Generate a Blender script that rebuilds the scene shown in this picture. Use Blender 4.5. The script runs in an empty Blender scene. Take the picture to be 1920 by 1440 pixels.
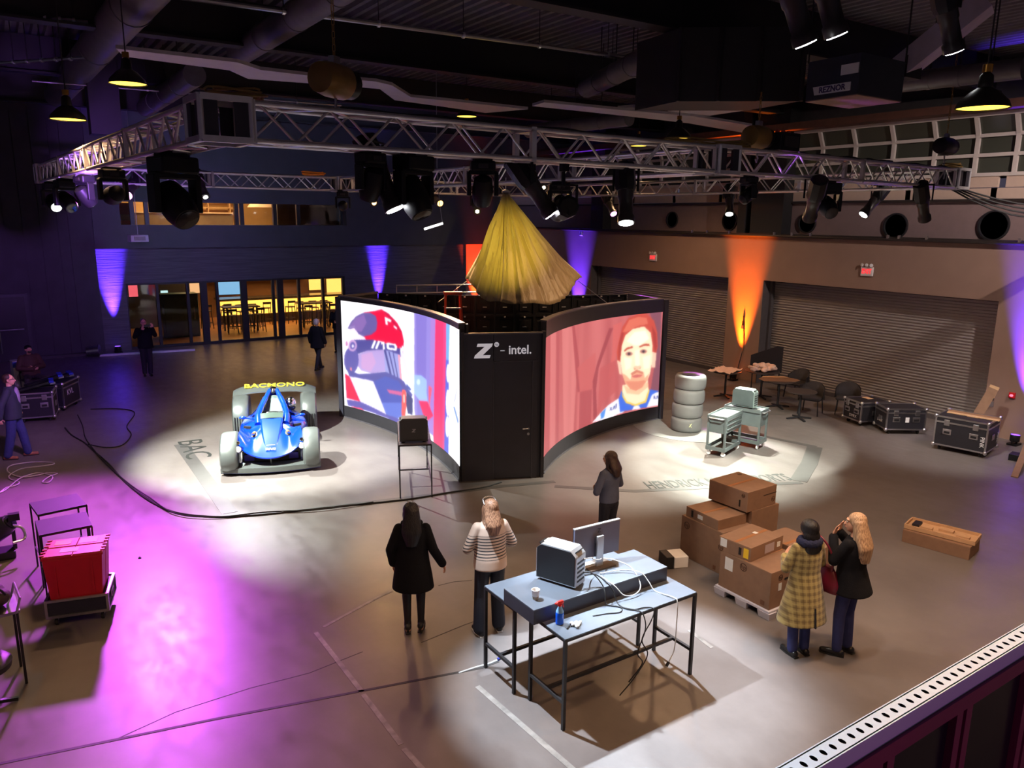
import bpy, bmesh, math, random
import numpy as np
from mathutils import Vector, Matrix, Euler
random.seed(7)
SC = bpy.context.scene
COL = SC.collection

# ------------------------------------------------------------------ camera
CAM_H = 4.9
F_PX = 1442.0
def _cam_axes():
    y = Vector((-16 - 960, 720 - 397, -F_PX)).normalized()
    h = Vector((984 - 960, 720 - 407.3, -F_PX))
    up = h.cross(y).normalized()
    if up.y < 0: up = -up
    x = y.cross(up)
    return Matrix((x, y, up))          # rows = world axes in camera space
CR = _cam_axes()
cam_d = bpy.data.cameras.new('camera')
cam_d.sensor_width = 36.0
cam_d.lens = F_PX / 1920.0 * 36.0
cam_d.clip_end = 200
cam_o = bpy.data.objects.new('camera', cam_d)
COL.objects.link(cam_o)
cam_o.matrix_world = Matrix.Translation((0, 0, CAM_H)) @ CR.to_4x4()
SC.camera = cam_o
# ------------------------------------------------------------------ world, exposure
SC.view_settings.view_transform = 'Standard'
SC.view_settings.look = 'None'
SC.view_settings.gamma = 1.0
SC.view_settings.use_curve_mapping = False
SC.view_settings.exposure = 0.35
w = bpy.data.worlds.new('world'); SC.world = w
w.use_nodes = True
w.node_tree.nodes['Background'].inputs[0].default_value = (0.42, 0.36, 0.55, 1)
w.node_tree.nodes['Background'].inputs[1].default_value = 0.09
SC.cycles.max_bounces = 4
SC.cycles.adaptive_threshold = 0.03
SC.cycles.diffuse_bounces = 2
SC.cycles.glossy_bounces = 2
SC.cycles.transmission_bounces = 4
SC.cycles.sample_clamp_indirect = 6.0
SC.cycles.caustics_reflective = False
SC.cycles.caustics_refractive = False

# ------------------------------------------------------------------ measuring: a photo pixel to a point of the place
def _ray(px, py):
    return CR @ Vector((px - 960, 720 - py, -F_PX))
def P(px, py, z=0.0):
    d = _ray(px, py); t = (z - CAM_H) / d.z
    return Vector((d.x * t, d.y * t, z))
def PX(px, py, x):
    d = _ray(px, py); t = x / d.x
    return Vector((x, d.y * t, CAM_H + d.z * t))
def PY(px, py, y):
    d = _ray(px, py); t = y / d.y
    return Vector((d.x * t, y, CAM_H + d.z * t))

# ------------------------------------------------------------------ materials
def S(r, g, b):
    f = lambda c: (c / 255 / 12.92) if c / 255 <= 0.04045 else ((c / 255 + 0.055) / 1.055) ** 2.4
    return (f(r), f(g), f(b))
MATS = {}
def mat(name, col, rough=0.5, metal=0.0, var=0.12, scale=6.0, bump=0.0, bscale=40.0, emit=0.0, ecol=None,
        coat=0.0, alpha=1.0, trans=0.0, sheen=0.0, stretch=None, spec=0.5):
    if name in MATS: return MATS[name]
    m = bpy.data.materials.new(name); m.use_nodes = True
    nt = m.node_tree; b = nt.nodes['Principled BSDF']
    c = tuple(col) + (1,)
    b.inputs['Base Color'].default_value = c
    b.inputs['Roughness'].default_value = rough
    b.inputs['Metallic'].default_value = metal
    b.inputs['Specular IOR Level'].default_value = spec
    if coat: b.inputs['Coat Weight'].default_value = coat; b.inputs['Coat Roughness'].default_value = 0.05
    if sheen: b.inputs['Sheen Weight'].default_value = sheen
    if trans: b.inputs['Transmission Weight'].default_value = trans
    if alpha < 1: b.inputs['Alpha'].default_value = alpha
    if emit:
        b.inputs['Emission Color'].default_value = tuple(ecol or col) + (1,)
        b.inputs['Emission Strength'].default_value = emit
    tc = nt.nodes.new('ShaderNodeTexCoord')
    mp = nt.nodes.new('ShaderNodeMapping')
    nt.links.new(tc.outputs['Object'], mp.inputs['Vector'])
    if stretch: mp.inputs['Scale'].default_value = stretch
    if var:
        n = nt.nodes.new('ShaderNodeTexNoise'); n.inputs['Scale'].default_value = scale
        n.inputs['Detail'].default_value = 5
        nt.links.new(mp.outputs[0], n.inputs['Vector'])
        r = nt.nodes.new('ShaderNodeMapRange')
        r.inputs[1].default_value = 0.25; r.inputs[2].default_value = 0.75
        r.inputs[3].default_value = 1 - var; r.inputs[4].default_value = 1 + var
        nt.links.new(n.outputs['Fac'], r.inputs[0])
        mx = nt.nodes.new('ShaderNodeVectorMath'); mx.operation = 'SCALE'
        mx.inputs[0].default_value = c[:3]
        nt.links.new(r.outputs[0], mx.inputs['Scale'])
        nt.links.new(mx.outputs[0], b.inputs['Base Color'])
    if bump:
        n2 = nt.nodes.new('ShaderNodeTexNoise'); n2.inputs['Scale'].default_value = bscale
        n2.inputs['Detail'].default_value = 4
        nt.links.new(mp.outputs[0], n2.inputs['Vector'])
        bp = nt.nodes.new('ShaderNodeBump'); bp.inputs['Strength'].default_value = bump
        bp.inputs['Distance'].default_value = 0.02
        nt.links.new(n2.outputs['Fac'], bp.inputs['Height'])
        nt.links.new(bp.outputs[0], b.inputs['Normal'])
    MATS[name] = m
    return m
def glow(name, col, strength):
    return mat(name, (0.02, 0.02, 0.02), 0.4, var=0, emit=strength, ecol=col)

# ------------------------------------------------------------------ mesh building
class MB:
    def __init__(s): s.v = []; s.f = []
    def add(s, vs, fs):
        o = len(s.v); s.v += [tuple(p) for p in vs]; s.f += [tuple(i + o for i in q) for q in fs]; return s
    def box(s, c, d, rz=0.0, m=None):
        x, y, z = d[0] / 2, d[1] / 2, d[2] / 2
        vs = [Vector(p) for p in ((-x,-y,-z),(x,-y,-z),(x,y,-z),(-x,y,-z),(-x,-y,z),(x,-y,z),(x,y,z),(-x,y,z))]
        if m is None: m = Matrix.Rotation(rz, 3, 'Z')
        vs = [m @ p + Vector(c) for p in vs]
        return s.add(vs, [(0,3,2,1),(4,5,6,7),(0,1,5,4),(1,2,6,5),(2,3,7,6),(3,0,4,7)])
    def bb(s, a, b):
        return s.box([(a[i] + b[i]) / 2 for i in range(3)], [abs(b[i] - a[i]) for i in range(3)])
    def bar(s, p, q, w, h=None, up=(0, 0, 1)):
        p, q = Vector(p), Vector(q); h = h or w
        d = q - p; L = d.length; d.normalize(); up = Vector(up)
        if abs(d.dot(up)) > 0.98: up = Vector((0, 1, 0))
        x = d.cross(up).normalized(); y = x.cross(d)
        m = Matrix((x, d, y)).transposed()
        return s.box((p + q) / 2, (w, L, h), m=m)
    def tube(s, pts, r, seg=8, cap=True):
        pts = [Vector(p) for p in pts]; n = len(pts)
        rs = r if isinstance(r, (list, tuple)) else [r] * n
        ref = None; vs = []; fs = []
        for i, p in enumerate(pts):
            d = (pts[min(i + 1, n - 1)] - pts[max(i - 1, 0)])
            if d.length < 1e-9: d = Vector((0, 0, 1))
            d.normalize()
            if ref is None:
                ref = Vector((0, 0, 1)) if abs(d.z) < 0.9 else Vector((1, 0, 0))
            x = ref - d * ref.dot(d)
            if x.length < 1e-6: x = d.orthogonal()
            x.normalize(); y = d.cross(x); ref = x
            for k in range(seg):
                a = 2 * math.pi * k / seg
                vs.append(p + (x * math.cos(a) + y * math.sin(a)) * rs[i])
        for i in range(n - 1):
            for k in range(seg):
                k2 = (k + 1) % seg
                fs.append((i * seg + k, i * seg + k2, (i + 1) * seg + k2, (i + 1) * seg + k))
        if cap:
            fs.append(tuple(range(seg - 1, -1, -1))); fs.append(tuple((n - 1) * seg + k for k in range(seg)))
        return s.add(vs, fs)
    def lathe(s, prof, seg=24, c=(0, 0, 0), m=None, cap=True):
        m = m or Matrix.Identity(3); c = Vector(c); vs = []; fs = []; n = len(prof)
        for r, z in prof:
            for k in range(seg):
                a = 2 * math.pi * k / seg
                vs.append(m @ Vector((r * math.cos(a), r * math.sin(a), z)) + c)
        for i in range(n - 1):
            for k in range(seg):
                k2 = (k + 1) % seg
                fs.append((i * seg + k, i * seg + k2, (i + 1) * seg + k2, (i + 1) * seg + k))
        if cap:
            fs.append(tuple(range(seg - 1, -1, -1))); fs.append(tuple((n - 1) * seg + k for k in range(seg)))
        return s.add(vs, fs)
    def ell(s, c, r, seg=16, rings=10, m=None):
        prof = [(math.sin(math.pi * i / rings), -math.cos(math.pi * i / rings)) for i in range(rings + 1)]
        prof[0] = (0.001, -1); prof[-1] = (0.001, 1)
        m2 = (m or Matrix.Identity(3)) @ Matrix.Diagonal(Vector(r))
        return s.lathe(prof, seg, c, m2)
    def prism(s, poly, z0, z1, m=None, c=(0, 0, 0)):
        m = m or Matrix.Identity(3); c = Vector(c); n = len(poly)
        vs = [m @ Vector((x, y, z0)) + c for x, y in poly] + [m @ Vector((x, y, z1)) + c for x, y in poly]
        fs = [tuple(range(n - 1, -1, -1)), tuple(range(n, 2 * n))] + [(i, (i + 1) % n, n + (i + 1) % n, n + i) for i in range(n)]
        return s.add(vs, fs)
    def grid(s, rows, thick=None):
        nr, nc = len(rows), len(rows[0]); rows = [[Vector(p) for p in r] for r in rows]
        vs = [p for r in rows for p in r]
        fs = [(i * nc + j, i * nc + j + 1, (i + 1) * nc + j + 1, (i + 1) * nc + j) for i in range(nr - 1) for j in range(nc - 1)]
        if thick is not None:
            t = Vector(thick); o = len(vs)
            vs += [p + t for p in vs[:o]]
            fs += [tuple(o + k for k in reversed(q)) for q in list(fs)]
            ring = [j for j in range(nc)] + [i * nc + nc - 1 for i in range(1, nr)] + [(nr - 1) * nc + j for j in range(nc - 2, -1, -1)] + [i * nc for i in range(nr - 2, 0, -1)]
            for a, b in zip(ring, ring[1:] + ring[:1]): fs.append((b, a, o + a, o + b))
        return s.add(vs, fs)
    def loft(s, rings, cap=True):
        n = len(rings[0]); vs = [p for r in rings for p in r]; fs = []
        for i in range(len(rings) - 1):
            for k in range(n):
                k2 = (k + 1) % n
                fs.append((i * n + k, i * n + k2, (i + 1) * n + k2, (i + 1) * n + k))
        if cap: fs.append(tuple(range(n - 1, -1, -1))); fs.append(tuple((len(rings) - 1) * n + k for k in range(n)))
        return s.add(vs, fs)
    def mesh(s, name='mesh'):
        me = bpy.data.meshes.new(name); me.from_pydata([tuple(p) for p in s.v], [], s.f); me.update(); return me
    def build(s, name, m, parent=None, smooth=0, bevel=0.0, loc=None, fix=True):
        me = s.mesh(name)
        if fix:
            b = bmesh.new(); b.from_mesh(me); bmesh.ops.recalc_face_normals(b, faces=b.faces); b.to_mesh(me); b.free()
        o = put(name, me, m, parent)
        if smooth:
            me.polygons.foreach_set('use_smooth', [True] * len(me.polygons))
            me.set_sharp_from_angle(angle=math.radians(smooth))
        if bevel:
            bv = o.modifiers.new('edge', 'BEVEL'); bv.width = bevel; bv.segments = 2; bv.limit_method = 'ANGLE'
        if loc is not None: o.location = loc
        return o
def put(name, me, m, parent=None):
    o = bpy.data.objects.new(name, me); COL.objects.link(o)
    if m is not None and not me.materials: me.materials.append(m)
    if parent is not None: o.parent = parent
    return o
def tag(o, label, cat=None, group=None, kind=None):
    if label: o['label'] = label
    if cat: o['category'] = cat
    if group: o['group'] = group
    if kind: o['kind'] = kind
    return o
def struct(o): o['kind'] = 'structure'; return o
def thing(name, label, cat, loc=(0, 0, 0), rz=0.0, group=None):
    o = bpy.data.objects.new(name, None); COL.objects.link(o); o.empty_display_size = 0.1
    o.location = loc; o.rotation_euler = (0, 0, rz)
    return tag(o, label, cat, group)
def copy_tree(o, parent=None):
    c = o.copy(); COL.objects.link(c); c.parent = parent
    for ch in o.children: copy_tree(ch, c)
    return c
def dup(o, loc, rz, label, group=None, scale=None):
    c = copy_tree(o); c.location = loc; c.rotation_euler = (0, 0, rz); c['label'] = label
    if group: c['group'] = group
    if scale: c.scale = scale
    return c
def rot_to(d, up=(0, 0, 1)):
    """3x3 matrix whose Z column points along d"""
    d = Vector(d).normalized(); up = Vector(up)
    if abs(d.dot(up)) > 0.98: up = Vector((0, 1, 0))
    x = up.cross(d).normalized(); y = d.cross(x)
    return Matrix((x, y, d)).transposed()
def text(name, txt, size, m, parent=None, mw=None, ext=0.002, align='CENTER', sx=1.0, bold=0.0):
    cu = bpy.data.curves.new(name, 'FONT'); cu.body = txt; cu.size = size; cu.extrude = ext
    cu.align_x = align; cu.align_y = 'CENTER'; cu.offset = bold; cu.resolution_u = 3
    t = bpy.data.objects.new(name, cu); COL.objects.link(t)
    dg = bpy.context.evaluated_depsgraph_get(); dg.update()
    me = bpy.data.meshes.new_from_object(t.evaluated_get(dg))
    bpy.data.objects.remove(t); bpy.data.curves.remove(cu)
    if sx != 1.0: me.transform(Matrix.Diagonal((sx, 1, 1, 1)))
    o = put(name, me, m, parent)
    if mw is not None: o.matrix_basis = mw
    return o
def frame_mat(origin, xdir, ydir):
    """4x4 placing flat artwork: x along xdir, y along ydir, facing xdir x ydir"""
    x = Vector(xdir).normalized(); y = Vector(ydir); y = (y - x * y.dot(x)).normalized(); z = x.cross(y)
    m = Matrix((x, y, z)).transposed().to_4x4(); m.translation = Vector(origin); return m
def spot(name, parent, loc, target, watts, col, deg=40, blend=0.35, size=0.06):
    d = bpy.data.lights.new(name, 'SPOT'); d.energy = watts; d.color = col
    d.spot_size = math.radians(deg); d.spot_blend = blend; d.shadow_soft_size = size
    o = bpy.data.objects.new(name, d); COL.objects.link(o)
    if parent is not None: o.parent = parent
    v = Vector(target) - Vector(loc)
    o.matrix_basis = Matrix.Translation(loc) @ rot_to(-v).to_4x4()
    return o
def point(name, parent, loc, watts, col, size=0.1):
    d = bpy.data.lights.new(name, 'POINT'); d.energy = watts; d.color = col; d.shadow_soft_size = size
    o = bpy.data.objects.new(name, d); COL.objects.link(o); o.parent = parent; o.location = loc; return o
def area(name, parent, loc, target, watts, col, sx, sy):
    d = bpy.data.lights.new(name, 'AREA'); d.energy = watts; d.color = col; d.shape = 'RECTANGLE'; d.size = sx; d.size_y = sy
    o = bpy.data.objects.new(name, d); COL.objects.link(o); o.parent = parent
    o.matrix_basis = Matrix.Translation(loc) @ rot_to(Vector(loc) - Vector(target)).to_4x4(); return o
def catmull(pts, n=8):
    pts = [Vector(p) for p in pts]; out = []
    q = [pts[0] * 2 - pts[1]] + pts + [pts[-1] * 2 - pts[-2]]
    for i in range(1, len(q) - 2):
        for k in range(n):
            t = k / n; a, b, c, d = q[i - 1], q[i], q[i + 1], q[i + 2]
            out.append(0.5 * ((2 * b) + (c - a) * t + (2 * a - 5 * b + 4 * c - d) * t * t + (3 * b - a - 3 * c + d) * t ** 3))
    out.append(pts[-1]); return out
def remesh(mb, voxel, smooth=2):
    me = mb.mesh('tmp'); o = bpy.data.objects.new('tmp', me); COL.objects.link(o)
    r = o.modifiers.new('r', 'REMESH'); r.mode = 'VOXEL'; r.voxel_size = voxel; r.use_smooth_shade = True
    if smooth:
        s = o.modifiers.new('s', 'SMOOTH'); s.factor = 0.5; s.iterations = smooth
    dg = bpy.context.evaluated_depsgraph_get(); dg.update()
    out = bpy.data.meshes.new_from_object(o.evaluated_get(dg))
    bpy.data.objects.remove(o); bpy.data.meshes.remove(me)
    return out

# ------------------------------------------------------------------ shared materials
K_black = mat('black_powder_coat', (0.012, 0.012, 0.014), 0.45, var=0.1)
K_blackgloss = mat('black_gloss_plastic', (0.012, 0.012, 0.016), 0.22, var=0.05)
K_alu = mat('brushed_aluminium', (0.62, 0.62, 0.64), 0.32, 1.0, var=0.08, scale=14)
K_steel = mat('dull_steel', (0.35, 0.35, 0.37), 0.4, 1.0, var=0.1)
K_white = mat('white_plastic', (0.75, 0.75, 0.76), 0.4, var=0.04)
K_card = mat('brown_cardboard', S(138, 106, 84), 0.8, var=0.1, scale=9, bump=0.05, bscale=120)
K_cardin = mat('pale_cardboard', S(196, 158, 120), 0.8, var=0.1, scale=9)
K_rubber = mat('black_rubber', (0.015, 0.015, 0.016), 0.7, var=0.1)
K_tape = mat('paper_label', (0.8, 0.8, 0.8), 0.6, var=0.03)
K_ink = mat('dark_ink', (0.02, 0.018, 0.016), 0.7, var=0)
K_blackpanel = mat('black_laminate_panel', (0.034, 0.034, 0.048), 0.38, var=0.12, scale=3)  # base lifted towards navy, veiling haze put into the colour
# ================================================================== THE SETTING
RX, BY = 19.0, 30.8
def floor_mat():
    m = bpy.data.materials.new('polished_concrete'); m.use_nodes = True
    nt = m.node_tree; b = nt.nodes['Principled BSDF']; L = nt.links
    tc = nt.nodes.new('ShaderNodeTexCoord')
    n1 = nt.nodes.new('ShaderNodeTexNoise'); n1.inputs['Scale'].default_value = 0.55; n1.inputs['Detail'].default_value = 8; n1.inputs['Roughness'].default_value = 0.65
    n2 = nt.nodes.new('ShaderNodeTexNoise'); n2.inputs['Scale'].default_value = 4.0; n2.inputs['Detail'].default_value = 10; n2.inputs['Roughness'].default_value = 0.7
    mp = nt.nodes.new('ShaderNodeMapping'); mp.inputs['Scale'].default_value = (1, 0.45, 1)
    L.new(tc.outputs['Object'], n1.inputs['Vector']); L.new(tc.outputs['Object'], mp.inputs['Vector']); L.new(mp.outputs[0], n2.inputs['Vector'])
    r1 = nt.nodes.new('ShaderNodeValToRGB')
    r1.color_ramp.elements[0].position = 0.3; r1.color_ramp.elements[0].color = (0.118, 0.100, 0.096, 1)
    r1.color_ramp.elements[1].position = 0.72; r1.color_ramp.elements[1].color = (0.205, 0.180, 0.172, 1)
    mx = nt.nodes.new('ShaderNodeMath'); mx.operation = 'ADD'
    h = nt.nodes.new('ShaderNodeMath'); h.operation = 'MULTIPLY'; h.inputs[1].default_value = 0.72
    h2 = nt.nodes.new('ShaderNodeMath'); h2.operation = 'MULTIPLY'; h2.inputs[1].default_value = 0.28
    L.new(n1.outputs['Fac'], h.inputs[0]); L.new(n2.outputs['Fac'], h2.inputs[0]); L.new(h.outputs[0], mx.inputs[0]); L.new(h2.outputs[0], mx.inputs[1])
    L.new(mx.outputs[0], r1.inputs[0]); L.new(r1.outputs[0], b.inputs['Base Color'])
    rr = nt.nodes.new('ShaderNodeMapRange'); rr.inputs[1].default_value = 0.3; rr.inputs[2].default_value = 0.7
    rr.inputs[3].default_value = 0.28; rr.inputs[4].default_value = 0.46
    L.new(n2.outputs['Fac'], rr.inputs[0]); L.new(rr.outputs[0], b.inputs['Roughness'])
    bp = nt.nodes.new('ShaderNodeBump'); bp.inputs['Strength'].default_value = 0.05; bp.inputs['Distance'].default_value = 0.02
    L.new(n2.outputs['Fac'], bp.inputs['Height']); L.new(bp.outputs[0], b.inputs['Normal'])
    b.inputs['Specular IOR Level'].default_value = 0.42
    return m
FLOOR = struct(MB().bb((-14, -4, -0.1), (RX + 0.6, BY, 0)).build('floor', floor_mat()))
K_joint = mat('floor_joint_sealant', (0.03, 0.026, 0.026), 0.6)
K_tapeline = mat('worn_floor_tape', (0.24, 0.22, 0.205), 0.6, var=0.35, scale=9)
K_vinyl = mat('grey_floor_vinyl', (0.085, 0.08, 0.078), 0.42, var=0.08)
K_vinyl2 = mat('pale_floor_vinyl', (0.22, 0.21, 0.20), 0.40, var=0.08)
K_floorink = mat('floor_lettering', (0.03, 0.033, 0.03), 0.6, var=0.3, scale=3)
def strip(name, pts, width, m, h=0.003, parent=FLOOR):
    pts = [Vector((p[0], p[1], 0)) for p in pts]; rows = [[], []]
    for i, p in enumerate(pts):
        d = (pts[min(i + 1, len(pts) - 1)] - pts[max(i - 1, 0)]).normalized(); n = Vector((-d.y, d.x, 0)) * width / 2
        rows[0].append(p + n + Vector((0, 0, h))); rows[1].append(p - n + Vector((0, 0, h)))
    return MB().grid(rows, thick=(0, 0, -h + 0.0003)).build(name, m, parent)
def px_strip(name, pxs, width, m, h=0.003): return strip(name, [P(*q) for q in pxs], width, m, h)
px_strip('floor_joint', [(0, 1432), (400, 1349), (905, 1252), (935, 1240)], 0.035, K_joint)
px_strip('floor_joint', [(205, 1392), (330, 1335), (470, 1290), (580, 1262), (680, 1222)], 0.012, K_joint, 0.0015)
px_strip('floor_joint', [(790, 1205), (870, 1172), (890, 1165)], 0.014, K_joint, 0.0015)
px_strip('floor_joint', [(822, 1098), (850, 1091), (885, 1088)], 0.012, K_joint, 0.0015)
px_strip('tape_strip', [(592, 1186), (679, 1298)], 0.055, K_tapeline)
px_strip('tape_strip', [(681, 1302), (752, 1396)], 0.055, K_tapeline)
px_strip('tape_strip', [(757, 1404), (790, 1440), (800, 1452)], 0.055, K_tapeline)
px_strip('tape_strip', [(606, 1176), (705, 1122), (735, 1108)], 0.045, K_tapeline)
px_strip('tape_strip', [(895, 1287), (1085, 1452)], 0.06, K_tapeline)
px_strip('tape_strip', [(1292, 1182), (1335, 1215)], 0.05, K_tapeline)
# printed floor zones
px_strip('floor_band', [(338, 833), (382, 893), (431, 962)], 0.26, K_vinyl, 0.004)
px_strip('floor_band', [(404, 968), (560, 958), (760, 934), (940, 912), (1040, 903)], 0.13, K_vinyl, 0.0035)
px_strip('floor_band', [(1040, 912), (1190, 921), (1503, 905)], 0.13, K_vinyl, 0.0035)
px_strip('floor_band', [(1497, 902), (1518, 868), (1528, 838)], 0.32, K_vinyl, 0.004)
px_strip('floor_band', [(1350, 800), (1440, 820), (1530, 838)], 0.16, K_vinyl, 0.0035)
a, b_ = P(352, 828), P(378, 856)
text('floor_lettering', 'BAC', 0.72, K_floorink, FLOOR, frame_mat(P(362, 842) + Vector((0.0, 0, 0.004)), P(372, 858) - P(354, 828), Vector((1, 0.15, 0))), 0.0008, sx=1.1)
ta, tb = P(1197, 912), P(1492, 894)
text('floor_lettering', 'HENDRICK MOTORSPORTS', 0.56, K_floorink, FLOOR, frame_mat((ta + tb) / 2 + Vector((0, 0, 0.004)), tb - ta, Vector((0.39, 0.92, 0))), 0.0008, sx=0.425, bold=0.006)

# ---- right wall with three roller shutters
K_tan = mat('tan_painted_wall', S(150, 122, 108), 0.75, var=0.06, scale=2, bump=0.04, bscale=60)
K_jamb = mat('dark_grey_reveal', (0.09, 0.08, 0.085), 0.6)
K_shut = mat('galvanised_shutter', (0.36, 0.33, 0.32), 0.42, 0.3, var=0.06, scale=2)
DOORS = ((8.53, 15.11, 3.13), (16.45, 23.2, 3.12), (24.55, 29.9, 3.1))
ZT = 4.42
poly = [(-4.0, 0)]
for y0, y1, z in DOORS: poly += [(y0, 0), (y0, z), (y1, z), (y1, 0)]
poly += [(BY + 0.4, 0), (BY + 0.4, ZT), (-4.0, ZT)]
def yz_prism(poly, x0, x1):
    mb = MB(); n = len(poly)
    vs = [(x0, y, z) for y, z in poly] + [(x1, y, z) for y, z in poly]
    mb.add(vs, [tuple(range(n)), tuple(range(2 * n - 1, n - 1, -1))] + [(i, n + i, n + (i + 1) % n, (i + 1) % n) for i in range(n)])
    return mb
WALLR = struct(yz_prism(poly, RX, RX + 0.42).build('wall_right', K_tan))
for i, (y0, y1, z) in enumerate(DOORS):
    mb = MB(); rows = []
    nz = 46 * 4; zz = z + 0.35
    for k in range(nz + 1):
        ph = k % 4; rows.append([(RX + 0.46 - (0.028 if ph in (1, 2) else 0.0), yy, zz * k / nz) for yy in (y0 - 0.1, y1 + 0.1)])
    sh = thing('door_%d' % (i + 1), None, None); struct(sh)
    mb.grid(rows, thick=(0.02, 0, 0)).build('shutter_curtain', K_shut, sh)
    MB().bb((RX + 0.36, y0, 0), (RX + 0.43, y1, 0.11)).build('bottom_rail', K_jamb, sh)
    for yy in (y0 + 0.04, y1 - 0.04): MB().bb((RX + 0.30, yy - 0.05, 0), (RX + 0.44, yy + 0.05, z)).build('guide_rail', K_jamb, sh)
    # reveal lining
    MB().bb((RX + 0.004, y1 - 0.012, 0), (RX + 0.42, y1 - 0.002, z)).build('jamb_lining', K_jamb, sh)
# ledge with dark pipe along the wall top
K_ledge = mat('dark_brown_steel', (0.03, 0.022, 0.02), 0.5)
lg = struct(MB().bb((RX - 0.06, -4, ZT), (RX + 0.5, BY + 0.4, ZT + 0.08)).build('trim_1', K_ledge))
MB().tube([(RX - 0.1, -4, ZT + 0.02), (RX - 0.1, BY, ZT + 0.02)], 0.035, 8).build('pipe', K_ledge, lg, 40)
clip = None
for py_, px_ in ((446, 1298), (443, 1326), (441, 1368), (446, 1452), (447, 1485), (448, 1520), (453, 1665), (453, 1686), (454, 1738), (456, 1913)):
    p = PX(px_, py_ - 12, RX - 0.1)
    o = MB().box((0, 0, 0), (0.05, 0.05, 0.1)).build('pipe_clip', K_alu, lg) if clip is None else clip.copy()
    if clip is None: clip = o
    else: COL.objects.link(o)
    o.location = (RX - 0.1, p.y, ZT + 0.08)
# upper wall: panels with round vents, siding, glazing
K_mauve = mat('mauve_upper_panel', S(132, 112, 112), 0.7, var=0.06)
K_cream = mat('cream_siding', S(200, 176, 160), 0.65, var=0.05)
K_vent = mat('vent_black', (0.012, 0.012, 0.015), 0.6)
UX = RX + 0.42
up = struct(MB().bb((UX, -4, ZT + 0.05), (UX + 0.2, BY + 0.4, 5.38)).build('wall_right_upper', K_mauve))
tr = struct(MB().bb((UX - 0.10, -4, 5.36), (UX + 0.2, BY + 0.4, 5.42)).build('trim_2', K_ledge))
for px_, py_, r in ((1165, 404, 0.25), (1261, 412, 0.27), (1369, 414, 0.30), (1514, 418, 0.29), (1680, 424, 0.33), (1864, 423, 0.35)):
    p = PX(px_, py_, UX)
    v = MB().lathe([(r, 0), (r, 0.05), (r * 0.9, 0.05), (r * 0.88, 0.0)], 28, (UX, p.y, p.z), rot_to((-1, 0, 0))).build('round_vent', K_vent, up, 40)
y = 0.9; k = 0
while y < BY:
    for z0, z1 in ((5.42, 5.68), (5.68, 5.95)):
        y2 = y + (2.2 if z0 < 5.6 else 1.9)
        MB().bb((UX + 0.02, y + 0.01, z0 + 0.008), (UX + 0.10, min(y2, BY + 0.3) - 0.01, z1 - 0.008)).build('siding_panel', K_cream, up)
    y += 2.05; k += 1
K_mull = mat('white_window_frame', S(205, 195, 190), 0.5, var=0.04)
K_pane = mat('greenish_dark_glass', S(72, 74, 66), 0.12, var=0.05, scale=1.0)
def glazing(n, ys, zrows, tilt):
    t = thing('window_%d' % n, None, None); struct(t)
    def pt(y, z):
        dx = -(z - zrows[-2]) * tilt if z > zrows[-2] else 0.0
        return Vector((UX + 0.06 + dx, y, z))
    for zi, (z0, z1) in enumerate(zip(zrows[:-1], zrows[1:])):
        for y0, y1 in zip(ys[:-1], ys[1:]):
            a, b, c, d = pt(y0, z0), pt(y1, z0), pt(y1, z1), pt(y0, z1)
            MB().grid([[a, b], [d, c]], thick=(0.02, 0, 0)).build('pane', K_pane, t)
        for y0 in ys:
            MB().bar(pt(y0, z0) - Vector((0.03, 0, 0)), pt(y0, z1) - Vector((0.03, 0, 0)), 0.09, 0.09, up=(1, 0, 0)).build('mullion', K_mull, t)
    for z0 in zrows:
        MB().bar(pt(ys[0], z0) - Vector((0.04, 0, 0)), pt(ys[-1], z0) - Vector((0.04, 0, 0)), 0.06, 0.08).build('transom', K_mull, t)
gy = [PX(q, 200, UX).y for q in (1918, 1842, 1763, 1684, 1612, 1550, 1492)]
glazing(1, [2.6, 3.7, 4.8, 5.9, 6.9] + gy, [5.98, 6.42, 6.86, 7.3], 0.5)
glazing(2, [15.9 + 1.05 * k for k in range(7)], [5.98, 6.42, 6.86, 7.3], 0.5)
struct(MB().bb((UX + 0.3, -4, 5.9), (UX + 0.4, BY + 0.4, 8.7)).build('wall_right_top', K_jamb))
gb = struct(MB().bb((UX - 0.75, -4, 7.34), (UX + 0.3, BY, 7.52)).build('trim_3', mat('rust_brown_beam', S(96, 62, 50), 0.7, var=0.2)))
K_col = mat('near_black_paint', (0.013, 0.012, 0.014), 0.6)
for y0, y1 in ((14.62, 15.75), (22.6, 23.3), (15.95, 16.25)):
    struct(MB().bb((RX - 0.02, y0, ZT + 0.08), (UX - 0.02, y1, 8.6)).build('column', K_col))

# ---- back wall
def wood_dark():
    m = mat('dark_timber_boarding', (0.085, 0.078, 0.095), 0.5, var=0.35, scale=3, stretch=(0.4, 1, 9), bump=0.4, bscale=3)
    return m
K_wood = wood_dark()
K_dark = mat('dark_painted_wall', (0.045, 0.042, 0.055), 0.55, var=0.2, scale=2)
K_dark2 = mat('charcoal_bulkhead', (0.06, 0.06, 0.075), 0.5, var=0.12, scale=2)
xl = PY(186, 560, BY).x; xa = PY(238, 560, BY).x; xb = PY(648, 560, BY).x
w0, w1 = PY(221, 400, BY).x, PY(642, 400, BY).x
zw0, zw1, zd = 4.50, 5.30, 2.42
def xz_wall(poly, y0, y1):
    mb = MB(); n = len(poly)
    vs = [(x, y0, z) for x, z in poly] + [(x, y1, z) for x, z in poly]
    return mb.add(vs, [tuple(range(n)), tuple(range(2 * n - 1, n - 1, -1))] + [(i, n + i, n + (i + 1) % n, (i + 1) % n) for i in range(n)])
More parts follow.
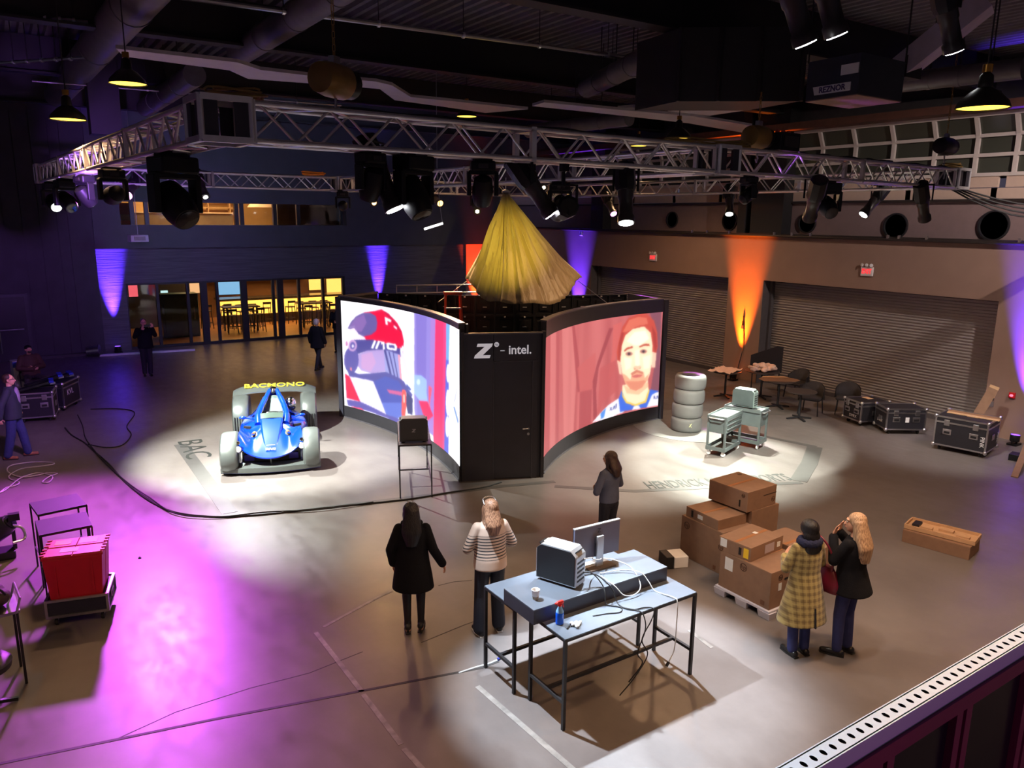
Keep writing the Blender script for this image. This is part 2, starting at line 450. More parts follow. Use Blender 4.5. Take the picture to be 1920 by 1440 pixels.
struct(xz_wall([(xl, 0), (xa, 0), (xa, zd), (xb, zd), (xb, 0), (RX + 0.4, 0), (RX + 0.4, 3.68), (xl, 3.68)], BY, BY + 0.25).build('wall_back', K_wood))
wb = MB()
struct(xz_wall([(-14, 0), (xl, 0), (xl, 8.7), (-14, 8.7)], BY - 0.35, BY + 0.25).build('wall_back_boarded', K_dark))
struct(MB().bb((xl, BY - 0.42, 3.68), (RX + 0.4, BY + 0.25, zw0)).build('wall_back_bulkhead', K_dark2))
struct(MB().bb((xl, BY - 0.42, zw1), (RX + 0.4, BY + 0.25, 8.7)).build('wall_back_upper', K_dark2))
struct(MB().bb((xl, BY - 0.42, zw0), (w0, BY + 0.25, zw1)).build('wall_back_pier', K_dark2))
struct(MB().bb((w1, BY - 0.42, zw0), (RX + 0.4, BY + 0.25, zw1)).build('wall_back_pier', K_dark2))
# vertical boards of the black wall on the left
bw = bpy.data.objects['wall_back_boarded']
x = -6.0; bd = None
while x < xl - 0.3:
    w_ = random.choice((0.32, 0.4, 0.5))
    MB().bb((x, BY - 0.39 - random.random() * 0.03, 0.12), (x + w_ - 0.02, BY - 0.35, 8.0)).build('board', K_dark, bw)
    x += w_
struct(MB().bb((-6, BY - 0.46, 0), (xl - 0.1, BY - 0.36, 0.1)).build('baseboard_back', mat('grey_skirting', (0.06, 0.055, 0.065), 0.5)))
# exit door with push bar in the black wall
d = thing('door_4', None, None); struct(d)
dx0, dx1 = PY(-10, 600, BY - 0.5).x, PY(50, 600, BY - 0.5).x
zt_ = PY(50, 556, BY - 0.5).z
MB().bb((dx0, BY - 0.5, 0.02), (dx1, BY - 0.46, zt_)).build('door_leaf', mat('black_door', (0.014, 0.013, 0.018), 0.35), d)
MB().bb((dx1, BY - 0.52, 0), (dx1 + 0.1, BY - 0.45, zt_ + 0.1)).build('door_frame', mat('dark_frame', (0.05, 0.045, 0.06), 0.4), d)
MB().bb((dx0, BY - 0.52, zt_), (dx1, BY - 0.45, zt_ + 0.1)).build('door_frame', MATS['dark_frame'], d)
zb = PY(25, 618, BY - 0.5).z
MB().tube([(dx0, BY - 0.58, zb), (dx1 - 0.1, BY - 0.58, zb)], 0.035, 8).build('push_bar', K_alu, d, 40)
MB().tube([(PY(3, 650, BY - .5).x, BY - 0.56, zb - 0.06), (PY(3, 650, BY - .5).x, BY - 0.56, 0.3)], 0.015, 8).build('door_rod', K_steel, d, 40)
# orange-lit pilaster at the end of the back wall
struct(MB().bb((PY(872, 500, BY).x, BY - 0.1, 0), (RX, BY, 4.42)).build('wall_back_pilaster', K_tan))

# ---- glass doors and bar behind
K_glass = mat('clear_door_glass', (0.9, 0.92, 0.92), 0.03, var=0, trans=1.0)
K_dframe = mat('black_door_frame', (0.012, 0.012, 0.014), 0.4)
gd = thing('door_5', None, None); struct(gd)
dxs = [PY(q, 590, BY).x for q in (240, 299, 356, 386, 411, 461, 516, 529, 564, 609, 647)]
for k, q in enumerate(dxs):
    wd = 0.10 if k not in (3, 5, 7) else 0.24
    MB().bb((q - wd / 2, BY + 0.05, 0.0), (q + wd / 2, BY + 0.2, zd)).build('door_stile', K_dframe, gd)
for x0, x1 in zip(dxs[:-1], dxs[1:]):
    MB().bb((x0, BY + 0.11, 0.1), (x1, BY + 0.125, zd - 0.06)).build('pane', K_glass, gd)
    MB().bb((x0, BY + 0.06, 0.0), (x1, BY + 0.19, 0.1)).build('bottom_rail', K_dframe, gd)
    MB().bb((x0, BY + 0.06, zd - 0.07), (x1, BY + 0.19, zd)).build('top_rail', K_dframe, gd)
K_warmwall = mat('ochre_bar_wall', S(120, 84, 52), 0.7, var=0.15, scale=1.5)
K_barfl = mat('bar_timber_floor', S(170, 120, 80), 0.4, var=0.25, scale=2, stretch=(0.3, 4, 1))
struct(MB().bb((2.0, BY + 0.25, -0.1), (21, 39, -0.005)).build('floor_bar', K_barfl))
struct(MB().bb((2.0, 39, 0), (21, 39.2, 3.3)).build('wall_bar_back', K_warmwall))
struct(MB().bb((1.8, BY + 0.25, 0), (2.0, 39, 3.3)).build('wall_bar_left', K_dark2))
struct(MB().bb((2, BY + 0.25, 3.2), (21, 39.2, 3.35)).build('ceiling_bar', K_dark))
K_amber = glow('amber_counter_light', (1.0, 0.42, 0.06), 2.4)
K_ctop = mat('dark_counter_top', (0.05, 0.04, 0.03), 0.2)
c0, c1 = PY(415, 590, 36.0).x, 20.0
bc = thing('bar_counter', 'long bar counter with glowing amber front behind the glass doors', 'bar counter', (c0, 36.0, 0))
MB().bb((0, 0.1, 0), (c1 - c0, 0.7, 1.1)).build('body', mat('counter_carcass', (0.04, 0.03, 0.025), 0.5), bc)
MB().bb((0, 0, 0.42), (c1 - c0, 0.1, 1.04)).build('lit_front', K_amber, bc)
MB().bb((-0.1, -0.2, 1.1), (c1 - c0, 0.8, 1.17)).build('counter_top', K_ctop, bc)
area('bar_glow', None, (11, 35.2, 3.1), (11, 35.0, 0), 260, (1.0, 0.55, 0.2), 9, 3)
area('bar_back_glow', None, (12, 37.3, 3.1), (12, 39.2, 1.6), 110, (1.0, 0.55, 0.2), 12, 0.5)
# back shelf with bottles
sh = thing('bottle_shelf', 'back-lit shelf on the ochre wall behind the bar', 'shelf', (0, 38.7, 0))
s0, s1 = PY(350, 560, 38.7).x, PY(575, 560, 38.7).x
MB().bb((s0, -0.15, 1.72), (s1, 0.2, 1.76)).build('shelf_board', K_ctop, sh)
MB().bb((s0, 0.22, 1.76), (s1, 0.27, 2.35)).build('lit_back', glow('amber_backlight', (1.0, 0.5, 0.14), 1.1), sh)
bt = None; K_bot = [mat('bottle_amber', S(190, 90, 20), 0.15), mat('bottle_clear', S(210, 200, 180), 0.15), mat('bottle_green', S(50, 80, 40), 0.15)]
bm = [MB().lathe([(0.045, 0), (0.045, 0.2), (0.016, 0.27), (0.016, 0.34)], 10).mesh('bottle') for _ in range(3)]
for k_, m_ in enumerate(bm): m_.materials.append(K_bot[k_])
nb = 34
for k in range(nb):
    o = bpy.data.objects.new('bottle', bm[k % 3]); COL.objects.link(o)
    o.location = (s0 + 0.2 + (s1 - s0 - 0.4) * k / (nb - 1) + random.uniform(-0.05, 0.05), 38.7 + random.uniform(-0.05, 0.08), 1.76)
    o.scale = (1, 1, random.uniform(0.8, 1.3))
    tag(o, ('amber liquor bottle on the back-lit bar shelf', 'clear liquor bottle on the back-lit bar shelf', 'green liquor bottle on the back-lit bar shelf')[k % 3], 'bottle', ('amber bottles on the bar shelf', 'clear bottles on the bar shelf', 'green bottles on the bar shelf')[k % 3])
# bar stools and high tables
def bar_stool():
    t = thing('bar_stool', 'dark bar stool', 'stool')
    K = mat('stool_dark_metal', (0.02, 0.016, 0.014), 0.4)
    MB().box((0, 0, 0.76), (0.36, 0.36, 0.04)).build('seat', K, t, bevel=0.01)
    for sx in (-1, 1):
        for sy in (-1, 1):
            MB().bar((sx * 0.15, sy * 0.15, 0.75), (sx * 0.2, sy * 0.2, 0), 0.03).build('leg', K, t)
    MB().tube([(-.18, -.18, .25), (.18, -.18, .25), (.18, .18, .25), (-.18, .18, .25), (-.18, -.18, .25)], 0.012, 6).build('footrest', K, t)
    MB().bar((-.16, .16, .78), (-.17, .2, 1.02), .025).build('back_post', K, t); MB().bar((.16, .16, .78), (.17, .2, 1.02), .025).build('back_post', K, t)
    MB().box((0, 0.2, 1.0), (0.36, 0.03, 0.1)).build('backrest', K, t)
    return t
def high_table():
    t = thing('high_table', 'high bar table', 'table')
    K = mat('table_dark_wood', (0.03, 0.02, 0.014), 0.35)
    MB().box((0, 0, 1.04), (1.5, 0.7, 0.05)).build('table_top', K, t)
    for sx in (-1, 1):
        for sy in (-1, 1): MB().box((sx * 0.62, sy * 0.28, 0.51), (0.06, 0.06, 1.02)).build('leg', K, t)
    MB().box((0, 0, 0.2), (1.2, 0.05, 0.05)).build('stretcher', K, t)
    return t
st0, tb0 = bar_stool(), high_table()
ts = [(PY(q, 600, yy).x, yy) for q, yy in ((452, 33.8), (590, 33.8))]
st_spots = []
for j, (tx, ty) in enumerate(ts):
    lab = 'high bar table behind the glass doors, ' + ('nearer the photographer' if j == 0 else 'nearer the racing screen')
    o = tb0 if j == 0 else copy_tree(tb0); o.location = (tx, ty, 0); o['label'] = lab; o['group'] = 'high tables in the bar'
    for dx_ in (-0.5, 0.1, 0.6):
        st_spots.append((tx + dx_, ty - 0.65, math.pi, j)); st_spots.append((tx + dx_ + 0.1, ty + 0.6, 0, j))
for q in (388, 425, 500, 545): st_spots.append((PY(q, 600, 35.2).x, 35.2, math.pi, 2))
for k, (x, y, r, j) in enumerate(st_spots):
    o = st0 if k == 0 else copy_tree(st0); o.location = (x, y, 0); o.rotation_euler = (0, 0, r + random.uniform(-.3, .3))
    o['label'] = ('dark bar stool at the bar table nearer the photographer', 'dark bar stool at the bar table nearer the racing screen', 'dark bar stool drawn up to the amber bar front')[j]
    o['group'] = ('stools at one bar table', 'stools at the other bar table', 'stools along the bar front')[j]
struct(MB().bb((2.0, 36.8, 0), (PY(352, 590, 36.8).x, 37.0, 3.2)).build('wall_bar_added_backing', mat('bar_added_backing_dark', (.03, .028, .035), .5)))  # dark sheet added behind the glass to keep these door panels dim
# wall screens and posters in the bar
def tv(px0, px1, py0, py1, y, col, label, strength=1.2):
    a = PY(px0, py0, y); b = PY(px1, py1, y)
    t = thing('wall_screen', label, 'screen', ((a.x + b.x) / 2, y, (a.z + b.z) / 2))
    w_, h_ = abs(b.x - a.x), abs(a.z - b.z)
    MB().box((0, 0.05, 0), (w_ + 0.06, 0.06, h_ + 0.06)).build('housing', K_dframe, t)
    MB().box((0, 0.0, 0), (w_, 0.03, h_)).build('display', glow('screen_' + label.split()[0], col, strength), t)
tv(240, 259, 533, 556, 33.0, (0.9, 0.12, 0.15), 'red poster-like screen at the dark end of the bar', 0.9)
tv(321, 348, 531, 556, 38.4, (0.16, 0.45, 0.75), 'blue screen near the dark end of the bar', 1.0)
tv(301, 316, 545, 566, 36.5, (0.6, 0.9, 0.9), 'pale small menu screen beside the door stile', 0.9)
tv(355, 378, 531, 549, 38.4, (0.85, 0.45, 0.2), 'orange screen above the bar end', 1.0)
tv(409, 454, 529, 551, 38.3, (0.2, 0.45, 0.7), 'wide blue screen over the middle of the bar', 1.0)
tv(579, 603, 524, 543, 38.3, (1.0, 0.5, 0.1), 'amber lantern panel at the far end of the bar', 1.6)
tv(612, 645, 523, 556, 38.3, (1.0, 0.5, 0.2), 'amber wide lantern panel beside the racing screen', 1.0)
fr = thing('cold_cabinet', 'pale blue tall drinks fridge by the glass doors', 'fridge', (PY(340, 600, 33.2).x, 33.2, 0))
MB().bb((-0.7, 0, 0), (0.7, 0.7, 1.75)).build('body', mat('fridge_blue', S(90, 130, 150), 0.35), fr, bevel=0.02)
MB().bb((-0.6, -0.03, 0.1), (0.6, 0.0, 1.65)).build('door', mat('fridge_door', S(110, 150, 170), 0.15), fr)
MB().bb((0.5, -0.08, 0.7), (0.53, -0.03, 1.2)).build('handle', K_alu, fr)
# ---- mezzanine windows
wn = thing('window_3', None, None); struct(wn)
wx = [PY(q, 400, BY).x for q in (221, 248, 275, 332, 444, 454, 516, 560, 642)]
for x0, x1 in zip(wx[:-1], wx[1:]):
    MB().bb((x0, BY + 0.1, zw0), (x1, BY + 0.115, zw1)).build('pane', K_glass, wn)
for k, q in enumerate(wx): 
    MB().bb((q - 0.07, BY + 0.02, zw0), (q + 0.07, BY + 0.2, zw1)).build('mullion', K_dframe, wn)
struct(MB().bb((1.5, BY + 0.25, 4.25), (21, 37, 4.4)).build('floor_mezzanine', K_barfl))
struct(MB().bb((1.5, 36, 4.4), (21, 36.2, 6.2)).build('wall_mezzanine_back', mat('cream_kitchen_wall', S(205, 165, 110), .6, var=.2, scale=1.2)))
struct(MB().bb((1.5, BY + 0.25, 6.1), (21, 36.2, 6.25)).build('ceiling_mezzanine', K_cream))
area('mezzanine_glow', None, (7, 33.6, 6.0), (7, 34, 4.4), 300, (1.0, 0.66, 0.28), 5, 2)
struct(MB().bb((PY(520, 400, 32.6).x, 32.6, 4.4), (20, 32.8, 6.1)).build('wall_mezzanine_added_backing', K_dark2))  # dark box added to shut the amber glow out of the last panes
hg = thing('hanging_banner', 'red white and orange banner in the first mezzanine window', 'banner', (PY(234, 400, 31.4).x, 31.4, 4.4))
for z0, z1, c in ((0.45, 0.86, S(205, 45, 40)), (0.24, 0.45, S(215, 200, 190)), (0.0, 0.24, S(235, 120, 40))):
    MB().bb((-0.3, -0.02, z0), (0.3, 0.02, z1)).build('colour_field', mat('banner_%d' % int(z0 * 100), c, 0.6), hg)
kt = thing('kitchen_counter', 'long steel kitchen counter in the lit mezzanine windows', 'counter', (PY(340, 410, 33.5).x, 33.5, 4.4))
MB().bb((-2.4, 0, 0), (2.0, 0.6, 0.52)).build('body', mat('counter_steel', S(120, 110, 100), 0.35, 0.3), kt)
MB().bb((-2.4, -0.05, 0.52), (2.0, 0.6, 0.56)).build('worktop', K_cream, kt)
sh2 = thing('kitchen_shelf', 'wooden shelf unit behind the lit mezzanine windows', 'shelf', (PY(400, 400, 35.4).x, 35.4, 4.4))
for z in (0.5, 0.75, 1.0): MB().bb((-1.1, 0, z), (1.1, 0.35, z + 0.03)).build('shelf_board', K_cardin, sh2)
for x in (-1.1, -0.2, 0.7, 1.08): MB().bb((x, 0, 0), (x + 0.03, 0.35, 1.1)).build('upright', K_cardin, sh2)
ex = thing('extractor_hood', 'pale extractor hood in the third mezzanine window', 'hood', (PY(490, 400, 34).x, 34, 5.2))
MB().loft([[(-.5, -.3, 0), (.5, -.3, 0), (.5, .3, 0), (-.5, .3, 0)], [(-.2, -.12, .45), (.2, -.12, .45), (.2, .12, .45), (-.2, .12, .45)]]).build('canopy', K_cream, ex)
MB().box((0, 0, .65), (.4, .24, .42)).build('flue', K_cream, ex)

# ---- ceiling
K_deck = mat('dark_metal_deck', (0.16, 0.15, 0.165), 0.5, 0.2, var=0.15)
mb = MB(); prof = []; x = -14.0
while x < 20:
    prof += [(x, 8.62), (x + 0.09, 8.62), (x + 0.12, 8.7), (x + 0.21, 8.7)]; x += 0.24
mb.grid([[(x, -4, z) for x, z in prof], [(x, BY + 0.3, z) for x, z in prof]], thick=(0, 0, 0.05))
CEIL = struct(mb.build('ceiling', K_deck))
K_duct = mat('dark_duct_metal', (0.14, 0.13, 0.14), 0.45, 0.3, var=0.15)
K_pale = mat('pale_duct_metal', (0.42, 0.39, 0.42), 0.5, 0.1, var=0.08)
for y0 in (4.2, 9.6, 15.0, 20.4, 25.8):
    g = struct(MB().bb((-14, y0 - 0.03, 7.85), (UX + 0.3, y0 + 0.03, 8.6)).build('beam', K_col))
    MB().bb((-14, y0 - 0.16, 7.82), (UX + 0.3, y0 + 0.16, 7.86)).build('flange', K_col, g)
def flat_duct(pxs_up, pxs_lo, z, label, m=K_pale, th=0.05, cat='duct'):
    n = len(pxs_up); up_ = [P(*q, z) for q in pxs_up]; lo = [P(*q, z) for q in pxs_lo]
    o = MB().grid([lo, up_], thick=(0, 0, th)).build('air_duct', m)
    return tag(o, label, cat)
flat_duct([(217, 91), (445, 117), (488, 131), (590, 143), (705, 153), (735, 160), (770, 182), (850, 190), (990, 205)],
          [(232, 106), (430, 132), (465, 148), (590, 157), (668, 163), (712, 167), (740, 188), (830, 200), (910, 212)], 7.1, 'pale jogged flat air duct above the chain hoist')
flat_duct([(1020, 192), (1150, 205), (1300, 218), (1410, 236)], [(998, 199), (1140, 214), (1290, 231), (1400, 250)], 7.0, 'long pale flat duct above the middle of the truss')
flat_duct([(1330, 197), (1405, 206)], [(1252, 209), (1330, 217)], 7.05, 'short square pale duct panel left of the dark plenum')
flat_duct([(1200, 200), (1245, 205)], [(1158, 203), (1195, 209)], 7.2, 'small pale duct panel beyond the long flat duct')
def round_duct(p, q, r, label, m=K_duct, cat='duct'):
    o = thing('round_duct', label, cat, p)
    q = Vector(q) - Vector(p)
    MB().tube([(0, 0, 0), q], r, 20).build('duct_run', m, o, 40)
    n = 4
    for k in range(1, n):
        c = q * (k / n); d_ = q.normalized()
        MB().tube([c - d_ * 0.03, c + d_ * 0.03], r * 1.05, 20).build('joint_ring', m, o, 40)
        MB().tube([c + Vector((0, 0, r)), (c.x, c.y, 8.65 - p[2])], 0.012, 6).build('hanger_rod', K_col, o)
    return o
round_duct(P(255, 20, 7.9) - Vector((0, 4, 0)), P(165, 75, 7.9) + Vector((0, 8, 0)), 0.3, 'fat round duct in the top corner over the dark column')
round_duct(P(500, 65, 7.9) - Vector((0, 5, 0)), P(480, 80, 7.9) + Vector((0, 1.2, 0)), 0.22, 'round duct beside the hoist chain')
round_duct(P(365, 140, 7.6), P(365, 140, 7.6) + Vector((0, 6, 0)), 0.22, 'round duct below the jogged pale duct')
round_duct(P(1222, 104, 7.6) , P(1100, 165, 7.6), 0.2, 'round duct running left from the dark plenum')
round_duct(P(1180, 222, 7.0), P(990, 246, 7.0), 0.16, 'slim round duct behind the middle truss')
round_duct(P(1920, 128, 7.2), P(1690, 155, 7.2), 0.16, 'round duct leaving the heater')
def pipe_run(pts, r, label, hang=6):
    pts = [Vector(p) for p in pts]
    o = thing('ceiling_pipe', label, 'pipe', pts[0])
    MB().tube([p - pts[0] for p in pts], r, 8).build('pipe_length', K_steel if r < .04 else K_duct, o, 40)
    for k in range(1, hang):
        c = pts[0].lerp(pts[-1], k / hang) - pts[0]
        MB().tube([c, (c.x, c.y, 8.63 - pts[0].z)], 0.008, 6).build('hanger_rod', K_col, o)
        MB().lathe([(r * 1.5, -.02), (r * 1.5, .02)], 10, c, rot_to(pts[-1] - pts[0])).build('pipe_clamp', K_alu, o)
    return o
pipe_run([P(330, -6, 7.9), P(1256, 118, 7.9)], 0.035, 'long grey sprinkler pipe crossing the ceiling above the hoist')
pipe_run([P(60, 152, 7.6), P(640, 198, 7.6)], 0.02, 'thin pipe under the ceiling left of the hoist')
pipe_run([P(0, 25, 7.9), P(165, 42, 7.9)], 0.035, 'grey pipe in the top corner beside the fat duct')
pipe_run([P(0, 118, 7.7), P(160, 108, 7.7)], 0.03, 'level grey pipe left of the dark column')
pipe_run([P(1050, 0, 8.2), P(1230, 30, 8.2), P(1290, 45, 8.2)], 0.03, 'short pipe high over the tent', 3)
pipe_run([P(1105, 170, 7.6), P(1245, 125, 7.6)], 0.03, 'rusty pipe running into the dark plenum', 3)
# dark hanging column at the left, dark plenum, heater, purple duct
cl = struct(MB().bb(P(172, 250, 6.6) + Vector((0, 0, 0)), P(172, 250, 6.6) + Vector((0.62, 0.5, 2.0))).build('column_hung', K_col))
pl = thing('plenum_box', 'large dark boxy plenum hanging left of the branded heater', 'plenum', P(1270, 190, 6.7))
K_plen = mat('plenum_dark', (0.018, 0.016, 0.017), 0.55)
e1 = P(1500, 190, 6.7) - P(1270, 190, 6.7)
MB().grid([[(0, 0, 0), e1], [(0.2, 1.2, 0), e1 + Vector((0.2, 1.2, 0))]], thick=(0, 0, 1.08)).build('casing', K_plen, pl)
for f in (0.0, 0.33, 0.66, 1.0):
    MB().bar(e1 * f + Vector((-.01, -.02, 0)), e1 * f + Vector((-.01, -.02, 1.08)), 0.05).build('seam_flange', K_plen, pl)
HT = thing('unit_heater', 'dark ceiling unit heater with a REZNOR name strip', 'heater', P(1510, 190, 6.55))
q0 = P(1510, 190, 6.55); q1 = P(1608, 176, 6.55); q2 = P(1690, 190, 6.55) ; q2 = q1 + (q2 - q1)
A_, B_, C_ = Vector((0, 0, 0)), q1 - q0, q2 - q0
D_ = C_ - B_
K_heat = mat('heater_blue_black', (0.035, 0.038, 0.055), 0.4, 0.2)
MB().loft([[A_, B_, B_ + D_, D_], [p + Vector((0, 0, 0.52)) for p in (A_, B_, B_ + D_, D_)]]).build('casing', K_heat, HT)
MB().loft([[p + Vector((0, 0, -.012)) for p in (A_, B_, B_ + D_, D_)], [p + Vector((0, 0, 0.0)) for p in (A_, B_, B_ + D_, D_)]]).build('underside_panel', K_tan, HT)
nrm = Vector((0, 0, 1)).cross(B_).normalized() * -1
if nrm.dot(-q0) < 0: nrm = -nrm
MB().grid([[B_ * 0.18 + nrm * .012 + Vector((0, 0, .06)), B_ * 0.86 + nrm * .012 + Vector((0, 0, .06))], [B_ * 0.14 + nrm * .012 + Vector((0, 0, .17)), B_ * 0.86 + nrm * .012 + Vector((0, 0, .17))]], thick=-nrm * .01).build('name_strip', K_white, HT)
text('name_lettering', 'REZNOR', 0.105, mat('heater_ink', (0.05, 0.03, 0.12), 0.5), HT, frame_mat(B_ * 0.52 + nrm * .016 + Vector((0, 0, .113)), B_, (0, 0, 1)), 0.002, bold=0.003)
MB().grid([[B_ * 0.66 + nrm * .012 + Vector((0, 0, .27)), B_ * 0.98 + nrm * .012 + Vector((0, 0, .27))], [B_ * 0.66 + nrm * .012 + Vector((0, 0, .40)), B_ * 0.98 + nrm * .012 + Vector((0, 0, .40))]], thick=-nrm * .01).build('rating_plate', K_white, HT)
for f in (A_, C_): MB().tube([f + Vector((0, 0, .5)), f + Vector((0, 0, 2.0))], 0.012, 6).build('hanger_rod', K_col, HT)
pd = thing('sloping_duct', 'sloping square duct washed purple above the branded heater', 'duct', P(1690, 130, 7.1))
r0 = P(1690, 130, 7.1)
MB().bar((0, 0, 0), P(1850, 2, 7.9) - r0, 0.5, 0.3).build('duct_run', mat('fabric_duct', (0.5, 0.42, 0.55), 0.6, var=0.1), pd)
MB().box((0, 0, 0), (0.4, 0.4, 0.3)).build('boot', K_plen, pd)
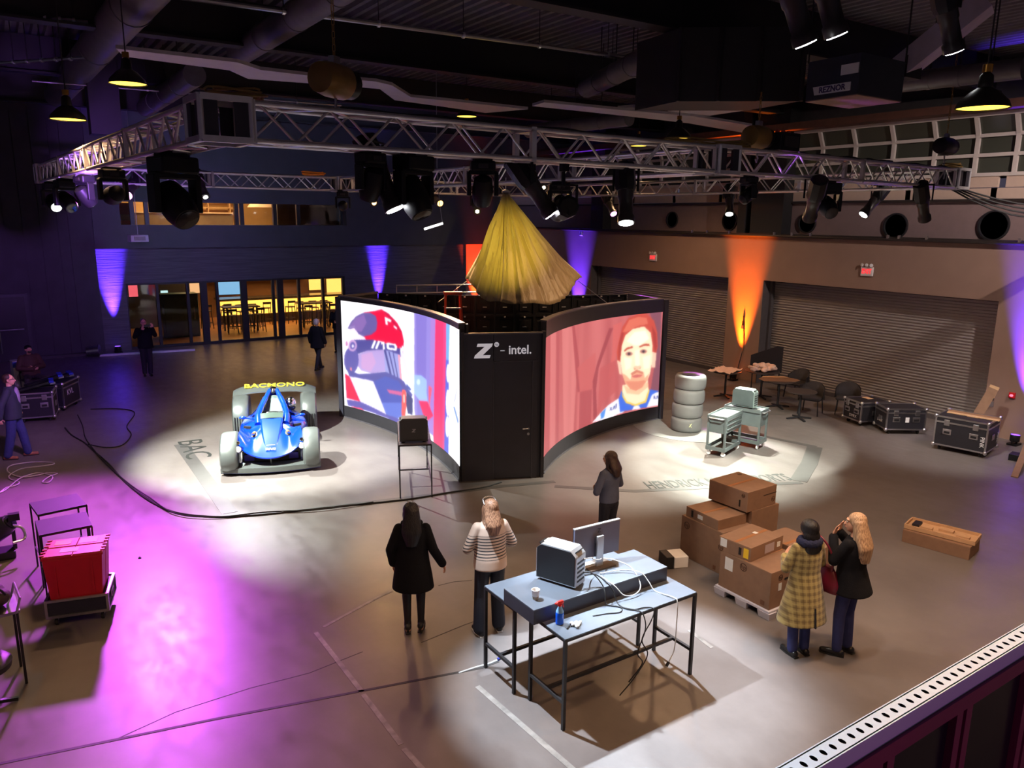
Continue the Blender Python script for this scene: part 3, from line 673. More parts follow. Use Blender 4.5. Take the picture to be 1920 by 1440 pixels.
# artwork shown on the two LED screens, in screen-surface coordinates (u along the curve, v up)
ART_L = [
 ((142,128,205),1,[(0.54,1.039),(0.733,1.033),(0.711,0.045),(0.539,0.075),(0.525,0.195)]),
 ((120,105,190),0.6,[(0.555,1.043),(0.649,1.033),(0.623,0.13),(0.552,0.139)]),
 ((175,120,200),0.6,[(0.687,1.042),(0.751,1.038),(0.724,0.052),(0.66,0.082)]),
 ((246,52,105),1,[(0.733,1.033),(0.843,1.022),(0.824,-0.038),(0.697,0.003)]),
 ((225,70,130),0.7,[(0.813,1.024),(0.849,1.024),(0.83,-0.034),(0.786,0.002)]),
 ((110,168,232),1,[(0.843,1.012),(0.885,1.013),(0.869,0.712),(0.839,0.701)]),
 ((92,100,205),1,[(0.836,0.72),(0.87,0.733),(0.857,-0.059),(0.807,-0.039)]),
 ((255,252,255),1,[(0.878,0.635),(0.875,0.604),(0.87,0.577),(0.862,0.56),(0.854,0.556),(0.847,0.567),(0.843,0.59),(0.841,0.62),(0.843,0.652),(0.849,0.679),(0.856,0.695),(0.864,0.699),(0.871,0.688),(0.876,0.665)]),
 ((255,252,255),1,[(0.875,0.411),(0.872,0.365),(0.866,0.326),(0.857,0.301),(0.848,0.296),(0.839,0.312),(0.834,0.345),(0.832,0.39),(0.835,0.436),(0.841,0.475),(0.85,0.499),(0.859,0.503),(0.868,0.487),(0.873,0.455)]),
 ((255,252,255),1,[(0.868,0.222),(0.866,0.184),(0.859,0.151),(0.851,0.129),(0.841,0.124),(0.833,0.135),(0.827,0.161),(0.826,0.197),(0.828,0.235),(0.834,0.268),(0.843,0.289),(0.852,0.294),(0.861,0.282),(0.867,0.257)]),
 ((120,150,200),1,[(0.917,0.402),(0.937,0.412),(0.989,0.331),(0.977,0.303)]),
 ((140,150,180),1,[(0.977,0.984),(0.987,0.995),(0.973,0.926)]),
 ((150,160,190),1,[(1.005,0.69),(1.005,0.69),(0.937,0.442),(0.93,0.449)]),
 ((155,182,242),1,[(0.529,0.482),(0.593,0.502),(0.641,0.483),(0.639,0.372),(0.648,0.31),(0.577,0.277),(0.526,0.322)]),
 ((200,220,250),1,[(0.582,0.442),(0.581,0.431),(0.576,0.42),(0.569,0.412),(0.562,0.409),(0.555,0.411),(0.551,0.418),(0.55,0.428),(0.551,0.44),(0.556,0.45),(0.563,0.458),(0.57,0.461),(0.576,0.459),(0.581,0.452)]),
 ((238,40,95),1,[(0.566,0.277),(0.644,0.308),(0.7,0.215),(0.636,0.137),(0.6,0.186)]),
 ((250,90,120),1,[(0.659,0.447),(0.691,0.439),(0.665,0.285),(0.678,0.269),(0.656,0.27)]),
 ((228,18,62),1,[(0.05,0.71),(0.063,0.793),(0.099,0.868),(0.156,0.919),(0.232,0.947),(0.281,0.972),(0.332,0.948),(0.4,0.882),(0.436,0.814),(0.45,0.738),(0.44,0.644),(0.275,0.688),(0.15,0.672)]),
 ((170,15,60),0.7,[(0.281,0.972),(0.332,0.948),(0.436,0.814),(0.42,0.809),(0.329,0.918)]),
 ((255,252,255),1,[(0.304,0.913),(0.354,0.895),(0.351,0.874),(0.322,0.881),(0.328,0.843),(0.311,0.844)]),
 ((255,252,255),1,[(0.371,0.856),(0.399,0.838),(0.393,0.823),(0.37,0.84)]),
 ((100,86,150),1,[(0.038,0.744),(0.063,0.812),(0.099,0.872),(0.146,0.912),(0.198,0.925),(0.239,0.904),(0.249,0.847),(0.24,0.774),(0.203,0.728),(0.132,0.689),(0.103,0.722),(0.069,0.745)]),
 ((150,110,175),0.6,[(0.052,0.766),(0.099,0.856),(0.155,0.898),(0.172,0.83),(0.133,0.735),(0.087,0.743)]),
 ((240,222,240),1,[(0.031,0.727),(0.084,0.761),(0.114,0.712),(0.16,0.691),(0.157,0.666),(0.031,0.647)]),
 ((76,70,142),1,[(0.08,0.651),(0.216,0.686),(0.417,0.665),(0.446,0.635),(0.416,0.59),(0.283,0.613),(0.166,0.573),(0.092,0.515),(0.049,0.326),(0.025,0.42),(0.047,0.578)]),
 ((172,148,205),1,[(0.092,0.509),(0.166,0.573),(0.291,0.619),(0.299,0.427),(0.2,0.374),(0.124,0.372),(0.093,0.421)]),
 ((210,150,195),0.5,[(0.128,0.525),(0.204,0.572),(0.231,0.482),(0.19,0.384),(0.125,0.4)]),
 ((150,152,210),1,[(0.291,0.619),(0.414,0.613),(0.414,0.392),(0.299,0.423)]),
 ((66,62,130),1,[(0.291,0.619),(0.307,0.616),(0.347,0.414),(0.331,0.414)]),
 ((66,62,130),1,[(0.325,0.614),(0.335,0.613),(0.375,0.406),(0.366,0.406)]),
 ((66,62,130),1,[(0.359,0.612),(0.366,0.611),(0.399,0.404),(0.391,0.402)]),
 ((250,150,170),1,[(0.4,0.608),(0.416,0.607),(0.428,0.397),(0.414,0.392)]),
 ((90,82,158),1,[(0.108,0.47),(0.104,0.426),(0.094,0.385),(0.08,0.352),(0.063,0.332),(0.045,0.327),(0.029,0.337),(0.017,0.362),(0.009,0.398),(0.008,0.441),(0.012,0.486),(0.021,0.526),(0.035,0.558),(0.052,0.577),(0.069,0.582),(0.085,0.571),(0.098,0.547),(0.106,0.512)]),
 ((190,150,200),1,[(0.1,0.602),(0.096,0.577),(0.087,0.555),(0.074,0.541),(0.061,0.538),(0.048,0.545),(0.04,0.562),(0.038,0.586),(0.042,0.611),(0.051,0.632),(0.063,0.646),(0.077,0.649),(0.089,0.642),(0.097,0.625)]),
 ((95,86,160),1,[(0.087,0.598),(0.085,0.583),(0.08,0.569),(0.072,0.56),(0.064,0.558),(0.057,0.563),(0.052,0.574),(0.051,0.589),(0.053,0.605),(0.058,0.618),(0.066,0.627),(0.074,0.629),(0.081,0.624),(0.086,0.613)]),
 ((235,225,245),1,[(0.079,0.591),(0.078,0.584),(0.075,0.579),(0.072,0.575),(0.068,0.574),(0.065,0.576),(0.063,0.581),(0.062,0.587),(0.063,0.594),(0.066,0.599),(0.069,0.603),(0.073,0.604),(0.076,0.602),(0.078,0.597)]),
 ((245,235,250),1,[(0.044,0.605),(0.042,0.585),(0.038,0.568),(0.031,0.558),(0.025,0.556),(0.02,0.563),(0.016,0.578),(0.015,0.598),(0.017,0.618),(0.021,0.635),(0.027,0.645),(0.034,0.646),(0.039,0.639),(0.043,0.624)]),
 ((190,120,170),1,[(0.037,0.603),(0.036,0.592),(0.033,0.582),(0.03,0.577),(0.027,0.576),(0.024,0.58),(0.023,0.589),(0.022,0.599),(0.023,0.611),(0.025,0.62),(0.028,0.625),(0.032,0.626),(0.034,0.622),(0.036,0.614)]),
 ((235,130,150),1,[(0.059,0.365),(0.059,0.354),(0.056,0.346),(0.053,0.34),(0.05,0.339),(0.047,0.343),(0.045,0.35),(0.045,0.36),(0.046,0.37),(0.048,0.379),(0.051,0.384),(0.054,0.385),(0.057,0.382),(0.059,0.374)]),
 ((80,76,152),1,[(0.015,0.386),(0.059,0.348),(0.105,0.337),(0.2,0.374),(0.299,0.423),(0.423,0.401),(0.476,0.37),(0.514,0.305),(0.497,0.263),(0.443,0.321),(0.438,0.084),(0.362,0.018),(0.291,0.034),(0.206,0.305),(0.04,0.295)]),
 ((70,80,170),1,[(0.213,0.305),(0.298,0.384),(0.401,0.375),(0.442,0.309),(0.427,0.072),(0.357,0.015),(0.296,0.036)]),
 ((105,125,215),0.7,[(0.263,0.127),(0.419,0.193),(0.422,0.07),(0.357,0.015),(0.291,0.04)]),
 ((232,224,244),1,[(0.04,0.295),(0.206,0.305),(0.297,0.033),(0.108,0.078)]),
 ((230,16,70),1,[(0.011,0.314),(0.041,0.292),(0.109,0.076),(0.061,0.077),(0.016,0.076)]),
 ((92,84,165),1,[(0.016,0.063),(0.109,0.076),(0.297,0.033),(0.405,0.038),(0.383,-0.003),(0.097,0.01),(0.023,0.008)]),
 ((230,80,120),1,[(0.046,0.006),(0.116,0.017),(0.143,-0.01),(0.059,-0.011)]),
 ((220,90,140),0.9,[(0.306,0.266),(0.431,0.293),(0.431,0.258),(0.325,0.238)]),
 ((255,84,84),1,[(0.426,0.314),(0.458,0.316),(0.46,0.188),(0.447,0.082),(0.418,0.074)]),
 ((255,200,190),1,[(0.435,0.271),(0.448,0.277),(0.447,0.206),(0.436,0.201)]),
 ((58,58,112),1,[(0.462,0.306),(0.514,0.271),(0.51,0.124),(0.47,0.122),(0.458,0.199)]),
 ((235,240,255),1,[(0.444,0.392),(0.477,0.416),(0.521,0.342),(0.514,0.305),(0.476,0.335)]),
 ((70,80,160),1,[(0.465,0.377),(0.504,0.347),(0.492,0.33),(0.46,0.346)]),
 ((220,215,240),1,[(0.417,0.683),(0.459,0.604),(0.5,0.46),(0.526,0.356),(0.509,0.349),(0.445,0.462),(0.421,0.592)]),
 ((255,252,255),1,[(0.197,0.604),(0.213,0.604),(0.237,0.684),(0.222,0.683)]),
 ((255,252,255),1,[(0.226,0.608),(0.242,0.609),(0.267,0.688),(0.251,0.687)]),
 ((255,252,255),1,[(0.274,0.678),(0.297,0.691),(0.299,0.621),(0.285,0.619),(0.284,0.667),(0.274,0.659)]),
 ((255,252,255),1,[(0.314,0.689),(0.381,0.695),(0.394,0.678),(0.389,0.639),(0.325,0.629),(0.313,0.642)]),
 ((76,70,142),1,[(0.33,0.675),(0.373,0.679),(0.377,0.654),(0.332,0.649)]),
 ((255,252,255),1,[(0.417,0.648),(0.437,0.7),(0.458,0.661),(0.453,0.625),(0.44,0.656),(0.429,0.629)]),
 ((150,140,190),1,[(0.051,0.76),(0.088,0.783),(0.089,0.777),(0.053,0.754)]),
]
ART_R = [
 ((188,88,92),1,[(-0.005,1.142),(0.075,1.12),(0.099,-0.103),(-0.005,-0.03)]),
 ((214,120,120),0.8,[(0.078,1.053),(0.15,1.043),(0.17,-0.078),(0.117,-0.067)]),
 ((182,84,90),0.8,[(0.159,1.029),(0.192,1.019),(0.217,-0.06),(0.186,-0.064)]),
 ((220,128,126),0.7,[(0.223,1.011),(0.327,0.993),(0.388,0.647),(0.369,-0.024),(0.276,-0.046)]),
 ((176,78,84),0.9,[(0.327,1.005),(0.353,0.998),(0.406,0.64),(0.42,0.359),(0.396,0.369)]),
 ((205,100,100),0.8,[(0.389,0.597),(0.546,0.695),(0.546,0.333),(0.42,0.359)]),
 ((165,72,80),0.9,[(0.56,0.588),(0.643,0.902),(0.673,0.895),(0.572,0.532),(0.557,0.329),(0.576,0.002),(0.544,0.017),(0.527,0.418)]),
 ((216,104,100),0.8,[(0.672,0.921),(0.738,0.947),(0.716,0.754),(0.686,0.443),(0.648,0.375),(0.671,0.633)]),
 ((178,80,86),0.8,[(0.42,0.359),(0.524,0.342),(0.523,-0.039),(0.419,-0.038)]),
 ((196,92,94),0.8,[(0.583,0.529),(0.702,0.572),(0.73,0.266),(0.613,0.174),(0.576,0.029)]),
 ((140,84,98),1,[(0.915,1.011),(0.991,1.014),(1.005,0.126),(0.948,0.198),(0.974,0.587),(0.958,0.84)]),
 ((206,82,70),1,[(0.714,0.541),(0.705,0.65),(0.72,0.78),(0.738,0.894),(0.779,0.973),(0.846,1.008),(0.898,0.997),(0.948,0.917),(0.971,0.797),(0.98,0.642),(0.969,0.56),(0.946,0.537),(0.779,0.523)]),
 ((236,130,105),0.7,[(0.742,0.841),(0.784,0.952),(0.847,0.974),(0.9,0.952),(0.91,0.889),(0.841,0.881),(0.77,0.835)]),
 ((165,58,58),0.7,[(0.936,0.871),(0.964,0.784),(0.975,0.643),(0.964,0.575),(0.948,0.704)]),
 ((165,58,58),0.6,[(0.716,0.727),(0.737,0.842),(0.751,0.825),(0.736,0.709),(0.731,0.563),(0.717,0.567)]),
 ((255,205,178),1,[(0.709,0.569),(0.736,0.542),(0.748,0.41),(0.73,0.422)]),
 ((255,205,178),1,[(0.947,0.596),(0.974,0.576),(0.969,0.423),(0.946,0.432)]),
 ((255,236,198),1,[(0.755,0.298),(0.926,0.318),(0.937,0.159),(0.913,0.08),(0.851,0.058),(0.791,0.098),(0.758,0.201)]),
 ((250,190,150),0.8,[(0.759,0.311),(0.805,0.248),(0.86,0.207),(0.93,0.288),(0.932,0.231),(0.871,0.164),(0.788,0.205)]),
 ((255,236,198),1,[(0.733,0.563),(0.74,0.708),(0.761,0.803),(0.81,0.856),(0.885,0.869),(0.93,0.797),(0.946,0.663),(0.949,0.509),(0.939,0.37),(0.926,0.303),(0.895,0.239),(0.853,0.212),(0.814,0.241),(0.775,0.312),(0.752,0.408)]),
 ((255,250,228),1,[(0.772,0.741),(0.824,0.824),(0.895,0.824),(0.923,0.736),(0.864,0.68),(0.828,0.687)]),
 ((255,250,226),0.8,[(0.83,0.633),(0.861,0.639),(0.87,0.472),(0.839,0.466)]),
 ((255,248,224),0.8,[(0.758,0.583),(0.814,0.555),(0.808,0.461),(0.772,0.444)]),
 ((255,248,224),0.8,[(0.886,0.551),(0.937,0.567),(0.933,0.428),(0.898,0.423)]),
 ((240,160,125),0.75,[(0.75,0.423),(0.773,0.402),(0.81,0.336),(0.819,0.403),(0.85,0.419),(0.897,0.392),(0.906,0.328),(0.933,0.372),(0.924,0.301),(0.895,0.236),(0.853,0.209),(0.812,0.241),(0.774,0.312)]),
 ((225,130,108),0.7,[(0.775,0.333),(0.821,0.319),(0.853,0.31),(0.901,0.31),(0.915,0.292),(0.891,0.236),(0.853,0.209),(0.812,0.241)]),
 ((208,118,98),0.85,[(0.808,0.403),(0.849,0.433),(0.892,0.399),(0.893,0.375),(0.853,0.404),(0.819,0.382)]),
 ((222,120,112),1,[(0.814,0.376),(0.852,0.382),(0.893,0.368),(0.879,0.347),(0.853,0.346),(0.829,0.355)]),
 ((190,90,90),0.8,[(0.815,0.375),(0.852,0.37),(0.893,0.366),(0.852,0.361)]),
 ((196,88,72),1,[(0.754,0.651),(0.774,0.676),(0.812,0.683),(0.82,0.665),(0.779,0.656),(0.762,0.638)]),
 ((196,88,72),1,[(0.857,0.67),(0.89,0.688),(0.923,0.684),(0.929,0.658),(0.893,0.668),(0.865,0.657)]),
 ((210,140,120),0.9,[(0.818,0.603),(0.816,0.594),(0.809,0.588),(0.799,0.586),(0.788,0.589),(0.777,0.596),(0.77,0.606),(0.767,0.616),(0.769,0.624),(0.776,0.63),(0.786,0.632),(0.798,0.629),(0.808,0.622),(0.816,0.613)]),
 ((150,100,105),1,[(0.809,0.605),(0.808,0.599),(0.803,0.595),(0.797,0.593),(0.789,0.595),(0.783,0.6),(0.778,0.606),(0.776,0.613),(0.777,0.619),(0.782,0.623),(0.789,0.625),(0.796,0.623),(0.803,0.618),(0.807,0.612)]),
 ((70,50,60),1,[(0.8,0.607),(0.799,0.601),(0.798,0.597),(0.795,0.595),(0.791,0.596),(0.788,0.6),(0.786,0.605),(0.785,0.611),(0.786,0.617),(0.788,0.621),(0.791,0.623),(0.794,0.622),(0.797,0.619),(0.799,0.613)]),
 ((210,140,120),0.9,[(0.914,0.606),(0.911,0.596),(0.905,0.59),(0.895,0.588),(0.884,0.59),(0.874,0.597),(0.867,0.606),(0.864,0.616),(0.867,0.626),(0.873,0.632),(0.883,0.634),(0.894,0.631),(0.904,0.625),(0.911,0.616)]),
 ((150,100,105),1,[(0.905,0.607),(0.903,0.601),(0.899,0.597),(0.893,0.595),(0.886,0.597),(0.88,0.601),(0.875,0.607),(0.873,0.614),(0.875,0.621),(0.879,0.625),(0.885,0.627),(0.892,0.625),(0.899,0.621),(0.903,0.614)]),
 ((70,50,60),1,[(0.896,0.609),(0.896,0.603),(0.894,0.599),(0.891,0.597),(0.888,0.598),(0.885,0.601),(0.883,0.606),(0.882,0.612),(0.883,0.618),(0.884,0.623),(0.887,0.625),(0.89,0.624),(0.893,0.621),(0.895,0.616)]),
 ((250,200,165),0.9,[(0.824,0.462),(0.836,0.473),(0.87,0.469),(0.881,0.452),(0.871,0.435),(0.849,0.43),(0.833,0.44)]),
 ((215,140,115),0.8,[(0.828,0.455),(0.844,0.445),(0.841,0.432),(0.832,0.437)]),
 ((215,140,115),0.8,[(0.866,0.445),(0.878,0.447),(0.875,0.434),(0.868,0.433)]),
 ((246,242,250),1,[(0.533,0.009),(0.616,0.092),(0.655,0.13),(0.742,0.179),(0.775,0.015),(0.659,-0.008)]),
 ((246,242,250),1,[(0.949,0.155),(1.004,0.155),(1.005,0.01),(0.928,0.012)]),
 ((70,112,226),1,[(0.732,0.169),(0.753,0.251),(0.781,0.131),(0.833,0.057),(0.909,0.06),(0.938,0.201),(1.004,0.166),(0.958,0.138),(0.928,0.012),(0.848,0.017),(0.746,0.026)]),
 ((90,150,235),1,[(0.601,0.072),(0.641,0.109),(0.628,0.02),(0.602,0.011)]),
 ((255,205,90),1,[(0.753,0.255),(0.762,0.2),(0.792,0.12),(0.851,0.069),(0.913,0.086),(0.936,0.205),(0.942,0.186),(0.923,0.066),(0.852,0.049),(0.785,0.106),(0.757,0.185)]),
 ((248,244,252),1,[(0.84,0.05),(0.874,0.05),(0.889,0.01),(0.83,0.016)]),
 ((70,75,150),1,[(0.669,0.07),(0.675,0.071),(0.686,0.098),(0.68,0.1)]),
 ((70,75,150),1,[(0.67,0.101),(0.676,0.1),(0.689,0.066),(0.682,0.066)]),
 ((70,75,150),1,[(0.691,0.07),(0.696,0.07),(0.705,0.105),(0.699,0.107)]),
 ((70,75,150),1,[(0.701,0.107),(0.707,0.104),(0.712,0.072),(0.706,0.072)]),
 ((70,75,150),1,[(0.714,0.074),(0.72,0.075),(0.72,0.124),(0.713,0.121)]),
 ((70,75,150),1,[(0.969,0.127),(0.974,0.125),(0.975,0.088),(0.97,0.089)]),
 ((70,75,150),1,[(0.974,0.125),(0.985,0.085),(0.98,0.086),(0.971,0.115)]),
 ((70,75,150),1,[(0.987,0.084),(0.991,0.121),(0.996,0.119),(1.002,0.083),(0.997,0.085),(0.994,0.106),(0.991,0.083)]),
]
# ================================================================== LED BOOTH
def arc_pts(p, q, s, n):
    p, q = Vector((p[0], p[1], 0)), Vector((q[0], q[1], 0)); d = q - p; L = d.length; d.normalize(); nr = Vector((-d.y, d.x, 0))
    sg = 1 if s > 0 else -1; s = abs(s); R = L * L / (8 * s) + s / 2; ha = math.asin(L / 2 / R); out = []
    for k in range(n + 1):
        a = -ha + 2 * ha * k / n
        out.append(p + d * (R * math.sin(a) + L / 2) + nr * ((R * math.cos(a) - (R - s)) * sg))
    return out
def paint(art, base, nu, nv):
    u = np.linspace(0, 1, nu)[None, :].repeat(nv, 0); v = np.linspace(0, 1, nv)[:, None].repeat(nu, 1)
    img = np.zeros((nv, nu, 3)); img[:] = base(u, v)
    for col, al, pts in art:
        inside = np.zeros((nv, nu), bool); n = len(pts)
        for i in range(n):
            x0, y0 = pts[i]; x1, y1 = pts[(i + 1) % n]
            if y0 == y1: continue
            c = ((y0 > v) != (y1 > v)) & (u < (x1 - x0) * (v - y0) / (y1 - y0) + x0)
            inside ^= c
        img[inside] = img[inside] * (1 - al) + np.array(col) / 255.0 * al
    for _ in range(2):
        p = np.pad(img, ((1, 1), (1, 1), (0, 0)), 'edge')
        img = (p[:-2, 1:-1] + p[2:, 1:-1] + p[1:-1, :-2] + p[1:-1, 2:] + 2 * img) / 6
    soft = img.copy()
    for _ in range(14):
        p = np.pad(soft, ((1, 1), (1, 1), (0, 0)), 'edge')
        soft = (p[:-2, 1:-1] + p[2:, 1:-1] + p[1:-1, :-2] + p[1:-1, 2:]) / 4
    return img * 0.62 + soft * 0.38
def lin(c): return np.where(c <= 0.04045, c / 12.92, ((c + 0.055) / 1.055) ** 2.4)
def screen_mat(name, strength):
    m = bpy.data.materials.new(name); m.use_nodes = True; nt = m.node_tree; b = nt.nodes['Principled BSDF']
    a = nt.nodes.new('ShaderNodeAttribute'); a.attribute_name = 'picture'
    b.inputs['Base Color'].default_value = (0.015, 0.015, 0.015, 1); b.inputs['Roughness'].default_value = 0.5
    nt.links.new(a.outputs['Color'], b.inputs['Emission Color']); b.inputs['Emission Strength'].default_value = strength
    return m
def led_screen(name, label, p, q, s, zb, zt, ztop, art, base, strength, nu=420, nv=230):
    t = thing(name, label, 'led screen', (0, 0, 0))
    pts = arc_pts(p, q, s, nu - 1)
    img = lin(paint(art, base, nu, nv))
    zs = np.linspace(zb, zt, nv)
    xy = np.array([[a.x, a.y] for a in pts])
    co = np.zeros((nv, nu, 3)); co[:, :, :2] = xy[None]; co[:, :, 2] = zs[:, None]
    idx = np.arange(nu * nv).reshape(nv, nu)
    fc = np.stack([idx[:-1, :-1], idx[:-1, 1:], idx[1:, 1:], idx[1:, :-1]], -1).reshape(-1, 4)
    me = bpy.data.meshes.new('display'); me.from_pydata(co.reshape(-1, 3).tolist(), [], fc.tolist()); me.update()
    at = me.color_attributes.new('picture', 'FLOAT_COLOR', 'POINT')
    at.data.foreach_set('color', np.concatenate([img.reshape(-1, 3), np.ones((nu * nv, 1))], 1).astype(np.float32).ravel())
    put('display', me, screen_mat(label.split(' with ')[0], strength), t)
    # casing behind, bands above and below
    pf = arc_pts(p, q, s, 40); ctr = (Vector((p[0], p[1], 0)) + Vector((q[0], q[1], 0))) / 2
    d = (Vector((q[0], q[1], 0)) - Vector((p[0], p[1], 0))).normalized(); nb = Vector((-d.y, d.x, 0)) * (1 if s > 0 else -1)
    def wall(name, z0, z1, o0, o1, m):
        mb = MB(); rows = []
        for a in pf:
            rows.append([a + nb * o0 + Vector((0, 0, z0)), a + nb * o0 + Vector((0, 0, z1)), a + nb * o1 + Vector((0, 0, z1)), a + nb * o1 + Vector((0, 0, z0))])
        mb.loft(rows); return mb.build(name, m, t, 30)
    wall('lower_plinth', 0.0, zb, -0.012, 0.12, K_plinth)
    wall('upper_band', zt, ztop, -0.012, 0.12, K_plinth)
    wall('rear_casing', zb, zt, 0.012, 0.12, K_black)
    wall('top_rail', ztop, ztop + 0.025, -0.02, 0.13, K_alu_dark)
    wall('floor_trim', 0.0, 0.03, -0.03, -0.012, K_alu_dark)
    nc = 11
    for k in range(nc + 1):
        a = arc_pts(p, q, s, nc)[k]
        MB().box(a + nb * 0.16 + Vector((0, 0, ztop / 2)), (0.05, 0.05, ztop)).build('rear_strut', K_black, t)
    return t
K_plinth = mat('black_plinth_laminate', (0.03, 0.029, 0.035), 0.42, var=0.08)
K_alu_dark = mat('grey_metal_trim', (0.16, 0.15, 0.17), 0.4, 0.5)
def base_l(u, v): return np.stack([np.full_like(u, 1.0), np.full_like(u, 0.985), np.full_like(u, 1.0)], -1)
def base_r(u, v):
    f = 0.5 + 0.5 * np.sin(u * 60 + 2.5 * np.sin(u * 17)) * (0.6 + 0.4 * np.sin(v * 3 + u * 20))
    r = 0.74 + 0.09 * f; g = 0.36 + 0.09 * f; b = 0.37 + 0.08 * f
    return np.stack([r, g, b], -1)
led_screen('led_screen', 'curved LED screen with a racing helmet picture', (6.78, 17.71), (6.84, 12.06), 0.42, 0.30, 2.90, 2.99, ART_L, base_l, 1.1)
led_screen('led_screen', 'curved LED screen with a man\'s face before a red curtain', (8.45, 11.6), (13.32, 13.49), 0.5, 0.33, 2.69, 2.99, ART_R, base_r, 0.9)
# front pillar with the door and sign
pA, pB = Vector((6.87, 12.05, 0)), Vector((8.33, 11.43, 0)); pd_ = (pB - pA).normalized(); pn = Vector((-pd_.y, pd_.x, 0))   # pn points inwards
PW = (pB - pA).length
pil = thing('booth_pillar', 'dark front panel of the booth with Z and intel sign and a door', 'booth panel', pA, math.atan2(pd_.y, pd_.x))
MB().bb((0.0, 0.05, 0), (PW, 0.11, 2.82)).build('back_board', K_blackpanel, pil)
MB().bb((0.06, 0.0, 0.0), (0.60, 0.05, 2.80)).build('panel', K_blackpanel, pil)
MB().bb((0.61, 0.0, 2.30), (1.40, 0.05, 2.80)).build('panel', K_blackpanel, pil)
MB().bb((1.35, 0.0, 0.0), (1.44, 0.05, 2.295)).build('panel', K_blackpanel, pil)
dr = MB().bb((0.62, 0.008, 0.02), (1.34, 0.05, 2.28)).build('door', K_blackpanel, pil)
K_gap = mat('door_gap_trim', (0.10, 0.10, 0.12), 0.4, 0.4)
MB().bb((0.603, -0.006, 0.0), (0.615, 0.03, 2.29)).build('door_trim', K_gap, pil)
MB().bb((1.342, -0.006, 0.0), (1.354, 0.03, 2.29)).build('door_trim', K_gap, pil)
MB().bb((0.603, -0.006, 2.282), (1.354, 0.03, 2.294)).build('door_trim', K_gap, pil)
MB().tube([(1.28, 0.0, 1.0), (1.28, -0.06, 1.0), (1.16, -0.06, 1.0)], 0.012, 8).build('handle', K_alu, dr, 40)
MB().lathe([(0.025, 0), (0.025, 0.012)], 14, (1.28, 0.005, 0.88), rot_to((0, -1, 0))).build('lock', K_alu, dr, 40)
MB().bb((0.0, -0.015, 0.0), (0.06, 0.10, 2.84)).build('edge_post', K_plinth, pil)
MB().bb((PW - 0.06, -0.015, 0.0), (PW, 0.10, 2.84)).build('edge_post', K_plinth, pil)
MB().bb((0.06, -0.012, 2.80), (PW - 0.06, 0.08, 2.825)).build('top_trim', K_alu_dark, pil)
K_sign = mat('sign_white', (0.8, 0.8, 0.85), 0.4, var=0, emit=0.25, ecol=(0.9, 0.9, 1))
sg = MB().bb((0.2, -0.004, 2.42), (0.21, -0.003, 2.43)).build('sign_backing', K_blackpanel, pil)
zp = [(0.0, 0.0), (0.30, 0.0), (0.315, 0.05), (0.115, 0.05), (0.37, 0.27), (0.09, 0.27), (0.075, 0.22), (0.235, 0.22)]
zp = [(0.0, 0.0), (0.29, 0.0), (0.31, 0.055), (0.16, 0.055), (0.33, 0.215), (0.35, 0.27), (0.07, 0.27), (0.05, 0.215), (0.20, 0.215), (0.02, 0.055)]
MB().prism(zp, -0.004, 0.006, Matrix(((1, 0, 0), (0, 0, 1), (0, 1, 0))), (0.24, -0.004, 2.36)).build('letter_z', K_sign, sg)
MB().lathe([(0.045, 0), (0.045, 0.006)], 20, (0.66, 0.0, 2.61), rot_to((0, -1, 0))).build('round_badge', K_sign, sg, 40)
text('badge_lettering', 'hp', 0.055, K_blackpanel, sg, frame_mat((0.66, -0.008, 2.61), (1, 0, 0), (0, 0, 1)), 0.001)
MB().bb((0.73, -0.006, 2.485), (0.81, 0.0, 2.50)).build('dash', K_sign, sg)
text('intel_lettering', 'intel.', 0.235, K_sign, sg, frame_mat((1.10, -0.004, 2.50), (1, 0, 0), (0, 0, 1)), 0.003, bold=0.004, sx=0.95)
# rear wall of cabinets seen from behind, and the two other end panels
t = thing('led_wall', 'black cabinet-backed LED wall at the rear of the booth', 'led wall')
cp = arc_pts((8.05, 18.3), (13.55, 15.1), -0.55, 13)
K_cab = mat('black_cabinet', (0.014, 0.014, 0.018), 0.4, var=0.1)
K_conn = mat('connector_glint_white', (0.7, 0.7, 0.75), 0.4, 0.2, var=0)  # glints on the cabinets put into the connectors' near-white colour
cab = MB(); 
for a_, b_ in (((-.245, 0, 0), (.245, .03, .495)), ((-.245, -.07, 0), (-.215, 0, .495)), ((.215, -.07, 0), (.245, 0, .495)), ((-.215, -.07, 0), (.215, 0, .03)), ((-.215, -.07, .465), (.215, 0, .495)), ((-.12, -.06, .12), (.12, 0, .36))):
    cab.bb(a_, b_)
cab_me = cab.mesh('cabinet'); cab_me.materials.append(K_cab)
con = MB()
for x_, z_ in ((-.19, .45), (.19, .45)): con.bb((x_ - .018, -.10, z_ - .018), (x_ + .018, -.07, z_ + .018))
con1 = MB().bb((-.02, -.10, .44), (.02, -.07, .475)).mesh('connector'); con1.materials.append(K_conn)
con2 = MB().bb((-.05, -.085, .2), (.05, -.06, .215)).mesh('cable_bar'); con2.materials.append(K_conn)
for k in range(13):
    a, b = cp[k], cp[k + 1]; d_ = b - a; rz = math.atan2(d_.y, d_.x)
    for r in range(6):
        o = bpy.data.objects.new('cabinet', cab_me); COL.objects.link(o); o.parent = t
        o.location = (a + b) / 2 + Vector((0, 0, 0.0 + r * 0.496)); o.rotation_euler = (0, 0, rz); o.scale = (d_.length / 0.492, 1, 1)
        if r >= 3:
            for cm, nm in ((con1, 'connector'), (con2, 'cable_bar')):
                c_ = bpy.data.objects.new(nm, cm); COL.objects.link(c_); c_.parent = o
fr_ = thing('booth_panel', 'dark end panel of the booth beyond the helmet screen', 'booth panel')
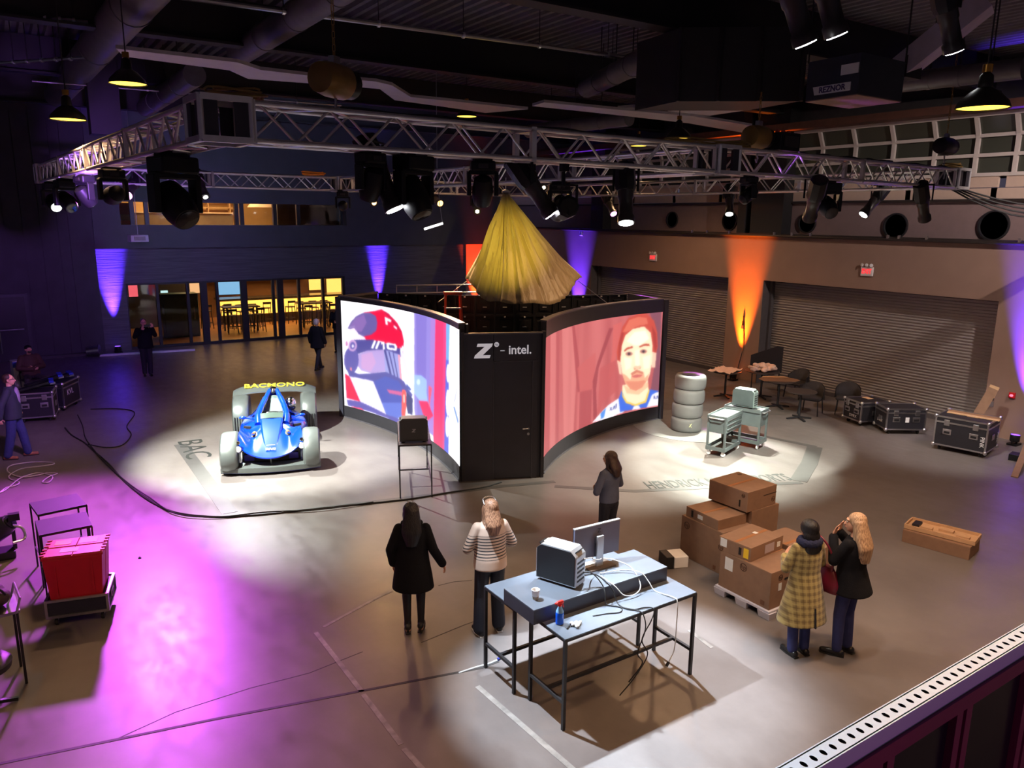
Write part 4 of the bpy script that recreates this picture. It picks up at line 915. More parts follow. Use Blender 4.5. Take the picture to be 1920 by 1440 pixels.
MB().grid([[(6.75, 17.75, 0), (8.02, 18.35, 0)], [(6.75, 17.75, 2.98), (8.02, 18.35, 2.98)]], thick=(-.06, .1, 0)).build('panel', K_blackpanel, fr_)
MB().bar((6.75, 17.75, 2.98), (8.02, 18.35, 2.98), .06).build('top_trim', K_alu_dark, fr_)
fr_ = thing('booth_panel', 'dark end panel with a door handle beside the face screen', 'booth panel')
MB().grid([[(13.36, 13.46, 0), (13.62, 15.1, 0)], [(13.36, 13.46, 2.98), (13.62, 15.1, 2.98)]], thick=(.1, -.02, 0)).build('panel', K_blackpanel, fr_)
dz = MB().grid([[(13.52, 13.75, 0.02), (13.62, 14.5, 0.02)], [(13.52, 13.75, 2.28), (13.62, 14.5, 2.28)]], thick=(.05, -.01, 0)).build('door', K_plinth, fr_)
MB().tube([(13.6, 13.85, 1.0), (13.68, 13.84, 1.0), (13.7, 13.97, 1.0)], 0.012, 8).build('handle', K_alu, dz, 40)

# ---- gold cloth tent hanging from the truss
def tent():
    t = thing('fabric_tent', 'gold fabric cone hung from the truss above the booth', 'fabric tent', (9.55, 14.72, 0))
    zt, n, rows = 5.42, 144, []
    th0 = math.atan2(13.73 - 15.19, 10.84 - 8.68)
    NR = 30
    for i in range(NR + 1):
        s = i / NR; row = []
        for k in range(n):
            th = 2 * math.pi * k / n
            c = math.cos(th - th0); corner = abs(c) ** 8
            sq = max(abs(c), abs(math.sin(th - th0))); side = 1.0 / (abs(math.cos(th - th0)) + abs(math.sin(th - th0)))
            rr = (0.05 + (1.30 * (0.35 + 0.65 * (side / 1.0))) * (s ** 1.08))
            rr *= 1 - 0.05 * math.sin(math.pi * s)
            ple = math.sin(th * 9 + 1.6 * math.sin(th * 3)) * 0.75 + math.sin(th * 29 + 2 * math.sin(th * 5)) * 0.3 + 0.35 * math.sin(th * 47 + 4 * s)
            amp = 0.035 + 0.075 * s * (1.2 - s) * 3
            rr += ple * amp * (0.25 + 0.75 * min(1, s * 3)) * (1 - 0.45 * s)
            hem = 3.10 + 0.45 * corner
            z = zt + (hem - zt) * s + 0.02 * s * math.sin(th * 9 + s * 7) - 0.02 * math.sin(s * 14 + th * 4) * s
            row.append((rr * math.cos(th) + .35 * s, rr * math.sin(th) - .23 * s, z))
        row.append(row[0]); rows.append(row)
    m = bpy.data.materials.new('gold_lining_fabric'); m.use_nodes = True; nt = m.node_tree; b = nt.nodes['Principled BSDF']
    b.inputs['Base Color'].default_value = S(166, 148, 112) + (1,); b.inputs['Roughness'].default_value = 0.45; b.inputs['Sheen Weight'].default_value = 0.4
    nz = nt.nodes.new('ShaderNodeTexNoise'); nz.inputs['Scale'].default_value = 3; mp = nt.nodes.new('ShaderNodeMapping'); tc = nt.nodes.new('ShaderNodeTexCoord'); mp.inputs['Scale'].default_value = (3, 3, 0.6)
    bp = nt.nodes.new('ShaderNodeBump'); bp.inputs['Strength'].default_value = 0.5; bp.inputs['Distance'].default_value = 0.05
    nt.links.new(tc.outputs['Object'], mp.inputs[0]); nt.links.new(mp.outputs[0], nz.inputs['Vector']); nt.links.new(nz.outputs['Fac'], bp.inputs['Height']); nt.links.new(bp.outputs[0], b.inputs['Normal'])
    cl = MB().grid(rows).build('cloth', m, t, 80)
    sd = cl.modifiers.new('thick', 'SOLIDIFY'); sd.thickness = 0.006
    MB().lathe([(0.04, 5.40), (0.09, 5.43), (0.09, 5.47), (0.02, 5.5)], 16).build('crown_ring', K_steel, t, 40)
    MB().tube([(0, 0, 5.45), (0, 0, 5.75)], 0.012, 6).build('lift_line', K_alu, t)
    for sgn in (1, -1):
        MB().tube([(.35 + sgn * 1.24 * math.cos(th0), -.23 + sgn * 1.24 * math.sin(th0), 3.5), (.35 + sgn * 1.95 * math.cos(th0), -.23 + sgn * 1.95 * math.sin(th0), 2.98)], 0.008, 6).build('guy_line', K_alu, t)
    return t
tent()
# ---- stepladder inside the booth
ld = thing('stepladder', 'orange fibreglass stepladder standing inside the booth', 'ladder', (8.55, 15.35, 0), math.radians(-25))
K_or = mat('orange_fibreglass', S(225, 75, 45), 0.45, var=0.08)
LH = 3.18
for sx in (-1, 1):
    MB().bar((sx * 0.17, -0.04, LH), (sx * 0.30, -0.42, 0), 0.04, 0.08).build('front_rail', K_or, ld)
    MB().bar((sx * 0.15, 0.06, LH), (sx * 0.27, 0.75, 0), 0.035, 0.05).build('rear_rail', K_or, ld)
for k in range(1, 10):
    f = k / 10; hw = 0.17 + 0.13 * (1 - f)
    MB().box((0, -0.42 + 0.38 * f, LH * f), (2 * hw, 0.09, 0.025)).build('step', K_alu, ld)
for k in (2, 4, 6, 8):
    f = k / 10; MB().box((0, 0.75 - 0.69 * f, LH * f), (2 * (0.15 + 0.12 * (1 - f)), 0.03, 0.03)).build('rear_brace', K_or, ld)
MB().box((0, 0.01, LH + 0.02), (0.42, 0.2, 0.06)).build('top_cap', K_or, ld, bevel=0.01)
# crowd-control style frame leaning beyond the ladder
rl = thing('roof_frame', 'thin grey pipe frame lying on the booth top beside the ladder', 'pipe frame', (8.2, 17.6, 2.99))
for z in (0.03, 0.22): MB().tube([(0, 0, z), (1.8, -0.9, z + .02)], 0.018, 8).build('rail', K_alu, rl)
for f in (0, .25, .5, .75, 1): MB().tube([(1.8 * f, -.9 * f, 0.02), (1.8 * f, -.9 * f, .23)], 0.014, 8).build('upright', K_alu, rl)
# ================================================================== TRUSS AND STAGE LIGHTS
def PD(px, py, s):
    d = _ray(px, py); t = s / math.hypot(d.x, d.y); return Vector((d.x * t, d.y * t, CAM_H + d.z * t))
K_truss = mat('truss_aluminium', (0.68, 0.66, 0.68), 0.33, 0.6, var=0.1, scale=10)
TZ, TS = 5.5, 0.30
TN = Vector((1.65, 6.9, TZ)); TU = Vector((0.9985, 0.054, 0)); TV = Vector((-0.054, 0.9985, 0))
TWX, TWY = 12.9, 11.6
SEC = 3.0
def truss_proto():
    t = thing('truss_section', 'proto', 'truss')
    h = TS / 2
    ch = MB().tube([(0.03, 0, 0), (SEC - 0.03, 0, 0)], 0.024, 10).mesh('chord'); ch.materials.append(K_truss)
    ch.polygons.foreach_set('use_smooth', [True] * len(ch.polygons)); ch.set_sharp_from_angle(angle=0.7)
    for y in (-h, h):
        for z in (0, TS):
            o = bpy.data.objects.new('chord', ch); COL.objects.link(o); o.parent = t; o.location = (0, y, z)
    n = 9; p = (SEC - 0.12) / n
    bu = MB().tube([(0, 0, 0), (p, 0, TS)], 0.013, 7).mesh('brace'); bdn = MB().tube([(0, 0, TS), (p, 0, 0)], 0.013, 7).mesh('brace')
    for m_ in (bu, bdn): m_.materials.append(K_truss)
    for y in (-h, h):
        for k in range(n):
            o = bpy.data.objects.new('brace', bu if (k + (y > 0)) % 2 else bdn); COL.objects.link(o); o.parent = t; o.location = (0.06 + k * p, y, 0)
    for z in (0, TS):
        for k in range(n):
            o = bpy.data.objects.new('brace', bu if k % 2 else bdn); COL.objects.link(o); o.parent = t
            o.location = (0.06 + k * p, h, z); o.rotation_euler = (math.radians(90), 0, 0)
    fr = MB()
    for z in (0, TS): fr.box((0, 0, z), (0.03, TS + 0.05, 0.05))
    for y in (-h, h): fr.box((0, y, h), (0.03, 0.05, TS))
    fm = fr.mesh('end_frame'); fm.materials.append(K_truss)
    for x in (0.015, SEC - 0.015):
        o = bpy.data.objects.new('end_frame', fm); COL.objects.link(o); o.parent = t; o.location = (x, 0, 0)
    return t
TP = truss_proto(); _used = [False]
def beam(a, b, n, label, ends=0.22):
    a, b = Vector(a), Vector(b); d = (b - a); L = d.length; d.normalize(); a = a + d * ends; L -= 2 * ends
    rz = math.atan2(d.y, d.x); ln = L / n
    for k in range(n):
        if _used[0]: o = copy_tree(TP)
        else: o = TP; _used[0] = True
        o.location = a + d * (ln * k); o.rotation_euler = (0, 0, rz); o.scale = (ln / SEC, 1, 1)
        o['label'] = label % ('first', 'second', 'third', 'fourth')[k]; o['group'] = 'lighting truss sections'
TR, TL = TN + TU * TWX, TN + TV * TWY; TF = TN + TU * TWX + TV * TWY
TM, TM2 = TN + TU * 6.35, TN + TU * 6.35 + TV * TWY
beam(TN, TM, 2, '%s aluminium truss section of the near beam from the hoist corner')
beam(TM, TR, 2, '%s aluminium truss section of the near beam from the cable-laden joint')
beam(TN, TL, 4, '%s aluminium truss section of the side beam towards the dark wall')
beam(TL, TM2, 2, '%s aluminium truss section of the far beam from the dark wall end')
beam(TM2, TF, 2, '%s aluminium truss section of the far beam towards the shutters')
beam(TR, TF, 4, '%s aluminium truss section of the beam along the shutters')
beam(TM, TM2, 4, '%s aluminium truss section of the middle beam over the tent')
K_plate = mat('truss_plate', (0.05, 0.045, 0.06), 0.4, 0.5)
def corner(p, label):
    t = thing('truss_corner', label, 'truss corner', p, math.atan2(TU.y, TU.x)); t['group'] = 'truss corner blocks'
    s = 0.20
    for sx in (-1, 1):
        for sy in (-1, 1): MB().tube([(sx * s, sy * s, -0.02), (sx * s, sy * s, TS + 0.02)], 0.026, 10).build('corner_post', K_truss, t, 40)
    for z in (-.01, TS + .01):
        for sx in (-1, 1):
            MB().box((sx * s, 0, z), (0.05, 2 * s, 0.05)).build('rail', K_truss, t); MB().box((0, sx * s, z), (2 * s, 0.05, 0.05)).build('rail', K_truss, t)
    for sx in (-1, 1):
        for f in (-1, 1):
            MB().box((sx * s, f * 0.13, TS / 2), (0.012, 0.13, TS - .03)).build('gusset_plate', K_plate, t)
            MB().box((f * 0.13, sx * s, TS / 2), (0.13, 0.012, TS - .03)).build('gusset_plate', K_plate, t)
    return t
for p, l in ((TN, 'truss corner block under warm light nearest the hoist'), (TR, 'truss corner block near the glazed upper windows'), (TL, 'truss corner block against the dark boarded wall'), (TF, 'far truss corner block towards the shutters'), (TM, 'truss junction block beneath the cable pile'), (TM2, 'far truss junction block behind the tent')):
    corner(p, l)

# ---- fixtures
K_fix = mat('fixture_black', (0.010, 0.010, 0.012), 0.45, var=0.06, spec=0.25)
K_fixb = mat('fixture_barrel', (0.035, 0.03, 0.03), 0.4, 0.3)
def clampset(t, z):
    MB().box((0, 0, -0.03), (0.09, 0.07, 0.12)).build('clamp', K_fix, t)
    MB().tube([(0, 0, -0.05), (0, 0, z)], 0.016, 8).build('stem', K_fix, t)
def profile_spot(lens, aim, label, watts, col, deg=36, lcol=(1, 1, 1), lstr=30.0, blend=0.3, top=TZ, lr=0.085, size=0.05):
    lens, aim = Vector(lens), Vector(aim); d = (aim - lens).normalized()
    piv = lens - d * 0.42
    t = thing('profile_spot', label, 'stage light', (piv.x, piv.y, top), 0, 'profile stage lights')
    o = Vector((piv.x, piv.y, top)); R3 = rot_to(d); pl = piv - o
    clampset(t, pl.z + 0.26)
    side = d.cross(Vector((0, 0, 1))); side = side.normalized() if side.length > 0.05 else Vector((1, 0, 0))
    for sg in (-1, 1): MB().bar(pl + side * sg * 0.15, pl + side * sg * 0.15 + Vector((0, 0, 0.27)), 0.03, 0.012).build('yoke_arm', K_fix, t)
    MB().bar(pl + side * -0.16 + Vector((0, 0, 0.27)), pl + side * 0.16 + Vector((0, 0, 0.27)), 0.03, 0.02).build('yoke_bridge', K_fix, t)
    b = MB().lathe([(0.09, -0.36), (0.125, -0.34), (0.13, -0.06), (0.11, 0.0), (0.085, 0.02)], 8, pl, R3).build('lamp_housing', K_fix, t, 30)
    MB().lathe([(0.10, -0.02), (0.10, 0.08), (0.088, 0.10), (0.088, 0.30), (0.105, 0.32), (0.105, 0.40)], 18, pl, R3).build('lens_barrel', K_fixb, t, 40)
    ln = MB().lathe([(0.012, 0.398), (lr, 0.398), (lr, 0.41), (0.012, 0.416)], 20, pl, R3).build('lens', glow('lens_' + '_'.join('%d' % (c * 100) for c in lcol) + '_%d' % lstr, lcol, lstr), t, 40)
    MB().tube([pl - d * 0.34, pl - d * 0.4 + Vector((0, 0, -.1)), pl + Vector((0.05, 0.1, 0.1)), (0.03, 0.08, -0.02)], 0.008, 6).build('power_cable', K_rubber, t)
    if watts: spot('beam_source', t, pl + d * 0.45, aim - o, watts, col, deg, blend, size)
    return t
def moving_head(hang, aim, label, sc=1.0, lcol=None, lstr=20, watts=0, col=(1, 1, 1), deg=40, size=0.06):
    hang = Vector(hang); t = thing('moving_head', label, 'stage light', hang, 0, 'moving-head stage lights')
    aim = Vector(aim) - hang; piv = Vector((0, 0, -0.46 * sc)); d = (aim - piv).normalized(); R3 = rot_to(d)
    side = d.cross(Vector((0, 0, 1))); side = side.normalized() if side.length > 0.05 else Vector((1, 0, 0))
    az = math.atan2(side.y, side.x)
    MB().box((0, 0, -0.02), (0.30 * sc, 0.05, 0.06)).build('clamp', K_fix, t, )
    MB().box((0, 0, -0.12 * sc), (0.36 * sc, 0.28 * sc, 0.15 * sc), az).build('base', K_fix, t, bevel=0.02)
    MB().box((0, 0, -0.21 * sc), (0.42 * sc, 0.14 * sc, 0.06 * sc), az).build('yoke_bridge', K_fix, t, bevel=0.01)
    for sg in (-1, 1): MB().box(side * sg * 0.20 * sc + Vector((0, 0, -0.37 * sc)), (0.06 * sc, 0.14 * sc, 0.34 * sc), az).build('yoke_arm', K_fix, t, bevel=0.01)
    MB().lathe([(0.07 * sc, -0.22 * sc), (0.13 * sc, -0.18 * sc), (0.155 * sc, -0.02 * sc), (0.15 * sc, 0.10 * sc), (0.125 * sc, 0.20 * sc), (0.115 * sc, 0.22 * sc)], 20, piv, R3).build('head', K_fix, t, 40)
    lm = glow('lens_' + '_'.join('%d' % (c * 100) for c in lcol) + '_%d' % lstr, lcol, lstr) if lcol else mat('dark_lens', (0.02, 0.02, 0.025), 0.08, var=0)
    MB().lathe([(0.01, 0.215 * sc), (0.10 * sc, 0.215 * sc), (0.10 * sc, 0.225 * sc), (0.01, 0.235 * sc)], 20, piv, R3).build('lens', lm, t, 40)
    MB().box(Vector((0, 0, -0.12 * sc)) + Matrix.Rotation(az, 3, 'Z') @ Vector((0, -0.145 * sc, 0)), (0.14 * sc, 0.012, 0.06 * sc), az).build('display_panel', K_fixb, t)
    if watts: spot('beam_source', t, piv + d * 0.26 * sc, aim, watts, col, deg, 0.5, size)
    return t
W0 = (1.0, 0.97, 0.95); WC = (0.78, 0.89, 1.0)
TABLE = (4.95, 5.9, 0.9)
# near beam, from the hoist corner to the shutters
profile_spot(PY(742, 396, 7.12), (4.75, 5.7, 0.6), 'bright profile light over the striped-sweater woman', 2300, WC, 42, (0.95, 0.97, 1), 40, blend=0.55)
profile_spot(PY(1036, 404, 7.15), (7.9, 5.6, 0.9), 'profile light in front of the tent, leaning towards the shutters', 260, (1, 0.93, 0.85), 40, (1, 1, 1), 30)
profile_spot(PY(1174, 421, 7.18), (5.6, 5.9, 0.6), 'profile light aimed straight down beneath the truss joint', 2300, WC, 42, (1, 1, 1), 30, blend=0.55)
profile_spot(PY(1517, 412, 7.35), (13.2, 10.5, 0.3), 'profile light below the cable-laden joint, over the plaid coat', 3000, (0.93, 1.0, 0.88), 38, (1, 1, 1), 30)
profile_spot(PY(1734, 414, 7.45), (16.9, 8.2, 0.4), 'profile light nearest the glazed window corner', 700, (1, 0.96, 0.92), 48, (1, 1, 1), 30, blend=1.0)
moving_head(PY(775, 284, 7.12) + Vector((0, 0, 0.0)), (4.5, 4.0, 0), 'big unlit moving head beside the brightest profile light', 0.95)
moving_head(PY(694, 280, 7.1), (2.5, 9, 0), 'unlit moving head left of the big dark one', 0.7)
moving_head(PY(905, 296, 7.15), (5.5, 9.5, 0), 'unlit moving head in front of the middle truss', 0.72)
moving_head(TM + TV * 3.2, (9.3, 14, 3), 'unlit moving head behind the leaning profile light', 0.9)
moving_head(PY(1556, 338, 7.35), (8.0, 3.0, 2), 'small unlit moving head facing the camera by the middle hoist', 0.85)
moving_head(PY(1405, 330, 7.3) * 1.0 - Vector((0, 0, PY(1405, 330, 7.3).z - TZ)), P(1745, 75, 7.5), 'dim moving head over the orange-lit wall, with an added violet beam', 0.6, (0.6, 0.2, 1.0), 2, 150, (0.5, 0.12, 1.0), 24)  # violet beam added to this head to colour the sloping duct
# side beam towards the dark wall
sp = lambda f: TN + TV * (TWY * f)
moving_head(sp(0.14) + Vector((0, 0, 0)), (3.0, 4.5, 1.5), 'large black moving head hanging at the hoist corner', 1.1)
moving_head(sp(0.42), (-2.0, 30.0, 2.5), 'moving head midway along the side beam with an added violet wash', 0.8, (0.5, 0.25, 1.0), 3, 1500, (0.45, 0.16, 1.0), 75)  # violet beam added to lift the boarded wall in place of haze
moving_head(sp(0.62), (4.3, 15.6, 0.4), 'moving head along the side beam that lights the car', 0.75, (0.9, 0.97, 1), 5, 5800, (0.95, 1.0, 0.92), 62)
moving_head(sp(0.80), (3.6, 9.0, 0), 'slim unlit moving head before the boarded wall', 0.9)
moving_head(sp(0.955), (2.2, 8.0, 0), 'greenish-white moving head at the far dark corner', 0.9, (0.9, 1, 0.85), 14, 60, (0.9, 1, 0.9), 50)
# far beam
def fb(px, py): 
    d = _ray(px, py); A = TL; 
    # intersect with far beam's vertical plane
    n = TV; t = (A - TV * 0.34 - Vector((0, 0, CAM_H))).dot(n) / d.dot(n); return Vector((0, 0, CAM_H)) + d * t
profile_spot(fb(238, 367), (-1.7, 11.2, 0), 'pink-violet profile light at the dark end of the far beam', 6200, (0.74, 0.10, 1.0), 70, (1.0, 0.38, 0.95), 4, blend=0.8, lr=0.10, size=0.22)
profile_spot(fb(386, 371), (4.7, 13.9, 0.0), 'small white profile light over the back of the car', 3800, (0.95, 1.0, 0.92), 48, (1, 1, 0.95), 10, blend=0.6, lr=0.05)
profile_spot(fb(702, 381), (7.5, 6.5, 0), 'dim orange profile light left of the brightest one', 300, (1, 0.55, 0.22), 50, (1.0, 0.5, 0.2), 4, lr=0.06)
profile_spot(fb(826, 382), (9.8, 6, 0), 'glowing orange profile light beyond the helmet screen', 700, (1, 0.50, 0.2), 60, (1.0, 0.42, 0.12), 5, blend=0.7, lr=0.08)
profile_spot(fb(895, 397), (6, 8, 0), 'small yellow-green profile light left of the tent', 700, (1, 0.92, 0.8), 45, (1.0, 0.95, 0.6), 14, lr=0.05, blend=0.7)
profile_spot(fb(1020, 352), (9, 4, 0), 'warm profile light seen through the truss right of the tent', 450, (1, 0.72, 0.45), 55, (1, 0.85, 0.5), 10, blend=0.8, lr=0.05)
moving_head(fb(640, 300) * 1.0 - Vector((0, 0, fb(640, 300).z - TZ)), (11.5, BY, 3.6), 'moving head added on the far beam for a blue wash, left of the orange light', 0.8, (0.5, 0.6, 1.0), 2, 650, (0.42, 0.5, 1.0), 95)  # lamp added to lift the back bulkhead in place of haze
profile_spot(TM + TV * 7.6 + Vector((0.1, 0, -0.45)), (9.2, 13.6, 3.2), 'amber profile light on the middle beam aimed at the tent', 0, (1, 0.6, 0.1), 30, (1, 0.6, 0.1), 3)
profile_spot(TM + TV * 1.0 + Vector((-2.3, -0.70, -0.55)), (9.45, 14.6, 4.2), 'amber profile light before the truss joint, aimed at the gold tent', 2600, (1, 0.76, 0.10), 17, (1, 0.6, 0.1), 3, blend=1.0, size=0.03)
# beam along the shutters
rb = lambda f: TR + TV * (TWY * f)
profile_spot(rb(0.42) + Vector((0, 0, -0.5)), (12.4, 10.6, 0.2), 'profile light above the tool carts on the shutter-side beam', 4800, (0.93, 1.0, 0.86), 44, (0.95, 1, 0.9), 6, blend=0.5)
profile_spot(rb(0.75) + Vector((0, 0, -0.5)), (13.3, 12.45, 1.2), 'magenta profile light above the tyre stack on the shutter-side beam', 2200, (0.85, 0.12, 1.0), 18, (1, 0.3, 1), 6, blend=0.5)
profile_spot(rb(0.14) + Vector((0, 0, -0.5)), (10.5, 10.6, 0), 'profile light on the shutter-side beam near the window corner', 3600, (0.95, 1.0, 0.86), 40, (1, 1, 0.95), 6, blend=0.6)
# ceiling spots top right, pointing down
K_ = 0
for k, (px, py, s, l, w_, ta_, dg_, c_) in enumerate(((1512, 86, 7.2, 'ceiling spot above the plenum, left one of the close pair', 170, (.45, -.15, -1), 80, (1, .86, .74)), (1570, 70, 7.5, 'ceiling spot above the plenum, right one of the close pair', 170, (.45, -.12, -1), 80, (1, .88, .8)), (1790, 100, 9.5, 'lone ceiling spot beside the sloping purple duct', 260, (.45, -.1, -1), 80, (1, .84, .76)))):
    p = PD(px, py, s)
    profile_spot(p, p + Vector(ta_), l, w_, c_, dg_, (1, 1, 1), 14, blend=0.8, top=8.0)

profile_spot((3.2, 2.6, 7.3), (1.35, .55, 4.15), 'ceiling spot added over the camera to light the balcony rail', 300, (.66, .82, 1), 40, (1, 1, 1), 6, blend=.9, top=8.0)  # unseen lamp added to put cool light on the rail plate
profile_spot((15.6, 3.6, 7.7), (19, 12.0, 1.8), 'ceiling spot added over the near floor to wash the shutter wall', 1500, (1, .82, .74), 80, (1, .9, .8), 6, blend=.9, top=8.0)  # unseen lamp added to brighten the shutter wall
# ---- hoists
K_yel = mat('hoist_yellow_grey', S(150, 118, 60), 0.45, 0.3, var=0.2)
def hoist(p, label, chain_top=8.6, yaw=0.0, m=None, sc=1.0):
    t = thing('chain_hoist', label, 'hoist', p, yaw, 'chain hoists')
    MB().lathe([(0.06 * sc, -0.25 * sc), (0.13 * sc, -0.23 * sc), (0.15 * sc, -0.1 * sc), (0.15 * sc, 0.12 * sc), (0.13 * sc, 0.15 * sc)], 20, (0, 0, 0), rot_to((1, 0, 0))).build('motor_body', m or K_yel, t, 40)
    MB().lathe([(0.13 * sc, 0.15 * sc), (0.13 * sc, 0.25 * sc), (0.11 * sc, 0.27 * sc)], 20, (0, 0, 0), rot_to((1, 0, 0))).build('end_cap', K_fix, t, 40)
    MB().box((0, 0, 0.17 * sc), (0.1 * sc, 0.06 * sc, 0.08 * sc)).build('top_bracket', K_steel, t)
    MB().tube([(0.0, 0, -0.14 * sc), (0, 0, -0.24 * sc), (0.03, 0, -0.28 * sc), (0, 0, -0.33 * sc), (-0.03, 0, -0.29 * sc)], 0.012, 6).build('hook', K_steel, t, 40)
    n = int((chain_top - p[2] - 0.18) / 0.055)
    lk = MB().tube([(0.012, 0, 0), (0.012, 0, 0.05), (-0.012, 0, 0.05), (-0.012, 0, 0), (0.012, 0, 0)], 0.005, 5, False).mesh('chain_link'); lk.materials.append(mat('chain_brass', S(170, 130, 70), 0.35, 0.8))
    for k in range(n):
        o = bpy.data.objects.new('chain_link', lk); COL.objects.link(o); o.parent = t; o.location = (0, 0, 0.2 * sc + k * 0.055); o.rotation_euler = (0, 0, (k % 2) * math.pi / 2)
    return t
h1 = PD(628, 152, 7.55)
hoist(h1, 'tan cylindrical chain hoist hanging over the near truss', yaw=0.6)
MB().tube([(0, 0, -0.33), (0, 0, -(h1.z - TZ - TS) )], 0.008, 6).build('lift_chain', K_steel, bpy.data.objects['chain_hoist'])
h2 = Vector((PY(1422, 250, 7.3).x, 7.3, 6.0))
hoist(h2, 'yellow-grey chain hoist standing on the truss joint among cables', yaw=0.2, chain_top=6.6)
h3 = Vector((PY(1772, 285, 7.5).x, 7.5, 6.18))
hoist(h3, 'black chain hoist above the window-corner end of the truss', yaw=0.1, m=K_fix)
pb = thing('power_box', 'black power distribution box sitting on the truss joint', 'box', (PY(1466, 275, 7.3).x, 7.3, TZ + TS + 0.03))
MB().box((0, 0, 0.13), (0.42, 0.28, 0.24)).build('casing', K_fix, pb, bevel=0.01)
MB().box((0, -0.15, 0.13), (0.3, 0.02, 0.14)).build('front_plate', K_fixb, pb)
for x in (-.12, 0, .12): MB().lathe([(0.03, 0), (0.03, 0.04)], 10, (x, 0, 0.25)).build('socket', mat('red_socket', S(200, 50, 40), 0.4), pb)
# cable coils on the truss
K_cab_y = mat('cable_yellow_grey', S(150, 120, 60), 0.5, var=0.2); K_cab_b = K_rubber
def coil(c, rx, ry, n, label, m, r=0.012, hz=0.06):
    pts = []
    for k in range(n * 14):
        a = 2 * math.pi * k / 14; q = 1 + 0.18 * math.sin(a * 0.37) + 0.1 * math.sin(a * 1.7)
        pts.append(Vector(c) + Vector((rx * q * math.cos(a), ry * q * math.sin(a), hz * k / (n * 14) + 0.012 * math.sin(a * 2.3))))
    return tag(MB().tube(pts, r, 6).build('cable_coil', m, None, 60), label, 'cable', 'cable coils on the truss')
coil((PY(1375, 292, 7.3).x, 7.3, TZ + TS + 0.04), 0.28, 0.09, 6, 'yellow cable coil beside the power box on the truss', K_cab_y)
coil((PY(1300, 285, 7.3).x, 7.3, TZ + TS + 0.04), 0.5, 0.08, 3, 'loose yellow cables left of the truss joint', K_cab_y, 0.009)
coil((TN.x + 0.15, TN.y, TZ + TS + 0.05), 0.22, 0.14, 5, 'yellow cable coil on the hoist corner block', K_cab_y, 0.010)
coil((TR.x - 0.1, TR.y, TZ + TS + 0.05), 0.2, 0.14, 5, 'yellow cable coil on the window-end corner block', K_cab_y, 0.012)
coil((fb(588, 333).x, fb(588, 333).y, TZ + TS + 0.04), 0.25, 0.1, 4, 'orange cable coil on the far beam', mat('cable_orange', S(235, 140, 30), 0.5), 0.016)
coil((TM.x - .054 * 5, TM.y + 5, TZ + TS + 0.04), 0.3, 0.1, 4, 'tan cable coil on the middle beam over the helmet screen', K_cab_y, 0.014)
wl = thing('truss_wiring', 'black wiring draped over the near truss top', 'cable')
for k, (f0, f1, dz) in enumerate(((0.08, 0.34, .03), (0.62, 0.82, .05), (0.66, 0.98, .06), (0.7, 0.93, .04))):
    pts = [TN + TU * (TWX * (f0 + (f1 - f0) * i / 14)) + Vector((0, -0.13 + 0.03 * k, TS + 0.03 + dz * 0.3 * math.sin(i * 1.9 + k) - (0.16 * abs(math.sin(i * 0.9)) if dz < 0 else 0))) for i in range(15)]
    MB().tube(catmull(pts, 3), 0.013, 6).build('cable_run', K_rubber, wl, 60)
fl = thing('feed_cables', 'bundle of black feed cables sagging from the truss corner to the shutter wall', 'cable')
for k in range(4):
    a = TR + Vector((0.15, 0.05 * k, 0.02)); b = Vector((RX - 0.02, TR.y - 1.6 - 0.06 * k, 5.15 + .02 * k))
    pts = [a.lerp(b, i / 10) + Vector((0, 0, -(0.25 + 0.12 * k) * math.sin(math.pi * i / 10) * (1 - i / 14))) for i in range(11)]
    MB().tube(pts, 0.016, 6).build('cable_run', K_rubber, fl, 60)

# ---- pendants
K_shade = mat('pendant_shade_black', (0.015, 0.013, 0.012), 0.35)
K_pend = glow('pendant_amber', (1.0, 0.62, 0.06), 3.0)
def pendant_proto():
    t = thing('pendant_lamp', 'proto', 'pendant lamp')
    MB().lathe([(0.24, 0.0), (0.22, 0.06), (0.13, 0.15), (0.07, 0.19), (0.06, 0.30), (0.03, 0.33)], 24, cap=False).build('shade', K_shade, t, 40)
    MB().lathe([(0.001, 0.012), (0.225, 0.012), (0.225, 0.02), (0.001, 0.02)], 24).build('lit_opening', K_pend, t)
    MB().lathe([(0.045, 0.33), (0.045, 0.40)], 12).build('socket_cap', mat('brass', S(180, 130, 60), 0.3, 0.9), t, 40)
    MB().tube([(0, 0, 0.4), (0, 0, 2.0)], 0.008, 6).build('cord', K_col, t)
    return t
PP = pendant_proto(); first = True
PEND = [(PD(240, 158, 12.0), 'amber pendant lamp just behind the dark hung column'), (PD(128, 225, 13.0), 'amber pendant lamp left of the dark hung column'),
        (PD(875, 219, 19), 'amber pendant lamp above the helmet-screen side of the truss'), (PD(1272, 259, 15.5), 'amber pendant lamp left of the cable pile'),
        (PD(1842, 204, 9.0), 'amber pendant lamp before the glazed windows'), (Vector((-3.5, 5.0, 6.9)), 'amber pendant lamp added out over the near floor, dark wall side'),
        (Vector((4.0, 1.5, 6.9)), 'amber pendant lamp added above the balcony rail'), (Vector((11.0, 1.5, 6.9)), 'amber pendant lamp added over the near floor, shutter side'), (Vector((15.5, 17.0, 6.9)), 'amber pendant lamp added over the face screen end')]  # pendants given as plain vectors are added for warm fill light
